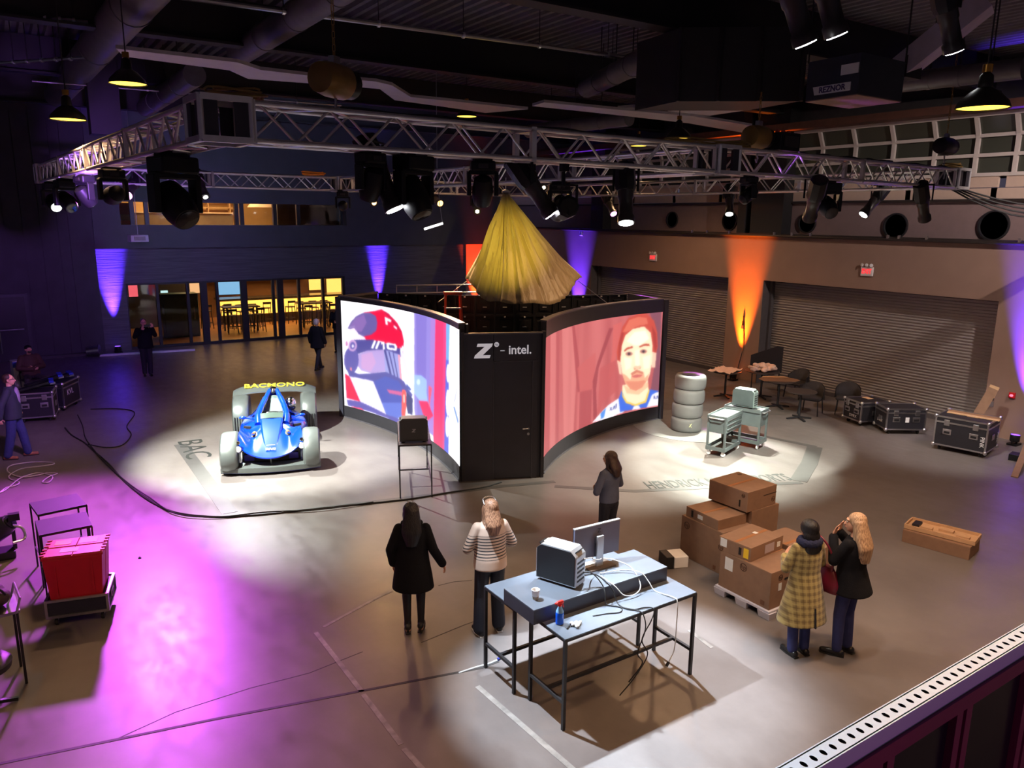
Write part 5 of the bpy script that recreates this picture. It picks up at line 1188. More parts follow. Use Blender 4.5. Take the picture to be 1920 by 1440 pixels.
for p, l in PEND:
    o = PP if first else copy_tree(PP); first = False
    o.location = p; o['label'] = l; o['group'] = 'amber pendant lamps'
    for ch in o.children:
        if ch.name.startswith('cord'): kz = (8.66 - p.z - .4) / 1.6; ch.scale = (1, 1, kz); ch.location = (0, 0, .4 * (1 - kz))
    d = bpy.data.lights.new('pendant_light', 'SPOT'); d.energy = (12 if p.x < 6 else 120) if p.z == 6.9 and p.y < 6 else 300; d.color = (1.0, 0.58, 0.30); d.spot_size = math.radians(150); d.spot_blend = 0.7; d.shadow_soft_size = 0.2
    lo = bpy.data.objects.new('pendant_light', d); COL.objects.link(lo); lo.parent = o; lo.location = (0, 0, -0.02)

# ---- uplights on the floor along the walls
def uplight(p, aim, col, watts, label, deg=34, scale=1.0):
    t = thing('uplight', label, 'uplight', p, 0, 'floor uplights')
    MB().box((0, 0, 0.02), (0.26, 0.2, 0.04)).build('base_plate', K_fix, t)
    d = (Vector(aim) - Vector(p)).normalized(); R3 = rot_to(d)
    MB().lathe([(0.09, -0.07), (0.10, -0.05), (0.10, 0.07), (0.095, 0.08)], 16, (0, 0, 0.15), R3).build('lamp_body', K_fix, t, 40)
    MB().lathe([(0.002, 0.078), (0.088, 0.078), (0.088, 0.088), (0.002, 0.09)], 16, (0, 0, 0.15), R3).build('lens', glow('up_' + label.split()[0] + str(int(watts)), col, 6), t, 40)
    for sg in (-1, 1): MB().bar((sg * 0.115, 0, 0.03), (sg * 0.115, 0, 0.17), 0.02, 0.03).build('bracket', K_fix, t)
    spot('beam_source', t, Vector((0, 0, 0.15)) + d * 0.1, Vector(aim) - Vector(p), watts, col, deg, 1.0, 0.03)
    return t
def wall_up(y, col, w_, label, off=0.3, deg=31): return uplight((RX - off, y, 0), (RX - 0.03, y, 3.2), col, w_, label, deg)
ORG = (1.0, 0.16, 0.008); BLU = (0.10, 0.03, 1.0)
wall_up(PX(1394, 600, RX).y, ORG, 9000, 'orange uplight on the floor between the two near shutters')
wall_up(PX(1085, 540, RX).y, BLU, 12000, 'blue uplight on the floor behind the booth by the shutter wall')
wall_up(PX(1935, 700, RX).y, BLU, 12000, 'blue uplight on the floor by the frame edge near the big flight case', 0.35, 32)
xr = PY(888, 500, BY).x
uplight((xr, BY - 0.5, 0), (xr, BY - 0.12, 3.6), (1, 0.06, 0.01), 12000, 'red-orange uplight hidden behind the booth at the back wall', 30)
xb1 = PY(214, 600, BY).x
uplight((xb1, BY - 0.30, 0), (xb1, BY - 0.06, 3.6), BLU, 42000, 'blue uplight on the floor beside the glass doors', 24)
xb2 = PY(709, 520, BY).x
uplight((xb2, BY - 0.30, 0), (xb2, BY - 0.06, 3.6), BLU, 42000, 'blue uplight at the back wall behind the helmet screen', 20)
uplight((1.1, -1.3, 3.22), (1.1, .5, 3.9), (.9, .2, .6), 14, 'magenta wash light added on the balcony behind the rail', 90)  # unseen lamp added to brighten the maroon posts of the rail
# wall flood and small hanging items
pj = thing('hanging_flood', 'white boxy flood light hanging before the dark back wall', 'flood light', PY(259, 447, 27.5))
MB().box((0, 0, 0), (0.55, 0.3, 0.22), 0.2).build('housing', K_white, pj, bevel=0.02)
MB().box((0.03, -0.16, 0), (0.34, 0.02, 0.13), 0.2).build('grille', mat('grille_grey', (0.4, 0.38, 0.36), 0.5), pj)
MB().tube([(0, 0, 0.1), (0, 0, 8.66 - pj.location.z)], 0.012, 6).build('hanger_rod', K_steel, pj)
st_ = thing('hanging_lightbar', 'slim white tube light hanging left of the tent', 'tube light', PD(813, 425, 17))
MB().tube([(-0.22, 0, -0.05), (0.22, 0, 0.07)], 0.025, 10).build('tube', glow('tube_white', (1, 1, 1), 2.0), st_, 40)
MB().tube([(0.22, 0, 0.07), (0.15, 0, 0.5), (0.1, 0, 1.2), (0.1, 0, 8.66 - st_.location.z)], 0.008, 6).build('hanger_cord', K_steel, st_)
# ================================================================== DISPLAY TABLES, COMPUTERS, CRATES, CASES
K_tabtop = mat('slate_table_top', (0.095, 0.112, 0.14), 0.4, var=0.10, scale=5)
K_frame = mat('black_steel_frame', (0.014, 0.014, 0.017), 0.42, var=0.08)
def frame_table(label, x0, x1, y0, y1, h, parts_h=True, loc=None, rz=0.0, group=None, r=0.016, stretch_z=0.30, top_m=None, mid=True):
    w_, d_ = x1 - x0, y1 - y0
    t = thing('frame_table', label, 'table', loc or ((x0 + x1) / 2, (y0 + y1) / 2, 0), rz, group)
    MB().box((0, 0, h - 0.006), (w_ - 0.01, d_ - 0.01, 0.012)).build('table_top', top_m or K_tabtop, t)
    for sx in (-1, 1):
        for sy in (-1, 1): MB().box((sx * (w_ / 2 - r), sy * (d_ / 2 - r), h / 2 - 0.006), (2 * r, 2 * r, h - 0.012)).build('leg', K_frame, t)
        MB().box((sx * (w_ / 2 - r), 0, h - 0.02), (2 * r, d_ - 4 * r, 2 * r - 0.002)).build('top_rail', K_frame, t)
        MB().box((sx * (w_ / 2 - r), 0, stretch_z), (2 * r, d_ - 4 * r, 2 * r)).build('stretcher', K_frame, t)
        MB().box((0, sx * (d_ / 2 - r), h - 0.02), (w_ - 4 * r, 2 * r, 2 * r - 0.002)).build('top_rail', K_frame, t)
    if mid: MB().box((0, 0, stretch_z), (w_ - 4 * r, 2 * r, 2 * r)).build('long_stretcher', K_frame, t)
    return t
TZ1 = 0.985
frame_table('grey-topped black table of the front pair, on the women\'s side', 4.02, 5.80, 5.97, 6.57, TZ1, group='paired tables in the light pool')
frame_table('grey-topped black table of the front pair, with the spray bottle', 4.10, 5.88, 5.22, 5.82, TZ1, group='paired tables in the light pool')
rs = thing('display_riser', 'long black box riser with grey top across the paired tables', 'riser', (4.90, 5.87, TZ1))
MB().bb((-0.90, -0.27, 0.0), (0.90, 0.27, 0.148)).build('body', K_blackpanel, rs)
MB().bb((-0.90, -0.27, 0.148), (0.90, 0.27, 0.160)).build('riser_top', K_tabtop, rs)
RZ = TZ1 + 0.16
# desktop tower on the riser
def tower(label, loc, rz, w, d, h, side_m, edge_m, logo=None, chamfer=0.05, cables=False):
    t = thing('desktop_computer', label, 'computer', loc, rz)
    c = chamfer
    pr = [(-d / 2, 0.02), (-d / 2, h - c), (-d / 2 + c, h), (d / 2 - c, h), (d / 2, h - c), (d / 2, 0.02)]
    M3 = Matrix(((0, 0, 1), (1, 0, 0), (0, 1, 0)))        # poly x -> y, poly y -> z, extrude -> x
    MB().prism(pr, -w / 2, w / 2, M3).build('chassis', edge_m, t, bevel=0.008)
    q = [(-d / 2 + 0.012, 0.035), (-d / 2 + 0.012, h - c * 0.8), (-d / 2 + c * 0.9, h - 0.012), (d / 2 - c * 0.9, h - 0.012), (d / 2 - 0.012, h - c * 0.8), (d / 2 - 0.012, 0.035)]
    for sg in (-1, 1): MB().prism(q, sg * (w / 2 + 0.004) - 0.004, sg * (w / 2 + 0.004) + 0.004, M3).build('side_panel', side_m, t, bevel=0.004)
    for y in (-d / 2 + c * 0.55, d / 2 - c * 0.55):
        s_ = 1 if y > 0 else -1
        MB().box((0, s_ * (d / 2 - c * 0.45), h - c * 0.45), (w * 0.6, 0.012, c * 0.7), m=Matrix.Rotation(s_ * math.radians(-45), 3, 'X')).build('carry_grip', K_black, t)
    for sx in (-1, 1):
        for sy in (-1, 1): MB().box((sx * w * 0.32, sy * d * 0.36, 0.011), (0.03, 0.05, 0.022)).build('foot', K_rubber, t)
    for k in range(5): MB().box((0, d / 2 + 0.002, 0.08 + k * 0.05), (w * 0.7, 0.004, 0.02)).build('rear_slot', K_black, t)
    MB().box((w / 2 + 0.009, 0, 0.05), (0.003, d * 0.6, 0.008)).build('seam_line', K_black, t)
    if logo:
        lp = [(0.0, 0.0), (0.29, 0.0), (0.31, 0.055), (0.16, 0.055), (0.33, 0.215), (0.35, 0.27), (0.07, 0.27), (0.05, 0.215), (0.20, 0.215), (0.02, 0.055)]
        for sg in (logo,):
            Ml = Matrix(((0, 0, 1), (sg, 0, 0), (0, 1, 0)))
            MB().prism([((x - .17) * 0.22, (y - .13) * 0.22) for x, y in lp], sg * (w / 2 + 0.008) - .002, sg * (w / 2 + 0.008) + .002, Ml, (0, 0, h * 0.5)).build('logo', K_alu, t)
    return t
K_pcside = mat('pc_black_side', (0.012, 0.013, 0.016), 0.42, var=0.05); K_pcsilver = mat('pc_silver_edge', (0.55, 0.57, 0.6), 0.3, 0.7, var=0.05)
K_pcgrey = mat('pc_dark_grey', (0.07, 0.075, 0.08), 0.38, 0.2, var=0.05)
pc = tower('black desktop tower with silver top on the riser', (4.60, 5.97, RZ), -math.radians(157), 0.21, 0.48, 0.42, K_pcside, K_pcsilver, chamfer=0.07)
MB().box((0.0, -0.12, 0.423), (0.1, 0.12, 0.004)).build('asset_sticker', mat('cream_sticker', S(235, 215, 170), 0.6), pc)
# monitor seen from behind
mn = thing('monitor', 'silver-edged monitor seen from behind on the riser', 'monitor', (5.17, 6.03, RZ), math.radians(-2))
MB().bb((-0.31, 0.03, 0.10), (0.31, 0.055, 0.47)).build('screen_back', mat('monitor_back', (0.13, 0.13, 0.19), 0.3, var=0.05), mn, bevel=0.004)
MB().bb((-0.312, 0.052, 0.098), (0.312, 0.062, 0.474)).build('screen_face', K_blackgloss, mn)
MB().bb((-0.312, 0.026, 0.465), (0.312, 0.064, 0.478)).build('top_edge', K_pcsilver, mn)
MB().bb((-0.045, -0.03, 0.0), (0.045, 0.0, 0.36)).build('stand_neck', K_pcsilver, mn, bevel=0.005)
MB().bb((-0.03, -0.005, 0.26), (0.03, 0.03, 0.34)).build('hinge', K_steel, mn)
MB().bb((-0.17, -0.10, 0.0), (0.17, 0.12, 0.012)).build('stand_base', mat('stand_base_dark', (0.10, 0.075, 0.06), 0.3), mn)
text('logo', 'Z', 0.07, K_black, mn, frame_mat((0.02, 0.0285, 0.40), (1, 0, 0), (0, 0, 1)), 0.001)
kb = thing('keyboard', 'white keyboard lying beside the monitor', 'keyboard', (5.02, 6.09, RZ), math.radians(0))
MB().box((0, 0, 0.008), (0.28, 0.11, 0.016)).build('body', K_white, kb, bevel=0.003)
for k in range(4): MB().box((0, -0.036 + 0.024 * k, 0.018), (0.26, 0.018, 0.004)).build('key_row', mat('key_grey', (0.5, 0.5, 0.52), 0.5), kb)
# paper cup, spray bottle, wipes, pen
cu = thing('paper_cup', 'white paper cup on the riser beside the tower', 'cup', P(1004, 1123, RZ))
MB().lathe([(0.028, 0.0), (0.030, 0.004), (0.041, 0.10), (0.044, 0.105), (0.041, 0.106), (0.037, 0.1), (0.028, 0.008)], 22, cap=False).build('cup_wall', mat('cup_white', (0.85, 0.84, 0.82), 0.5, var=0.02), cu, 60)
MB().lathe([(0.001, 0.006), (0.028, 0.006)], 22, cap=False).build('cup_base', MATS['cup_white'], cu)
MB().lathe([(0.0301, 0.003), (0.0345, 0.036), (0.0340, 0.036), (0.0296, 0.003)], 22, cap=False).build('brown_sleeve', mat('cup_print', S(150, 140, 125), 0.6), cu, 60)
sb = thing('spray_bottle', 'blue cleaning spray bottle with a red trigger on the table', 'spray bottle', P(1049, 1169, TZ1) )
MB().lathe([(0.030, 0.0), (0.040, 0.006), (0.041, 0.10), (0.038, 0.135), (0.022, 0.17), (0.016, 0.19)], 20).build('bottle_body', mat('blue_liquid', S(20, 90, 225), 0.15, var=0.05), sb, 50)
MB().lathe([(0.0395, 0.125), (0.0385, 0.137), (0.0225, 0.172), (0.0165, 0.195)], 20).build('clear_shoulder', mat('clear_plastic_blue', S(120, 165, 215), 0.12, var=0), sb, 50)
MB().lathe([(0.019, 0.19), (0.019, 0.21)], 16).build('collar', mat('trigger_red', S(225, 40, 30), 0.35), sb, 40)
MB().prism([(-0.045, 0), (0.03, 0), (0.045, 0.014), (0.035, 0.034), (-0.03, 0.034), (-0.05, 0.02)], -0.012, 0.012, Matrix(((1, 0, 0), (0, 0, 1), (0, 1, 0))), (0, 0, 0.21)).build('trigger_head', MATS['trigger_red'], sb, bevel=0.004)
MB().bar((0.028, 0, 0.212), (0.045, 0, 0.165), 0.014, 0.008).build('trigger', MATS['trigger_red'], sb)
MB().lathe([(0.008, 0), (0.008, 0.014)], 10, (-0.046, 0, 0.228), rot_to((-1, 0, 0))).build('nozzle', MATS['trigger_red'], sb)
ws = thing('crumpled_wipe', 'crumpled white wipe on the table beside the spray bottle', 'wipe', P(1081, 1172, TZ1))
wm = MB()
for k in range(16):
    a = random.random() * 6.3; r = random.random() * 0.055
    wm.ell((r * math.cos(a), r * math.sin(a), 0.012 + random.random() * 0.02), (0.028, 0.018, 0.012), 8, 6, Matrix.Rotation(random.random() * 3, 3, 'Z'))
put('cloth_folds', remesh(wm, 0.006, 1), mat('wipe_white', (0.8, 0.79, 0.74), 0.8), ws)
pe = thing('marker_pen', 'short dark marker pen lying by the wipe', 'pen', P(1065, 1177, TZ1 + 0.008), 0.5)
MB().tube([(-0.022, 0, 0), (0.022, 0, 0)], 0.007, 10).build('barrel', K_black, pe, 40); MB().tube([(0.02, 0, 0), (0.034, 0, 0)], 0.0078, 10).build('cap', K_rubber, pe, 40)
# cables of the desk set
def cable(name, pts, r, m, label, n=8, group=None):
    return tag(MB().tube(catmull(pts, n), r, 6).build(name, m, None, 60), label, 'cable', group)
K_cw = mat('white_cable', (0.6, 0.6, 0.6), 0.45, var=0.03)
bk = Vector((4.72, 5.84, RZ))   # rear of the tower
cable('monitor_cable', [(4.73, 5.75, RZ + .30), (4.85, 5.76, RZ + .28), (4.95, 5.86, RZ + .2), (5.10, 5.93, RZ + .13), (5.16, 5.96, RZ + .12)], 0.006, K_cw, 'white cable from the tower to the monitor neck')
cable('monitor_cable', [(5.17, 5.95, RZ + .12), (5.25, 5.85, RZ + .12), (5.37, 5.70, RZ + .05), (5.36, 5.55, RZ - .08), (5.24, 5.50, TZ1 + .03), (5.10, 5.52, TZ1 + .05), (5.03, 5.58, RZ - .02), (4.98, 5.66, RZ + .03), (5.02, 5.80, RZ + .012)], 0.006, K_cw, 'white cable looping off the riser edge under the monitor')
cable('power_cable', [(4.72, 5.74, RZ + .16), (4.82, 5.70, RZ + .13), (4.88, 5.62, RZ + .03), (4.87, 5.555, RZ - .04), (4.86, 5.52, TZ1 + .02), (4.93, 5.44, TZ1 + .008), (5.0, 5.34, TZ1 + .008), (5.06, 5.24, TZ1 + .01), (5.08, 5.19, TZ1 - .03), (5.12, 5.2, TZ1 - .2), (5.05, 5.22, TZ1 - .45), (5.15, 5.25, TZ1 - .62), (5.0, 5.28, TZ1 - .8)], 0.0065, K_rubber, 'dark power cable hanging from the tower past the table front')
cable('power_cable', [(4.74, 5.74, RZ + .12), (4.86, 5.70, RZ + .11), (4.94, 5.60, RZ + .03), (4.98, 5.55, RZ - .05), (4.99, 5.5, TZ1 + .012), (4.97, 5.4, TZ1 + .008), (5.02, 5.30, TZ1 + .008), (5.16, 5.26, TZ1 + .01), (5.22, 5.195, TZ1 + .005), (5.18, 5.18, TZ1 - .1), (5.08, 5.2, TZ1 - .3), (5.17, 5.2, TZ1 - .5), (5.02, 5.22, TZ1 - .72), (4.9, 5.3, TZ1 - .93)], 0.0065, K_rubber, 'second dark cable drooping off the table front')
cable('power_cable', [(5.05, 5.86, RZ + .01), (5.3, 5.75, RZ + .03), (5.42, 5.62, RZ + .02), (5.47, 5.55, RZ - .06), (5.5, 5.48, TZ1 + .012), (5.53, 5.36, TZ1 + .008), (5.56, 5.25, TZ1 + .012), (5.56, 5.195, TZ1 - .02), (5.56, 5.19, TZ1 - .3), (5.55, 5.19, TZ1 - .55), (5.48, 5.19, TZ1 - .68)], 0.006, K_cw, 'pale cable running over the table edge with a loose plug')
pg = thing('loose_plug', 'black plug dangling below the paired tables', 'plug', (5.465, 5.19, TZ1 - .70), 0)
MB().bar((0.012, 0, 0.02), (-0.02, 0, -0.02), 0.022).build('plug_body', K_rubber, pg); MB().bar((-0.02, .004, -0.02), (-0.03, .004, -0.032), 0.004).build('prong', K_alu, pg); MB().bar((-0.02, -.004, -0.02), (-0.03, -.004, -0.032), 0.004).build('prong', K_alu, pg)
cable('data_cable', [(4.6, 5.42, TZ1 + .007), (4.75, 5.38, TZ1 + .007), (4.88, 5.33, TZ1 + .007), (4.95, 5.38, TZ1 + .007), (4.93, 5.46, TZ1 + .007)], 0.005, K_rubber, 'thin dark cable curled on the table behind the wipe')
cable('floor_cable', [P(860, 1262), P(890, 1252), P(915, 1245), P(932, 1238)], 0.012, K_cw, 'short white lead with a blue plug on the floor by the paired tables')
bp_ = thing('blue_plug', 'blue plug end lying on the floor by the table leg', 'plug', P(936, 1237) + Vector((0, 0, .015)), 0.3)
MB().box((0, 0, 0), (0.05, 0.025, 0.022)).build('plug_body', mat('plug_blue', S(30, 40, 140), 0.4), bp_); MB().box((0.03, 0, 0), (0.02, 0.012, 0.012)).build('contact', K_alu, bp_)

# ---- computer on a tall stand before the helmet screen
sa, sb_ = Vector((5.55, 11.75, 0)), Vector((6.06, 11.52, 0))
dirx = (sb_ - sa).normalized(); rz = math.atan2(dirx.y, dirx.x); ctr = (Vector((5.55, 11.75, 0)) + Vector((6.65, 13.2, 0))) / 2
ctr = Vector((6.085, 12.45, 0)); 
K_pinktop = mat('stand_top_dark', (0.10, 0.09, 0.11), 0.4)
frame_table('tall black stand holding a tower before the helmet screen', 0, 0.58, 0, 1.62, 0.99, loc=ctr, rz=rz, r=0.011, stretch_z=0.26, top_m=K_pinktop)
tower('dark grey tower with a Z mark on the tall stand', ctr + Vector((0.0, 0, 0.99)) + Matrix.Rotation(rz, 3, 'Z') @ Vector((-0.02, -0.58, 0)), rz - math.radians(90), 0.23, 0.50, 0.44, K_pcgrey, mat('pc_mid_grey', (0.2, 0.2, 0.22), 0.35, 0.5), logo=1, chamfer=0.05)
# ---- nested dark tables at the left
frame_table('dark slim table of the nested pair, farther one', 0, 0.60, 0, 0.58, 0.95, loc=(0.33, 11.86, 0), rz=math.radians(8), r=0.010, top_m=mat('slim_table_top', (.016, .015, .022), .6, spec=.25), group='nested slim tables', mid=False)
frame_table('dark slim table of the nested pair, nearer the red crates', 0, 0.60, 0, 0.58, 0.95, loc=(0.34, 11.04, 0), rz=math.radians(2), r=0.010, top_m=mat('slim_table_top', (.016, .015, .022), .6, spec=.25), group='nested slim tables', mid=False)
# ---- red crates on a dolly
K_red = mat('red_crate_plastic', S(190, 22, 44), 0.38, var=0.08)
K_redd = mat('red_crate_lid', S(205, 60, 80), 0.42, var=0.15)
cc = Vector((0.42, 10.28, 0)); crz = math.radians(-14)
dl = thing('crate_dolly', 'low flight-case dolly with casters under the red crates', 'dolly', cc, crz)
CW, CD = 0.66, 0.58
MB().bb((-CW / 2, -CD / 2, 0.13), (CW / 2, CD / 2, 0.34)).build('tray', mat('dolly_navy', (0.02, 0.02, 0.035), 0.5), dl)
for a, b in (((-1, -1), (1, -1)), ((1, -1), (1, 1)), ((1, 1), (-1, 1)), ((-1, 1), (-1, -1))):
    for z in (0.14, 0.345): MB().bar((a[0] * CW / 2, a[1] * CD / 2, z), (b[0] * CW / 2, b[1] * CD / 2, z), 0.03).build('edge_trim', K_alu, dl)
for sx in (-1, 1):
    for sy in (-1, 1):
        MB().bar((sx * CW / 2, sy * CD / 2, 0.13), (sx * CW / 2, sy * CD / 2, 0.35), 0.03).build('corner_trim', K_alu, dl)
        c_ = MB().lathe([(0.045, -.018), (0.05, -.012), (0.05, .012), (0.045, .018)], 16, (sx * 0.25, sy * 0.21, 0.05), rot_to((1, 0, 0))).build('caster', K_rubber, dl, 40)
        MB().box((sx * 0.25, sy * 0.21, 0.10), (0.05, 0.05, 0.06)).build('fork', K_steel, c_)
MB().box((CW / 2 + 0.012, 0, 0.25), (0.014, 0.16, 0.09)).build('handle', K_alu, dl, bevel=0.01)
MB().box((CW / 2 + 0.018, 0, 0.245), (0.012, 0.11, 0.05)).build('handle_recess', K_black, dl)
def crate(y0, y1, z0, label, h=0.33):
    t = thing('red_crate', label, 'crate', cc + Matrix.Rotation(crz, 3, 'Z') @ Vector((0, (y0 + y1) / 2, 0)) + Vector((0, 0, z0)), crz, 'red crates on the dolly')
    d_ = y1 - y0 - 0.012; wb_, wt_ = CW - 0.10, CW - 0.02
    ring = lambda w_, dd, z: [(-w_ / 2, -dd / 2, z), (w_ / 2, -dd / 2, z), (w_ / 2, dd / 2, z), (-w_ / 2, dd / 2, z)]
    MB().loft([ring(wb_, d_ - 0.03, 0.002), ring(wt_, d_, h - 0.045)]).build('tub', K_red, t, bevel=0.008)
    MB().bb((-wt_ / 2 - .01, -d_ / 2, h - 0.045), (wt_ / 2 + .01, d_ / 2, h - 0.015)).build('rim', K_red, t, bevel=0.004)
    for sx in (-1, 1):
        MB().bb((min(0.004 * sx, sx * wt_ / 2), -d_ / 2 + .01, h - 0.016), (max(0.004 * sx, sx * wt_ / 2), d_ / 2 - .01, h)).build('lid_flap', K_redd, t, bevel=0.003)
        for k in range(3): MB().box((sx * (wt_ / 2 + .005), -d_ / 3 + k * d_ / 3, h + 0.004), (0.05, 0.03, 0.014)).build('hinge_knuckle', K_red, t)
    for k in (-.5, .5): MB().box((k * wb_ * 0.7, -d_ / 2 + 0.004, h * 0.45), (0.02, 0.02, h * 0.7)).build('rib', K_red, t)
    return t
c2 = crate(-0.28, 0.0, 0.345, 'red plastic tote on the dolly, shadow side', 0.56)
c3 = crate(0.0, 0.28, 0.345, 'red plastic tote on the dolly, nearer the slim tables', 0.56)
for cobj, x_, y_, s_, m_ in ((c3, -0.16, 0.0, (0.18, 0.14), mat('orange_sticker', S(245, 140, 60), 0.5)), (c3, 0.12, 0.0, (0.2, 0.16), mat('pink_grey_label', S(205, 150, 165), 0.5)), (c2, -0.05, 0.02, (0.2, 0.12), mat('grey_label', S(205, 165, 165), 0.5))):
    MB().box((x_, y_, 0.562), (s_[0], s_[1], 0.003)).build('sticker', m_, cobj)

# ---- flight cases
K_lam = mat('case_black_laminate', (0.016, 0.015, 0.02), 0.5, var=0.1)
def flight_case(label, loc, rz, w, d, h, txt=None, casters=True, lidf=0.8, latches=True, edge=None, group='flight cases'):
    t = thing('flight_case', label, 'flight case', loc, rz, group)
    z0 = 0.11 if casters else 0.0; E = edge or K_alu; e = 0.032
    MB().bb((-w / 2 + .006, -d / 2 + .006, z0 + .006), (w / 2 - .006, d / 2 - .006, h - .006)).build('panels', K_lam, t)
    for z in (z0 + e / 2, h - e / 2):
        for s_ in (-1, 1):
            MB().box((0, s_ * (d / 2 - e / 2), z), (w, e, e)).build('edge_rail', E, t); MB().box((s_ * (w / 2 - e / 2), 0, z), (e, d, e)).build('edge_rail', E, t)
    for sx in (-1, 1):
        for sy in (-1, 1):
            MB().box((sx * (w / 2 - e / 2), sy * (d / 2 - e / 2), (z0 + h) / 2), (e, e, h - z0)).build('corner_post', E, t)
            for z in (z0, h): MB().ell((sx * (w / 2 - .012), sy * (d / 2 - .012), z + (-.012 if z == h else .012)), (.045, .045, .045), 10, 8).build('ball_corner', E, t, 60)
            if casters:
                c_ = MB().lathe([(0.045, -.018), (0.05, -.012), (0.05, .012), (0.045, .018)], 14, (sx * (w / 2 - .12), sy * (d / 2 - .1), 0.05), rot_to((1, 0, 0))).build('caster', K_rubber, t, 40)
                MB().box((sx * (w / 2 - .12), sy * (d / 2 - .1), 0.095), (0.06, 0.06, 0.03)).build('fork', K_steel, c_)
    zl = z0 + (h - z0) * lidf
    for s_ in (-1, 1):
        MB().box((0, s_ * (d / 2 - .004), zl), (w - .02, .014, .035)).build('lid_joint', E, t); MB().box((s_ * (w / 2 - .004), 0, zl), (.014, d - .02, .035)).build('lid_joint', E, t)
    if latches:
        for sx in (-1, 1):
            MB().box((sx * w * 0.27, -d / 2 - .006, zl), (.11, .016, .13)).build('latch', E, t, bevel=.01)
            hz = z0 + (zl - z0) * 0.62
            k_ = MB().box((sx * w * 0.25, -d / 2 - .004, hz), (.17, .012, .12)).build('handle_dish', E, t, bevel=.015)
            MB().box((sx * w * 0.25, -d / 2 - .011, hz - .01), (.11, .01, .05)).build('grip', K_black, k_)
        for sy in (-1, 1):
            MB().box((sy * (w / 2 + .004), 0, z0 + (zl - z0) * .55), (.012, .17, .12)).build('handle_dish', E, t, bevel=.015)
    if txt:
        text('stencil', txt, 0.12, K_tape, t, frame_mat((w / 2 - .09, -d / 2 - .008, z0 + (zl - z0) * .45), (0, 0, -1), (1, 0, 0)), .001, sx=.9)
        text('stencil', txt, 0.12, K_tape, t, frame_mat((w / 2 + .008, d / 2 - .12, z0 + (zl - z0) * .45), (0, 0, -1), (0, 1, 0)), .001, sx=.9)
    return t
def along(a, b): d_ = Vector(b) - Vector(a); return math.atan2(d_.y, d_.x)
a_, b_ = Vector((16.75, 8.45, 0)), Vector((16.93, 7.45, 0)); rz = along(a_, b_)
n_ = Vector((-math.sin(rz), math.cos(rz), 0))
flight_case('big flight case with white-lit edges and a stencilled end by the window corner', (a_ + b_) / 2 + n_ * 0.42, rz, 1.04, 0.84, 0.77, 'PINK', group='flight cases along the shutter')
a_, b_ = Vector((16.90, 9.62, 0)), Vector((17.66, 9.10, 0)); rz = along(a_, b_); n_ = Vector((-math.sin(rz), math.cos(rz), 0))
c2_ = flight_case('wide flight case between two others along the shutter', (a_ + b_) / 2 + n_ * 0.36, rz, 0.92, 0.62, 0.62, None, group='flight cases along the shutter')
text('stencil', 'DVRX', 0.10, K_tape, c2_, frame_mat((-0.468, 0.0, 0.28), (0, -1, 0), (0, 0, 1)), .001)
MB().box((0.02, -0.318, 0.36), (.09, .004, .12)).build('paper_label', K_tape, c2_)
a_, b_ = Vector((17.22, 10.98, 0)), Vector((17.02, 10.40, 0)); rz = along(a_, b_); n_ = Vector((-math.sin(rz), math.cos(rz), 0))
c1_ = flight_case('flight case with a paper on its lid, nearest the dark armchairs', (a_ + b_) / 2 + n_ * 0.42, rz, 0.66, 0.80, 0.60, None, group='flight cases along the shutter')
text('stencil', 'DVRX', 0.10, K_tape, c1_, frame_mat((0.06, -0.41, 0.22), (1, 0, 0), (0, 0, 1)), .001)
MB().box((-.1, .1, 0.602), (.24, .17, .004)).build('paper_sheet', mat('tan_paper', S(220, 180, 140), 0.7), c1_)
# left-hand cases with folded flat panels on top
ca = Vector((0.52, 21.45, 0)); rz = math.radians(-22)
K_mauvealu = K_alu
flight_case('flight case with two handles below the seated man', Vector((0.42, 21.35, 0)), math.radians(-10), 0.78, 0.70, 0.72, None, group='flight cases by the dark wall')
fc2 = flight_case('flight case with white lettering behind the two-handled one', Vector((0.95, 22.35, 0)), math.radians(62), 0.90, 0.60, 0.72, None, latches=False, group='flight cases by the dark wall')
text('stencil', 'KVL', 0.2, K_tape, fc2, frame_mat((-0.1, -0.31, 0.45), (1, 0, 0), (0, 0, 1)), .001)
for k, (x, y, z, rr) in enumerate(((0.40, 21.45, 0.735, 0.25), (0.62, 21.75, 0.80, 0.35), (0.9, 22.2, 0.735, 0.5))):
    fp = thing('folded_stand', ('folded black stand with blue end, foremost on the cases', 'folded black stand with blue end, leaning over the middle of the cases', 'folded black stand with blue end, rearmost on the cases')[k], 'stand', (x, y, z), rr, 'folded stands on the cases')
    MB().bar((-0.45, -0.12, 0.02), (0.38, 0.05, 0.12), 0.16, 0.05).build('folded_panel', K_blackgloss, fp)
    MB().bar((-0.42, 0.02, 0.02), (0.40, 0.16, 0.13), 0.03, 0.03).build('rail', K_alu, fp)
    MB().bar((0.36, -0.08, 0.13), (0.42, 0.16, 0.16), 0.10, 0.05).build('blue_end', mat('blue_plastic', S(45, 60, 190), 0.4), fp)
    MB().box((0.40, 0.02, 0.08), (0.12, 0.1, 0.05)).build('bracket', K_steel, fp)
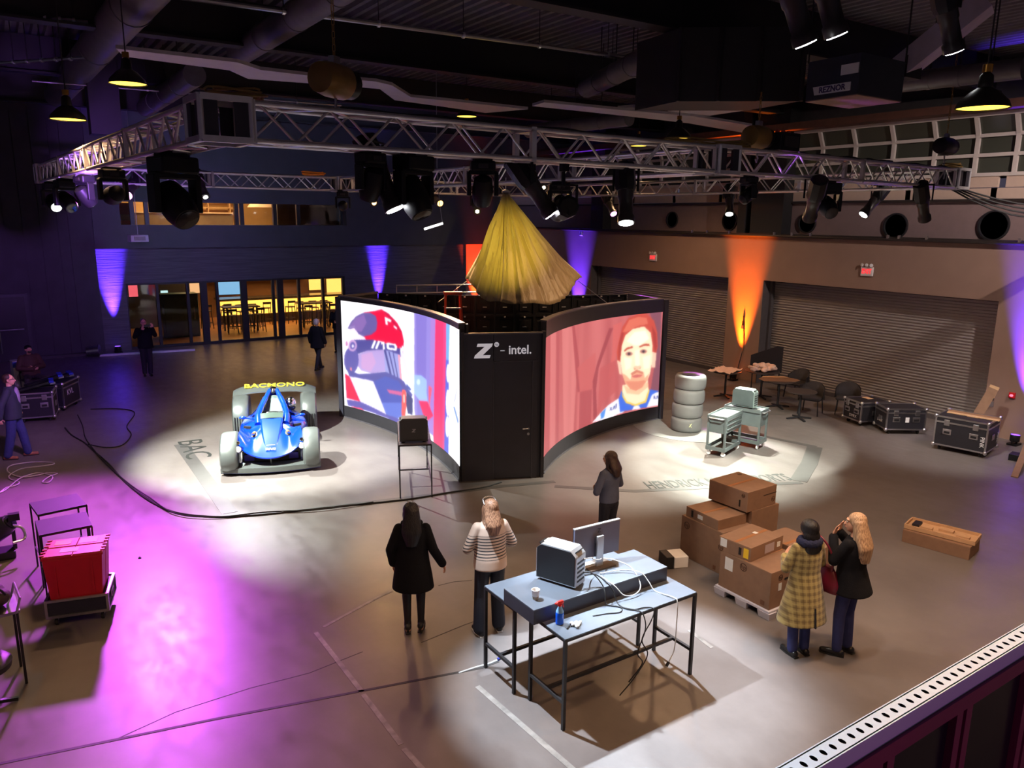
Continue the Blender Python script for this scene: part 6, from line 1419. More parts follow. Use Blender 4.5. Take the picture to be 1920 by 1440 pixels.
# ---- tyres
K_tyre = mat('grey_slick_tyre', (0.16, 0.155, 0.15), 0.6, var=0.1, scale=4)
tp = Vector((13.22, 12.42, 0)); TH, TRR = 0.335, 0.36
tyre_prof = [(0.205, 0.02), (0.23, 0.004), (0.30, 0.0), (0.335, 0.012), (0.355, 0.05), (0.362, 0.10), (0.362, 0.235), (0.355, 0.285), (0.335, 0.323), (0.30, 0.335), (0.23, 0.331), (0.205, 0.315), (0.195, 0.28), (0.195, 0.055), (0.205, 0.02)]
tm = MB().lathe(tyre_prof, 40, cap=False).mesh('carcass'); tm.materials.append(K_tyre)
tm.polygons.foreach_set('use_smooth', [True] * len(tm.polygons)); tm.set_sharp_from_angle(angle=0.9)
for k in range(4):
    t = thing('race_tyre', ('bottom grey slick tyre of the stack with a chalk mark', 'second grey slick tyre from the floor', 'third grey slick tyre from the floor', 'top grey slick tyre of the stack, lit magenta')[k], 'tyre', tp + Vector(((0.0, 0.02, 0.03, 0.06)[k], (0, .01, -.01, .0)[k], k * TH)), 0, 'stacked race tyres')
    o = bpy.data.objects.new('carcass', tm); COL.objects.link(o); o.parent = t
    MB().lathe([(0.150, 0.06), (0.196, 0.055), (0.196, 0.28), (0.150, 0.275)], 32, cap=False).build('bead_ring', K_rubber, t, 40)
    if k == 0:
        for a, b in (((-.05, .17), (.03, .24)), ((-.03, .23), (.02, .15))):
            MB().bar((-0.19 + a[0], -0.318 - .004, a[1]), (-0.19 + b[0], -0.318 - .004, b[1]), 0.012, 0.008).build('chalk_mark', mat('chalk_yellow', S(225, 225, 160), 0.8), t)
# round magenta-edged mat under the tyres
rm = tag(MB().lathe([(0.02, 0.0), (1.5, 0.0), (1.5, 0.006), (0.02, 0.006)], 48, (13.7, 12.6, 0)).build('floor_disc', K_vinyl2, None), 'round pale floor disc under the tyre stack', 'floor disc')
# ---- tool carts
K_cart = mat('cart_grey_enamel', S(98, 106, 106), 0.4, 0.2, var=0.08); K_cartd = mat('cart_dark_tray', (0.035, 0.035, 0.035), 0.5)
def tool_cart(label, loc, rz, w=0.84, d=0.42, h=0.86):
    t = thing('tool_cart', label, 'tool cart', loc, rz, 'grey tool carts')
    for sx in (-1, 1):
        for sy in (-1, 1):
            MB().box((sx * (w / 2 - .02), sy * (d / 2 - .02), 0.11 + (h - .11) / 2), (.04, .04, h - .11)).build('corner_post', K_cart, t)
            c_ = MB().lathe([(0.045, -.016), (0.05, -.01), (0.05, .01), (0.045, .016)], 14, (sx * (w / 2 - .05), sy * (d / 2 - .05), 0.05), rot_to((1, 0, 0))).build('caster', K_white, t, 40)
            MB().box((sx * (w / 2 - .05), sy * (d / 2 - .05), 0.1), (.05, .05, .03)).build('fork', K_alu, c_)
    MB().bb((-w / 2, -d / 2, h - .02), (w / 2, d / 2, h - .01)).build('top_tray', K_cart, t)
    for s_ in (-1, 1):
        MB().bb((-w / 2, s_ * d / 2 - .008, h - .05), (w / 2, s_ * d / 2 + .008, h + .02)).build('tray_lip', K_cart, t); MB().bb((s_ * w / 2 - .008, -d / 2, h - .05), (s_ * w / 2 + .008, d / 2, h + .02)).build('tray_lip', K_cart, t)
        MB().bb((-w / 2, s_ * d / 2 - .008, .12), (w / 2, s_ * d / 2 + .008, .20)).build('shelf_lip', K_cart, t); MB().bb((s_ * w / 2 - .008, -d / 2, .12), (s_ * w / 2 + .008, d / 2, .20)).build('shelf_lip', K_cart, t)
    MB().bb((-w / 2 + .01, -d / 2 + .01, .12), (w / 2 - .01, d / 2 - .01, .13)).build('lower_shelf', K_cartd, t)
    MB().bb((-w / 2 + .03, -d / 2 + .02, h - .36), (w / 2 - .03, d / 2 - .02, h - .05)).build('drawer_case', K_cart, t)
    for k in range(3):
        z = h - .095 - k * .1
        dw = MB().bb((-w / 2 + .05, -d / 2 - .004, z - .04), (w / 2 - .05, -d / 2 + .02, z + .04)).build('drawer', K_cart, t, bevel=.004)
        MB().bb((-w / 2 + .07, -d / 2 - .02, z + .012), (w / 2 - .07, -d / 2 - .004, z + .03)).build('pull', K_alu, dw)
    MB().tube([(-w / 2, -d / 2 + .04, h - .03), (-w / 2 - .06, -d / 2 + .06, h - .03), (-w / 2 - .06, d / 2 - .06, h - .03), (-w / 2, d / 2 - .04, h - .03)], .012, 8).build('push_handle', K_alu, t, 40)
    for sy in (-1, 1):
        for k in range(3): MB().ell((-w / 2 + .02, -d / 2 - .003, .3 + .2 * k), (.008, .004, .008), 8, 6).build('bolt', K_alu, t)
        break
    return t
c1c, c1a, c1b = P(1388, 842), P(1325, 853), P(1357, 860)
rz1 = along(c1b, c1c)
tool_cart('grey tool cart with drawers facing the pallet, empty top tray', (c1a + c1c) / 2 + Vector((0.0, 0.03, 0)), rz1)
cart2c = Vector((13.42, 10.86, 0))
tool_cart('grey tool cart with a tower on top, beside the tyres', cart2c, math.radians(106.3))
tw2 = cart2c + Vector((.0, .06, 0.855)) 
tower('grey tower standing on the tool cart', tw2, -math.radians(163.7), 0.22, 0.5, 0.42, mat('pc_slate', S(82, 92, 92), 0.4, 0.2), mat('pc_pale_edge', S(150, 165, 160), 0.35, 0.4), chamfer=0.07)
tl = thing('tool_tray', 'pale paper and small tools on the cart beside the tower', 'tools', cart2c + Vector((.12, -.30, 0.853)), rz1)
MB().box((0, 0, .008), (.16, .12, .012)).build('paper_pad', K_tape, tl); MB().bar((-.05, .04, .02), (.07, -.03, .02), .014).build('wrench', K_alu, tl)
# ---- cardboard boxes
K_hp = mat('box_print_brown', S(74, 46, 30), 0.8, var=0.1)
def carton(label, loc, rz, w, d, h, logos=(), group='computer cartons', labels=(), m=None, open_front=False):
    t = thing('cardboard_box', label, 'cardboard box', loc, rz, group)
    MB().bb((-w / 2, -d / 2, 0), (w / 2, d / 2, h - .006)).build('body', m or K_card, t, bevel=.004)
    for s_ in (-1, 1): MB().bb((-w / 2 + .002, min(0.002 * s_, s_ * (d / 2 - .001)), h - .007), (w / 2 - .002, max(0.002 * s_, s_ * (d / 2 - .001)), h)).build('flap', m or K_card, t)
    MB().bb((-w / 2 + .01, -.025, h), (w / 2 - .01, .025, h + .0015)).build('tape_strip', mat('packing_tape', S(165, 112, 74), 0.3), t)
    for (fx, fz, s_, face) in logos:
        if face == 'f': mw = frame_mat((fx * w / 2, -d / 2 - .002, fz * h), (1, 0, 0), (0, 0, 1))
        elif face == 'l': mw = frame_mat((-w / 2 - .002, fx * d / 2, fz * h), (0, -1, 0), (0, 0, 1))
        elif face == 'r': mw = frame_mat((w / 2 + .002, fx * d / 2, fz * h), (0, 1, 0), (0, 0, 1))
        else: mw = frame_mat((fx * w / 2, fz * d / 2, h + .002), (1, 0, 0), (0, 1, 0))
        r_ = MB().lathe([(s_, -.001), (s_, .001), (s_ * .84, .001), (s_ * .84, -.001), (s_, -.001)], 24, cap=False).build('printed_ring', K_hp, t); r_.matrix_basis = mw
        text('printed_lettering', 'hp', s_ * 1.5, K_hp, t, mw @ Matrix.Translation((0, s_ * .05, 0)), .001)
    for (fx, fz, ws_, hs_, face, col) in labels:
        mm = mat('sticker_%d_%d_%d' % col, S(*col), 0.6, var=0.03)
        if face == 'f': MB().box((fx * w / 2, -d / 2 - .002, fz * h), (ws_, .003, hs_)).build('sticker', mm, t)
        elif face == 'l': MB().box((-w / 2 - .002, fx * d / 2, fz * h), (.003, ws_, hs_)).build('sticker', mm, t)
        elif face == 'r': MB().box((w / 2 + .002, fx * d / 2, fz * h), (.003, ws_, hs_)).build('sticker', mm, t)
        else: MB().box((fx * w / 2, fz * d / 2, h + .002), (ws_, hs_, .003)).build('sticker', mm, t)
    return t
WL, BLK, YL = (225, 225, 222), (22, 18, 16), (235, 195, 40)
# front stack on the pallet
K_pal = mat('white_pallet_plastic', (0.62, 0.6, 0.68), 0.5, var=0.06)
px0, px1, py0, py1 = 7.54, 8.34, 5.52, 6.40
pa = thing('pallet', 'white plastic pallet under the front stack of cartons', 'pallet', ((px0 + px1) / 2, (py0 + py1) / 2, 0))
PWX, PWY = px1 - px0, py1 - py0
MB().box((0, 0, .105), (PWX, PWY, .03)).build('deck', K_pal, pa, bevel=.005)
for ix in (-1, 0, 1):
    for iy in (-1, 0, 1):
        MB().loft([[(ix * .33 - .06, iy * .36 - .08, 0), (ix * .33 + .06, iy * .36 - .08, 0), (ix * .33 + .06, iy * .36 + .08, 0), (ix * .33 - .06, iy * .36 + .08, 0)], [(ix * .33 - .075, iy * .36 - .095, .09), (ix * .33 + .075, iy * .36 - .095, .09), (ix * .33 + .075, iy * .36 + .095, .09), (ix * .33 - .075, iy * .36 + .095, .09)]]).build('foot', K_pal, pa)
L_ = 'l'
carton('big carton with a white label on the white pallet', (7.94, 5.96, .12), 0, .74, .82, .50, [(0.05, .82, .055, 'l'), (-.35, .25, .055, 't'), (-.5, .8, .04, 'f')], labels=((.62, .72, .13, .17, 'l', WL), (-.75, .13, .06, .06, 'l', (110, 70, 45)), (-.5, .55, .06, .1, 'f', WL), (-.1, .72, .14, .025, 'f', BLK)))
carton('flat carton with a yellow sticker atop the pallet stack', (7.93, 6.18, .62), math.radians(4), .70, .50, .19, [(.85, .2, .04, 'l')], labels=((.68, .65, .1, .11, 'l', WL), (-.72, .5, .075, .13, 'l', YL), (-.35, .5, .04, .1, 'l', BLK), (.15, .5, .2, .12, 'f', (175, 160, 165)), (.72, .5, .07, .07, 'f', WL), (.35, .1, .06, .06, 't', WL)))
carton('carton behind the plaid coat, at the rear of the pallet stack', (8.62, 5.98, 0), 0, .52, .74, .66, [(-.4, .6, .04, 't')], labels=((.4, -.4, .08, .06, 't', WL),))
# rear stack
carton('tall torn-topped carton at the back of the stacks', (8.33, 7.12, 0), math.radians(-1), .60, .80, .62, [(.72, .80, .055, 'l')], labels=((-.7, .1, .05, .06, 'l', (110, 70, 45)),))
carton('carton with a slot handle leaning on the tall one', (8.33, 7.14, .62), math.radians(-3), .56, .64, .15, labels=((.1, .5, .1, .06, 'l', WL), (.6, .5, .04, .1, 'l', BLK)))
carton('carton at the rear of the stacks, under the topmost one', (8.95, 7.13, 0), 0, .60, .74, .80)
carton('topmost carton of the stacks, standing highest', (8.86, 7.13, .80), math.radians(2), .66, .70, .30, [(-.78, .78, .03, 'l'), (.72, .72, .035, 't'), (.8, .3, .04, 'f')], labels=((-.62, .35, .025, .1, 'l', BLK), (.55, .62, .3, .008, 'f', BLK)))
# long box with tray on the floor at the right
la, lb = P(1689, 1016), P(1815, 1052); rzl = along(lb, la)
lc = (la + lb) / 2
n_ = Vector((math.sin(rzl), -math.cos(rzl), 0)); n_ = n_ if n_.x > 0 else -n_
LW = (lb - la).length
lbx = carton('long low carton on the floor near the blanket of violet light', lc + n_ * .28, rzl, LW, .50, .20, labels=((.1, .5, .04, .1, 'f', WL),), group=None)
ftr = thing('packing_tray', 'cardboard packing tray with foam cut-outs on the long carton', 'packing tray', lc + n_ * .31 + Vector((0, 0, .206)), rzl + .05)
MB().box((0, 0, .012), (LW * 1.02, .40, .02)).build('tray_floor', K_cardin, ftr)
for s_ in (-1, 1): MB().box((0, s_ * .20, .035), (LW * 1.02, .02, .065)).build('tray_side', K_cardin, ftr); MB().box((s_ * LW * .51, 0, .035), (.02, .4, .065)).build('tray_end', K_cardin, ftr)
for x, y, w_, d_ in ((-.3, .05, .18, .1), (-.05, -.05, .2, .12), (.2, .06, .16, .1), (.36, -.02, .1, .2)): MB().box((x, y, .04), (w_, d_, .04)).build('insert_block', random.choice((K_cardin, K_card, K_lam)), ftr)
# small projector-like box between table and cartons
sbx = thing('small_box', 'small white and black box on the floor before the cartons', 'box', P(1262, 1058), math.radians(-20))
MB().bb((-.05, -.14, 0), (.17, .14, .17)).build('white_half', K_white, sbx, bevel=.01); MB().bb((-.17, -.14, 0), (-.052, .14, .18)).build('black_half', K_black, sbx, bevel=.01)
# ---- right-hand bistro tables, wrapping, chairs
K_bist = mat('dark_bistro_table', (0.06, 0.05, 0.05), 0.35)
def bistro(label, loc, h=0.74, r=0.34):
    t = thing('bistro_table', label, 'table', loc, 0.3, 'round bistro tables by the shutters')
    MB().lathe([(r - .02, h - .03), (r, h - .02), (r, h), (0.01, h)], 32).build('table_top', K_bist, t, 40)
    MB().tube([(0, 0, .03), (0, 0, h - .03)], .03, 12).build('column', K_frame, t, 40)
    for k in range(4):
        a = math.pi / 4 + k * math.pi / 2; MB().bar((0, 0, .06), (.32 * math.cos(a), .32 * math.sin(a), .015), .05, .03).build('foot_arm', K_frame, t)
    return t
t1 = bistro('round table with pink paper left of the orange uplight', (16.75, 14.35, 0), .74, .42)
t2 = bistro('round table heaped with wrapping before the orange wall', (17.55, 13.75, 0), .76, .46)
t3 = bistro('bare round table beside the dark armchairs', (16.42, 11.65, 0), .72, .38)
t4 = bistro('round table with an open cardboard sheet', (17.0, 12.75, 0), .74, .42)
K_wrap = mat('pinkish_wrap', S(225, 190, 170), 0.7, var=0.12, bump=.3, bscale=15)
def sheet(label, loc, rz, w, d, m, amp=.04, name='paper_sheet', cat='paper'):
    rows = [[(w * (i / 10 - .5), d * (j / 8 - .5), .012 + amp * abs(math.sin(i * 1.7 + j * .9) * math.cos(j * 1.3 - i * .6))) for i in range(11)] for j in range(9)]
    o = MB().grid(rows, thick=(0, 0, -.006)).build(name, m, None, 30); o.location = loc; o.rotation_euler = (0, 0, rz)
    return tag(o, label, cat)
sheet('crumpled pale paper sheet spread on the table by the tyres', (16.70, 14.35, .745), .3, .86, .66, K_wrap, .05)
def heap(label, loc, n, r, m, name, cat, h=.12):
    mb = MB()
    for k in range(n):
        a = random.random() * 6.28; q = r * math.sqrt(random.random())
        mb.ell((q * math.cos(a), .6 * q * math.sin(a), .05 + random.random() * h), (.06 + random.random() * .09, .05 + random.random() * .06, .03 + random.random() * .05), 9, 7, Matrix.Rotation(random.random() * 3, 3, 'Z') @ Matrix.Rotation(random.uniform(-.6, .6), 3, 'X'))
    o = put(name, remesh(mb, .014, 1), m); o.location = loc
    return tag(o, label, cat)
heap('heap of crumpled bubble wrap on the table before the orange wall', (17.5, 13.72, .765), 34, .42, mat('bubble_wrap', S(230, 195, 175), 0.4, var=0.15, bump=.5, bscale=40), 'bubble_wrap', 'wrapping')
cs = thing('cardboard_sheet', 'open orange-brown cardboard sheet on the table by the tower cart', 'cardboard', (17.0, 12.72, .745), -.6)
MB().prism([(-.5, -.2), (.3, -.26), (.48, -.1), (.46, .1), (.3, .24), (-.4, .26), (-.55, .1)], 0, .015).build('panel', K_card, cs); MB().prism([(-.45, .2), (.3, .2), (.22, .34), (-.35, .36)], .02, .03).build('fold_flap', K_cardin, cs)
K_chair = mat('charcoal_chair_fabric', (0.03, 0.026, 0.028), 0.8, var=0.15)
def armchair(label, loc, rz, group='dark armchairs by the shutters'):
    t = thing('armchair', label, 'chair', loc, rz, group)
    MB().bb((-.27, -.26, .38), (.27, .26, .46)).build('seat', K_chair, t, bevel=.03)
    rows = []
    for i in range(13):
        a = math.radians(-10 + 200 * i / 12); c_, s_ = math.cos(a), math.sin(a); hh = .62 + .18 * max(0, s_)
        rows.append([(c_ * .29, s_ * .27, .40), (c_ * .31, s_ * .30, hh)])
    MB().grid(rows, thick=(0, 0, 0.001)).build('backrest', K_chair, t, 50).modifiers.new('t', 'SOLIDIFY').thickness = .035
    for sx in (-1, 1):
        for sy in (-1, 1): MB().bar((sx * .22, sy * .2, .38), (sx * .25, sy * .24, 0), .025).build('leg', K_frame, t)
    return t
armchair('dark armchair with a curved back next to the bare table', (17.15, 11.85, 0) , math.radians(-70))
armchair('dark armchair behind the first flight case', (17.95, 11.35, 0), math.radians(-60))
armchair('dark armchair in the shutter corner behind the wrapping', (18.4, 13.2, 0), math.radians(-90))
ebs = thing('easel_board', 'black slanted board standing behind the heaped table', 'board', (18.45, 14.35, 0), math.radians(-62))
MB().prism([(-.45, .55), (.45, .55), (.45, 1.32), (.28, 1.32), (-.45, 1.0)], -.015, .015, Matrix(((1, 0, 0), (0, 0, 1), (0, 1, 0)))).build('board', K_lam, ebs)
for x in (-.38, .38): MB().bar((x, .03, 0), (x, .03, .9), .03).build('post', K_frame, ebs)
# cardboard pieces on and behind the big case
cbd = thing('leaning_cardboard', 'tall cardboard strip leaning behind the big flight case', 'cardboard', (17.85, 8.05, 0), math.radians(-70))
MB().bar((-.3, 0, .02), (.15, .28, 1.28), .20, .03, up=(0, 1, 0)).build('strip', K_card, cbd); MB().bar((.1, .25, 1.1), (.17, .30, 1.34), .19, .034, up=(0, 1, 0)).build('folded_end', K_cardin, cbd)
lidc = thing('cardboard_strip', 'cut cardboard strip lying along the lid of the big flight case', 'cardboard', (17.28, 7.95, .772), along((16.75, 8.45, 0), (16.93, 7.45, 0)))
MB().prism([(-.5, -.05), (-.1, -.05), (-.08, -.09), (.12, -.09), (.14, -.05), (.52, -.05), (.52, .06), (-.5, .06)], 0, .02).build('strip', K_cardin, lidc); MB().prism([(-.5, .045), (.52, .045), (.52, .065), (-.5, .065)], .02, .06).build('upturned_edge', K_card, lidc)
wsw = thing('wall_switch', 'dark switch box on the wall beside the near shutter', 'switch', PX(1861, 745, RX - .002))
MB().box((-.02, 0, 0), (.04, .08, .13)).build('switch_plate', K_black, wsw); MB().box((-.02, 0, -.16), (.04, .09, .12)).build('lower_box', mat('switch_grey', (.2, .17, .17), .5), wsw)
wls = thing('wall_strobe', 'red glowing wall strobe above the blue uplight', 'strobe', PX(1899, 741, RX - .002))
MB().box((-.03, 0, 0), (.06, .13, .13)).build('housing', mat('strobe_red', S(190, 20, 30), .4), wls, bevel=.01); MB().ell((-.07, 0, 0), (.03, .04, .03), 12, 8).build('flash_lens', glow('strobe_pink', (1, .15, .25), 1.6), wls)
rck = tag(MB().bar(P(1902, 895), P(1925, 855) + Vector((0, 0, .35)), .12, .03).build('cardboard_offcut', K_card, None), 'cardboard offcut leaning at the frame edge by the blue uplight', 'cardboard')
cbx = thing('cable_box', 'black cable box on the floor by the blue uplight', 'box', P(1903, 862), .2)
MB().box((0, 0, .07), (.28, .2, .14)).build('casing', K_fix, cbx, bevel=.01); MB().box((0, -.102, .08), (.07, .006, .04)).build('white_plate', K_white, cbx)
# exit signs
def exit_sign(px, py, label):
    p = PX(px, py, RX - .01)
    t = thing('exit_sign', label, 'exit sign', p, math.radians(-90), 'red exit signs')
    MB().box((0, 0, 0), (.34, .06, .24)).build('housing', K_white, t, bevel=.008)
    MB().box((0, -.032, 0), (.30, .006, .19)).build('face', mat('exit_face_white', (.8, .76, .74), .4, var=0), t)
    text('lettering', 'EXIT', .17, glow('exit_red', (1, .02, .03), 1.4), t, frame_mat((0, -.037, 0), (1, 0, 0), (0, 0, 1)), .002, bold=.004, sx=.78)
    for x in (-.12, 0, .12):
        MB().lathe([(.02, 0), (.045, .03), (.045, .05), (.03, .055)], 14, (x, -.02, .16), rot_to((0.3 * x / .12, -1, .1))).build('emergency_lamp', K_white, t, 40)
        MB().box((x, 0, .135), (.02, .02, .03)).build('lamp_neck', K_white, t)
    return t
exit_sign(1225, 483, 'red exit sign over the farther roller shutter'); exit_sign(1626, 509, 'red exit sign over the nearer roller shutter')
# wiring on the orange pilaster
cable('wall_wiring', [PX(1394, 592, RX - .02), PX(1394, 640, RX - .03), PX(1391, 662, RX - .05), PX(1385, 684, RX - .05), PX(1382, 700, RX - .06), (RX - .1, PX(1384, 700, RX).y, .02)], .014, K_rubber, 'black wiring running down the orange-lit wall')
sx_ = thing('junction_box', 'small metal box on the orange-lit wall', 'junction box', PX(1393, 613, RX - .02)); MB().box((-.02, 0, 0), (.05, .06, .1)).build('casing', K_steel, sx_); MB().box((-.02, 0, .12), (.03, .04, .14)).build('conduit', K_rubber, sx_)
ww = thing('wall_sensor', 'small white sensor at the wall top above the blue light', 'sensor', PX(1091, 437, RX - .01)); MB().box((-.03, 0, 0), (.07, .12, .2)).build('casing', K_white, ww, bevel=.01); MB().box((-.07, 0, -.04), (.02, .06, .06)).build('lens', K_black, ww)
# floor strip light / white pipe by the back wall and steel bin
tag(MB().bar(P(187, 668), P(366, 657), .12, .06).build('floor_pipe', K_white, None).__class__ and bpy.data.objects['floor_pipe'], 'long white pipe lying on the floor before the glass doors', 'pipe')
bpy.data.objects['floor_pipe'].location.z = .03
bn = thing('steel_bin', 'shiny steel bin lying by the dark wall', 'bin', P(176, 668)); MB().lathe([(.16, -.2), (.2, .2)], 20, (0, 0, .19), rot_to((1, -.3, .1))).build('drum', K_alu, bn, 40); MB().lathe([(.205, .19), (.205, .215)], 20, (0, 0, .19), rot_to((1, -.3, .1))).build('rim', K_steel, bn, 40)
# ---- gear at the left edge
K_gear = mat('gear_dark', (.02, .02, .026), .35)
lg_ = thing('stage_light_upturned', 'black stage light standing upturned on the floor at the frame edge', 'stage light', P(5, 1045))
MB().box((0, 0, .06), (.34, .3, .12)).build('base', K_gear, lg_, bevel=.02)
for s_ in (-1, 1): MB().box((s_ * .17, 0, .32), (.05, .12, .42)).build('yoke_arm', K_gear, lg_, bevel=.01)
MB().lathe([(.08, -.2), (.14, -.15), (.15, .1), (.12, .2)], 20, (0, 0, .42), rot_to((.6, -.3, .5))).build('head', K_gear, lg_, 40)
MB().lathe([(.01, .2), (.1, .2), (.1, .22), (.01, .225)], 20, (0, 0, .42), rot_to((.6, -.3, .5))).build('lens', mat('dark_lens', (.02, .02, .025), .08), lg_, 40)
MB().box((.2, -.1, .62), (.14, .1, .1)).build('control_pod', K_gear, lg_); MB().tube(catmull([(.15, -.1, .5), (.28, -.15, .45), (.3, -.2, .3), (.15, -.25, .28)], 5), .02, 8).build('grip_handle', K_alu, lg_, 40)
lt = thing('work_cart', 'dark metal cart with a bag on it at the frame edge', 'cart', P(12, 1275), .1)
for x, y in ((.16, -.2), (.16, .2), (-.3, -.2), (-.3, .2)): MB().box((x, y, .42), (.025, .025, .84)).build('leg', K_frame, lt)
MB().box((-.07, 0, .84), (.52, .46, .03)).build('top', K_steel, lt); MB().tube([(.16, -.22, .84), (.2, -.22, .98), (.2, .22, .98), (.16, .22, .84)], .012, 8).build('guard_rail', K_alu, lt, 40)
bg = thing('gear_bag', 'dark soft bag lying on the cart at the frame edge', 'bag', P(12, 1275) + Vector((-.05, 0, .857)), .1)
gm = MB(); gm.ell((0, 0, .1), (.2, .16, .11), 14, 10); gm.ell((.06, .05, .14), (.1, .09, .09), 12, 8); put('bag_body', remesh(gm, .015, 2), mat('bag_maroon', (.06, .03, .035), .7, bump=.4, bscale=20), bg)
MB().tube(catmull([(-.12, -.12, .15), (-.05, -.17, .26), (.08, -.16, .25), (.14, -.1, .15)], 5), .012, 8).build('bag_strap', K_rubber, bg)
drm = thing('round_stool', 'dark round padded stool in the crate\'s shadow at the frame edge', 'stool', P(-22, 1330), 0)
MB().lathe([(.2, .42), (.25, .44), (.26, .5), (.22, .54), (.01, .55)], 28).build('seat_pad', K_lam, drm, 50); MB().tube([(0, 0, .05), (0, 0, .43)], .03, 10).build('column', K_frame, drm)
for k in range(5): a = k * 1.2566; MB().bar((0, 0, .07), (.26 * math.cos(a), .26 * math.sin(a), .03), .035).build('foot_arm', K_frame, drm)
# black floor cloth and leads at the left
lead = [P(0, 872), P(20, 866), P(45, 862), P(52, 866)]
for k, (pts, lab) in enumerate((([(0, 925), (12, 916), (30, 912), (36, 905), (20, 900), (18, 893), (40, 880), (75, 876), (100, 872), (96, 868), (60, 868), (20, 875), (15, 886), (40, 896), (70, 893), (88, 888)], 'looped white lead on the violet floor at the frame edge'), ([(88, 888), (108, 889), (92, 896), (80, 905), (92, 906), (98, 895), (75, 888), (55, 892), (36, 900), (10, 920), (-8, 928)], 'second looped white lead tangled with the first'))):
    cable('floor_cable', [P(*q) + Vector((0, 0, .012 + .004 * (i % 3))) for i, q in enumerate(pts)], .012, mat('pale_lead', (.5, .42, .55), .5), lab, 5)
cable('floor_cable', [P(*q) + Vector((0, 0, .012)) for q in ((122, 803), (135, 817), (157, 830), (178, 848), (205, 872), (235, 905), (280, 940), (330, 962), (400, 970), (470, 968), (560, 959), (640, 950), (760, 938), (840, 925), (905, 915), (940, 905))], .016, K_rubber, 'long black cable sweeping across the floor from the cases to the booth')
cable('floor_cable', [P(*q) + Vector((0, 0, .028)) for q in ((146, 780), (155, 800), (160, 822), (172, 840), (195, 868), (240, 908), (278, 934), (330, 966), (410, 972), (500, 963), (600, 958), (700, 944))], .012, K_rubber, 'thinner black cable twisted along the long floor cable')
cable('floor_cable', [P(*q) + Vector((0, 0, .012)) for q in ((170, 768), (215, 767), (245, 770), (252, 778), (238, 800), (246, 816), (230, 835), (200, 840), (165, 834))], .012, K_rubber, 'black cable loop on the floor beside the photographer\'s reflection')
MBX = thing('plastic_cap', 'tiny dark cap on the violet floor right of the crates', 'cap', P(262, 1047)); MB().lathe([(.02, 0), (.022, .012), (.012, .02)], 12).build('cap_body', K_ink, MBX, 40); MB().lathe([(.008, .018), (.008, .026)], 8).build('knob', K_ink, MBX)
# ================================================================== SINGLE-SEAT SPORTS CAR
K_blue = mat('car_blue_paint', S(10, 62, 214), 0.22, 0.15, var=0.03, coat=1.0)
K_cgrey = mat('car_satin_grey', S(104, 110, 108), 0.38, 0.35, var=0.04, coat=0.3)
K_cdark = mat('car_dark_carbon', (0.02, 0.02, 0.024), 0.35, var=0.1)
K_cgold = mat('car_gold_damper', S(226, 160, 40), 0.3, 0.6)
K_chrome = mat('car_chrome', (0.75, 0.76, 0.78), 0.12, 1.0, var=0.02)
car = thing('sports_car', 'blue and grey open single-seat sports car facing the camera', 'car', (4.56, 16.12, 0), math.radians(161.5))
def pod(name, sx, prof, x0, x1, m, curve=0.05):
    cy = sum(p[0] for p in prof) / len(prof); cz = sum(p[1] for p in prof) / len(prof); rings = []
    for f, s_ in ((0, .86), (.06, .95), (.2, 1.0), (.7, 1.0), (.92, .95), (1, .84)):
        x = x0 + (x1 - x0) * f; rings.append([(sx * x, cy + (y - cy) * s_, max(.02, cz + (z - cz) * s_)) for y, z in prof])
    o = MB().loft(rings).build(name, m, car, 40); return o
fp = [(1.80, .07), (1.90, .20), (1.90, .36), (1.82, .54), (1.62, .68), (1.38, .74), (1.12, .70), (.92, .58), (.84, .42), (.98, .36), (1.05, .20), (1.20, .07)]
rp = [(-.86, .10), (-.84, .40), (-.90, .64), (-1.06, .80), (-1.32, .88), (-1.60, .86), (-1.80, .74), (-1.88, .52), (-1.84, .25), (-1.74, .12), (-1.5, .06), (-1.1, .06)]
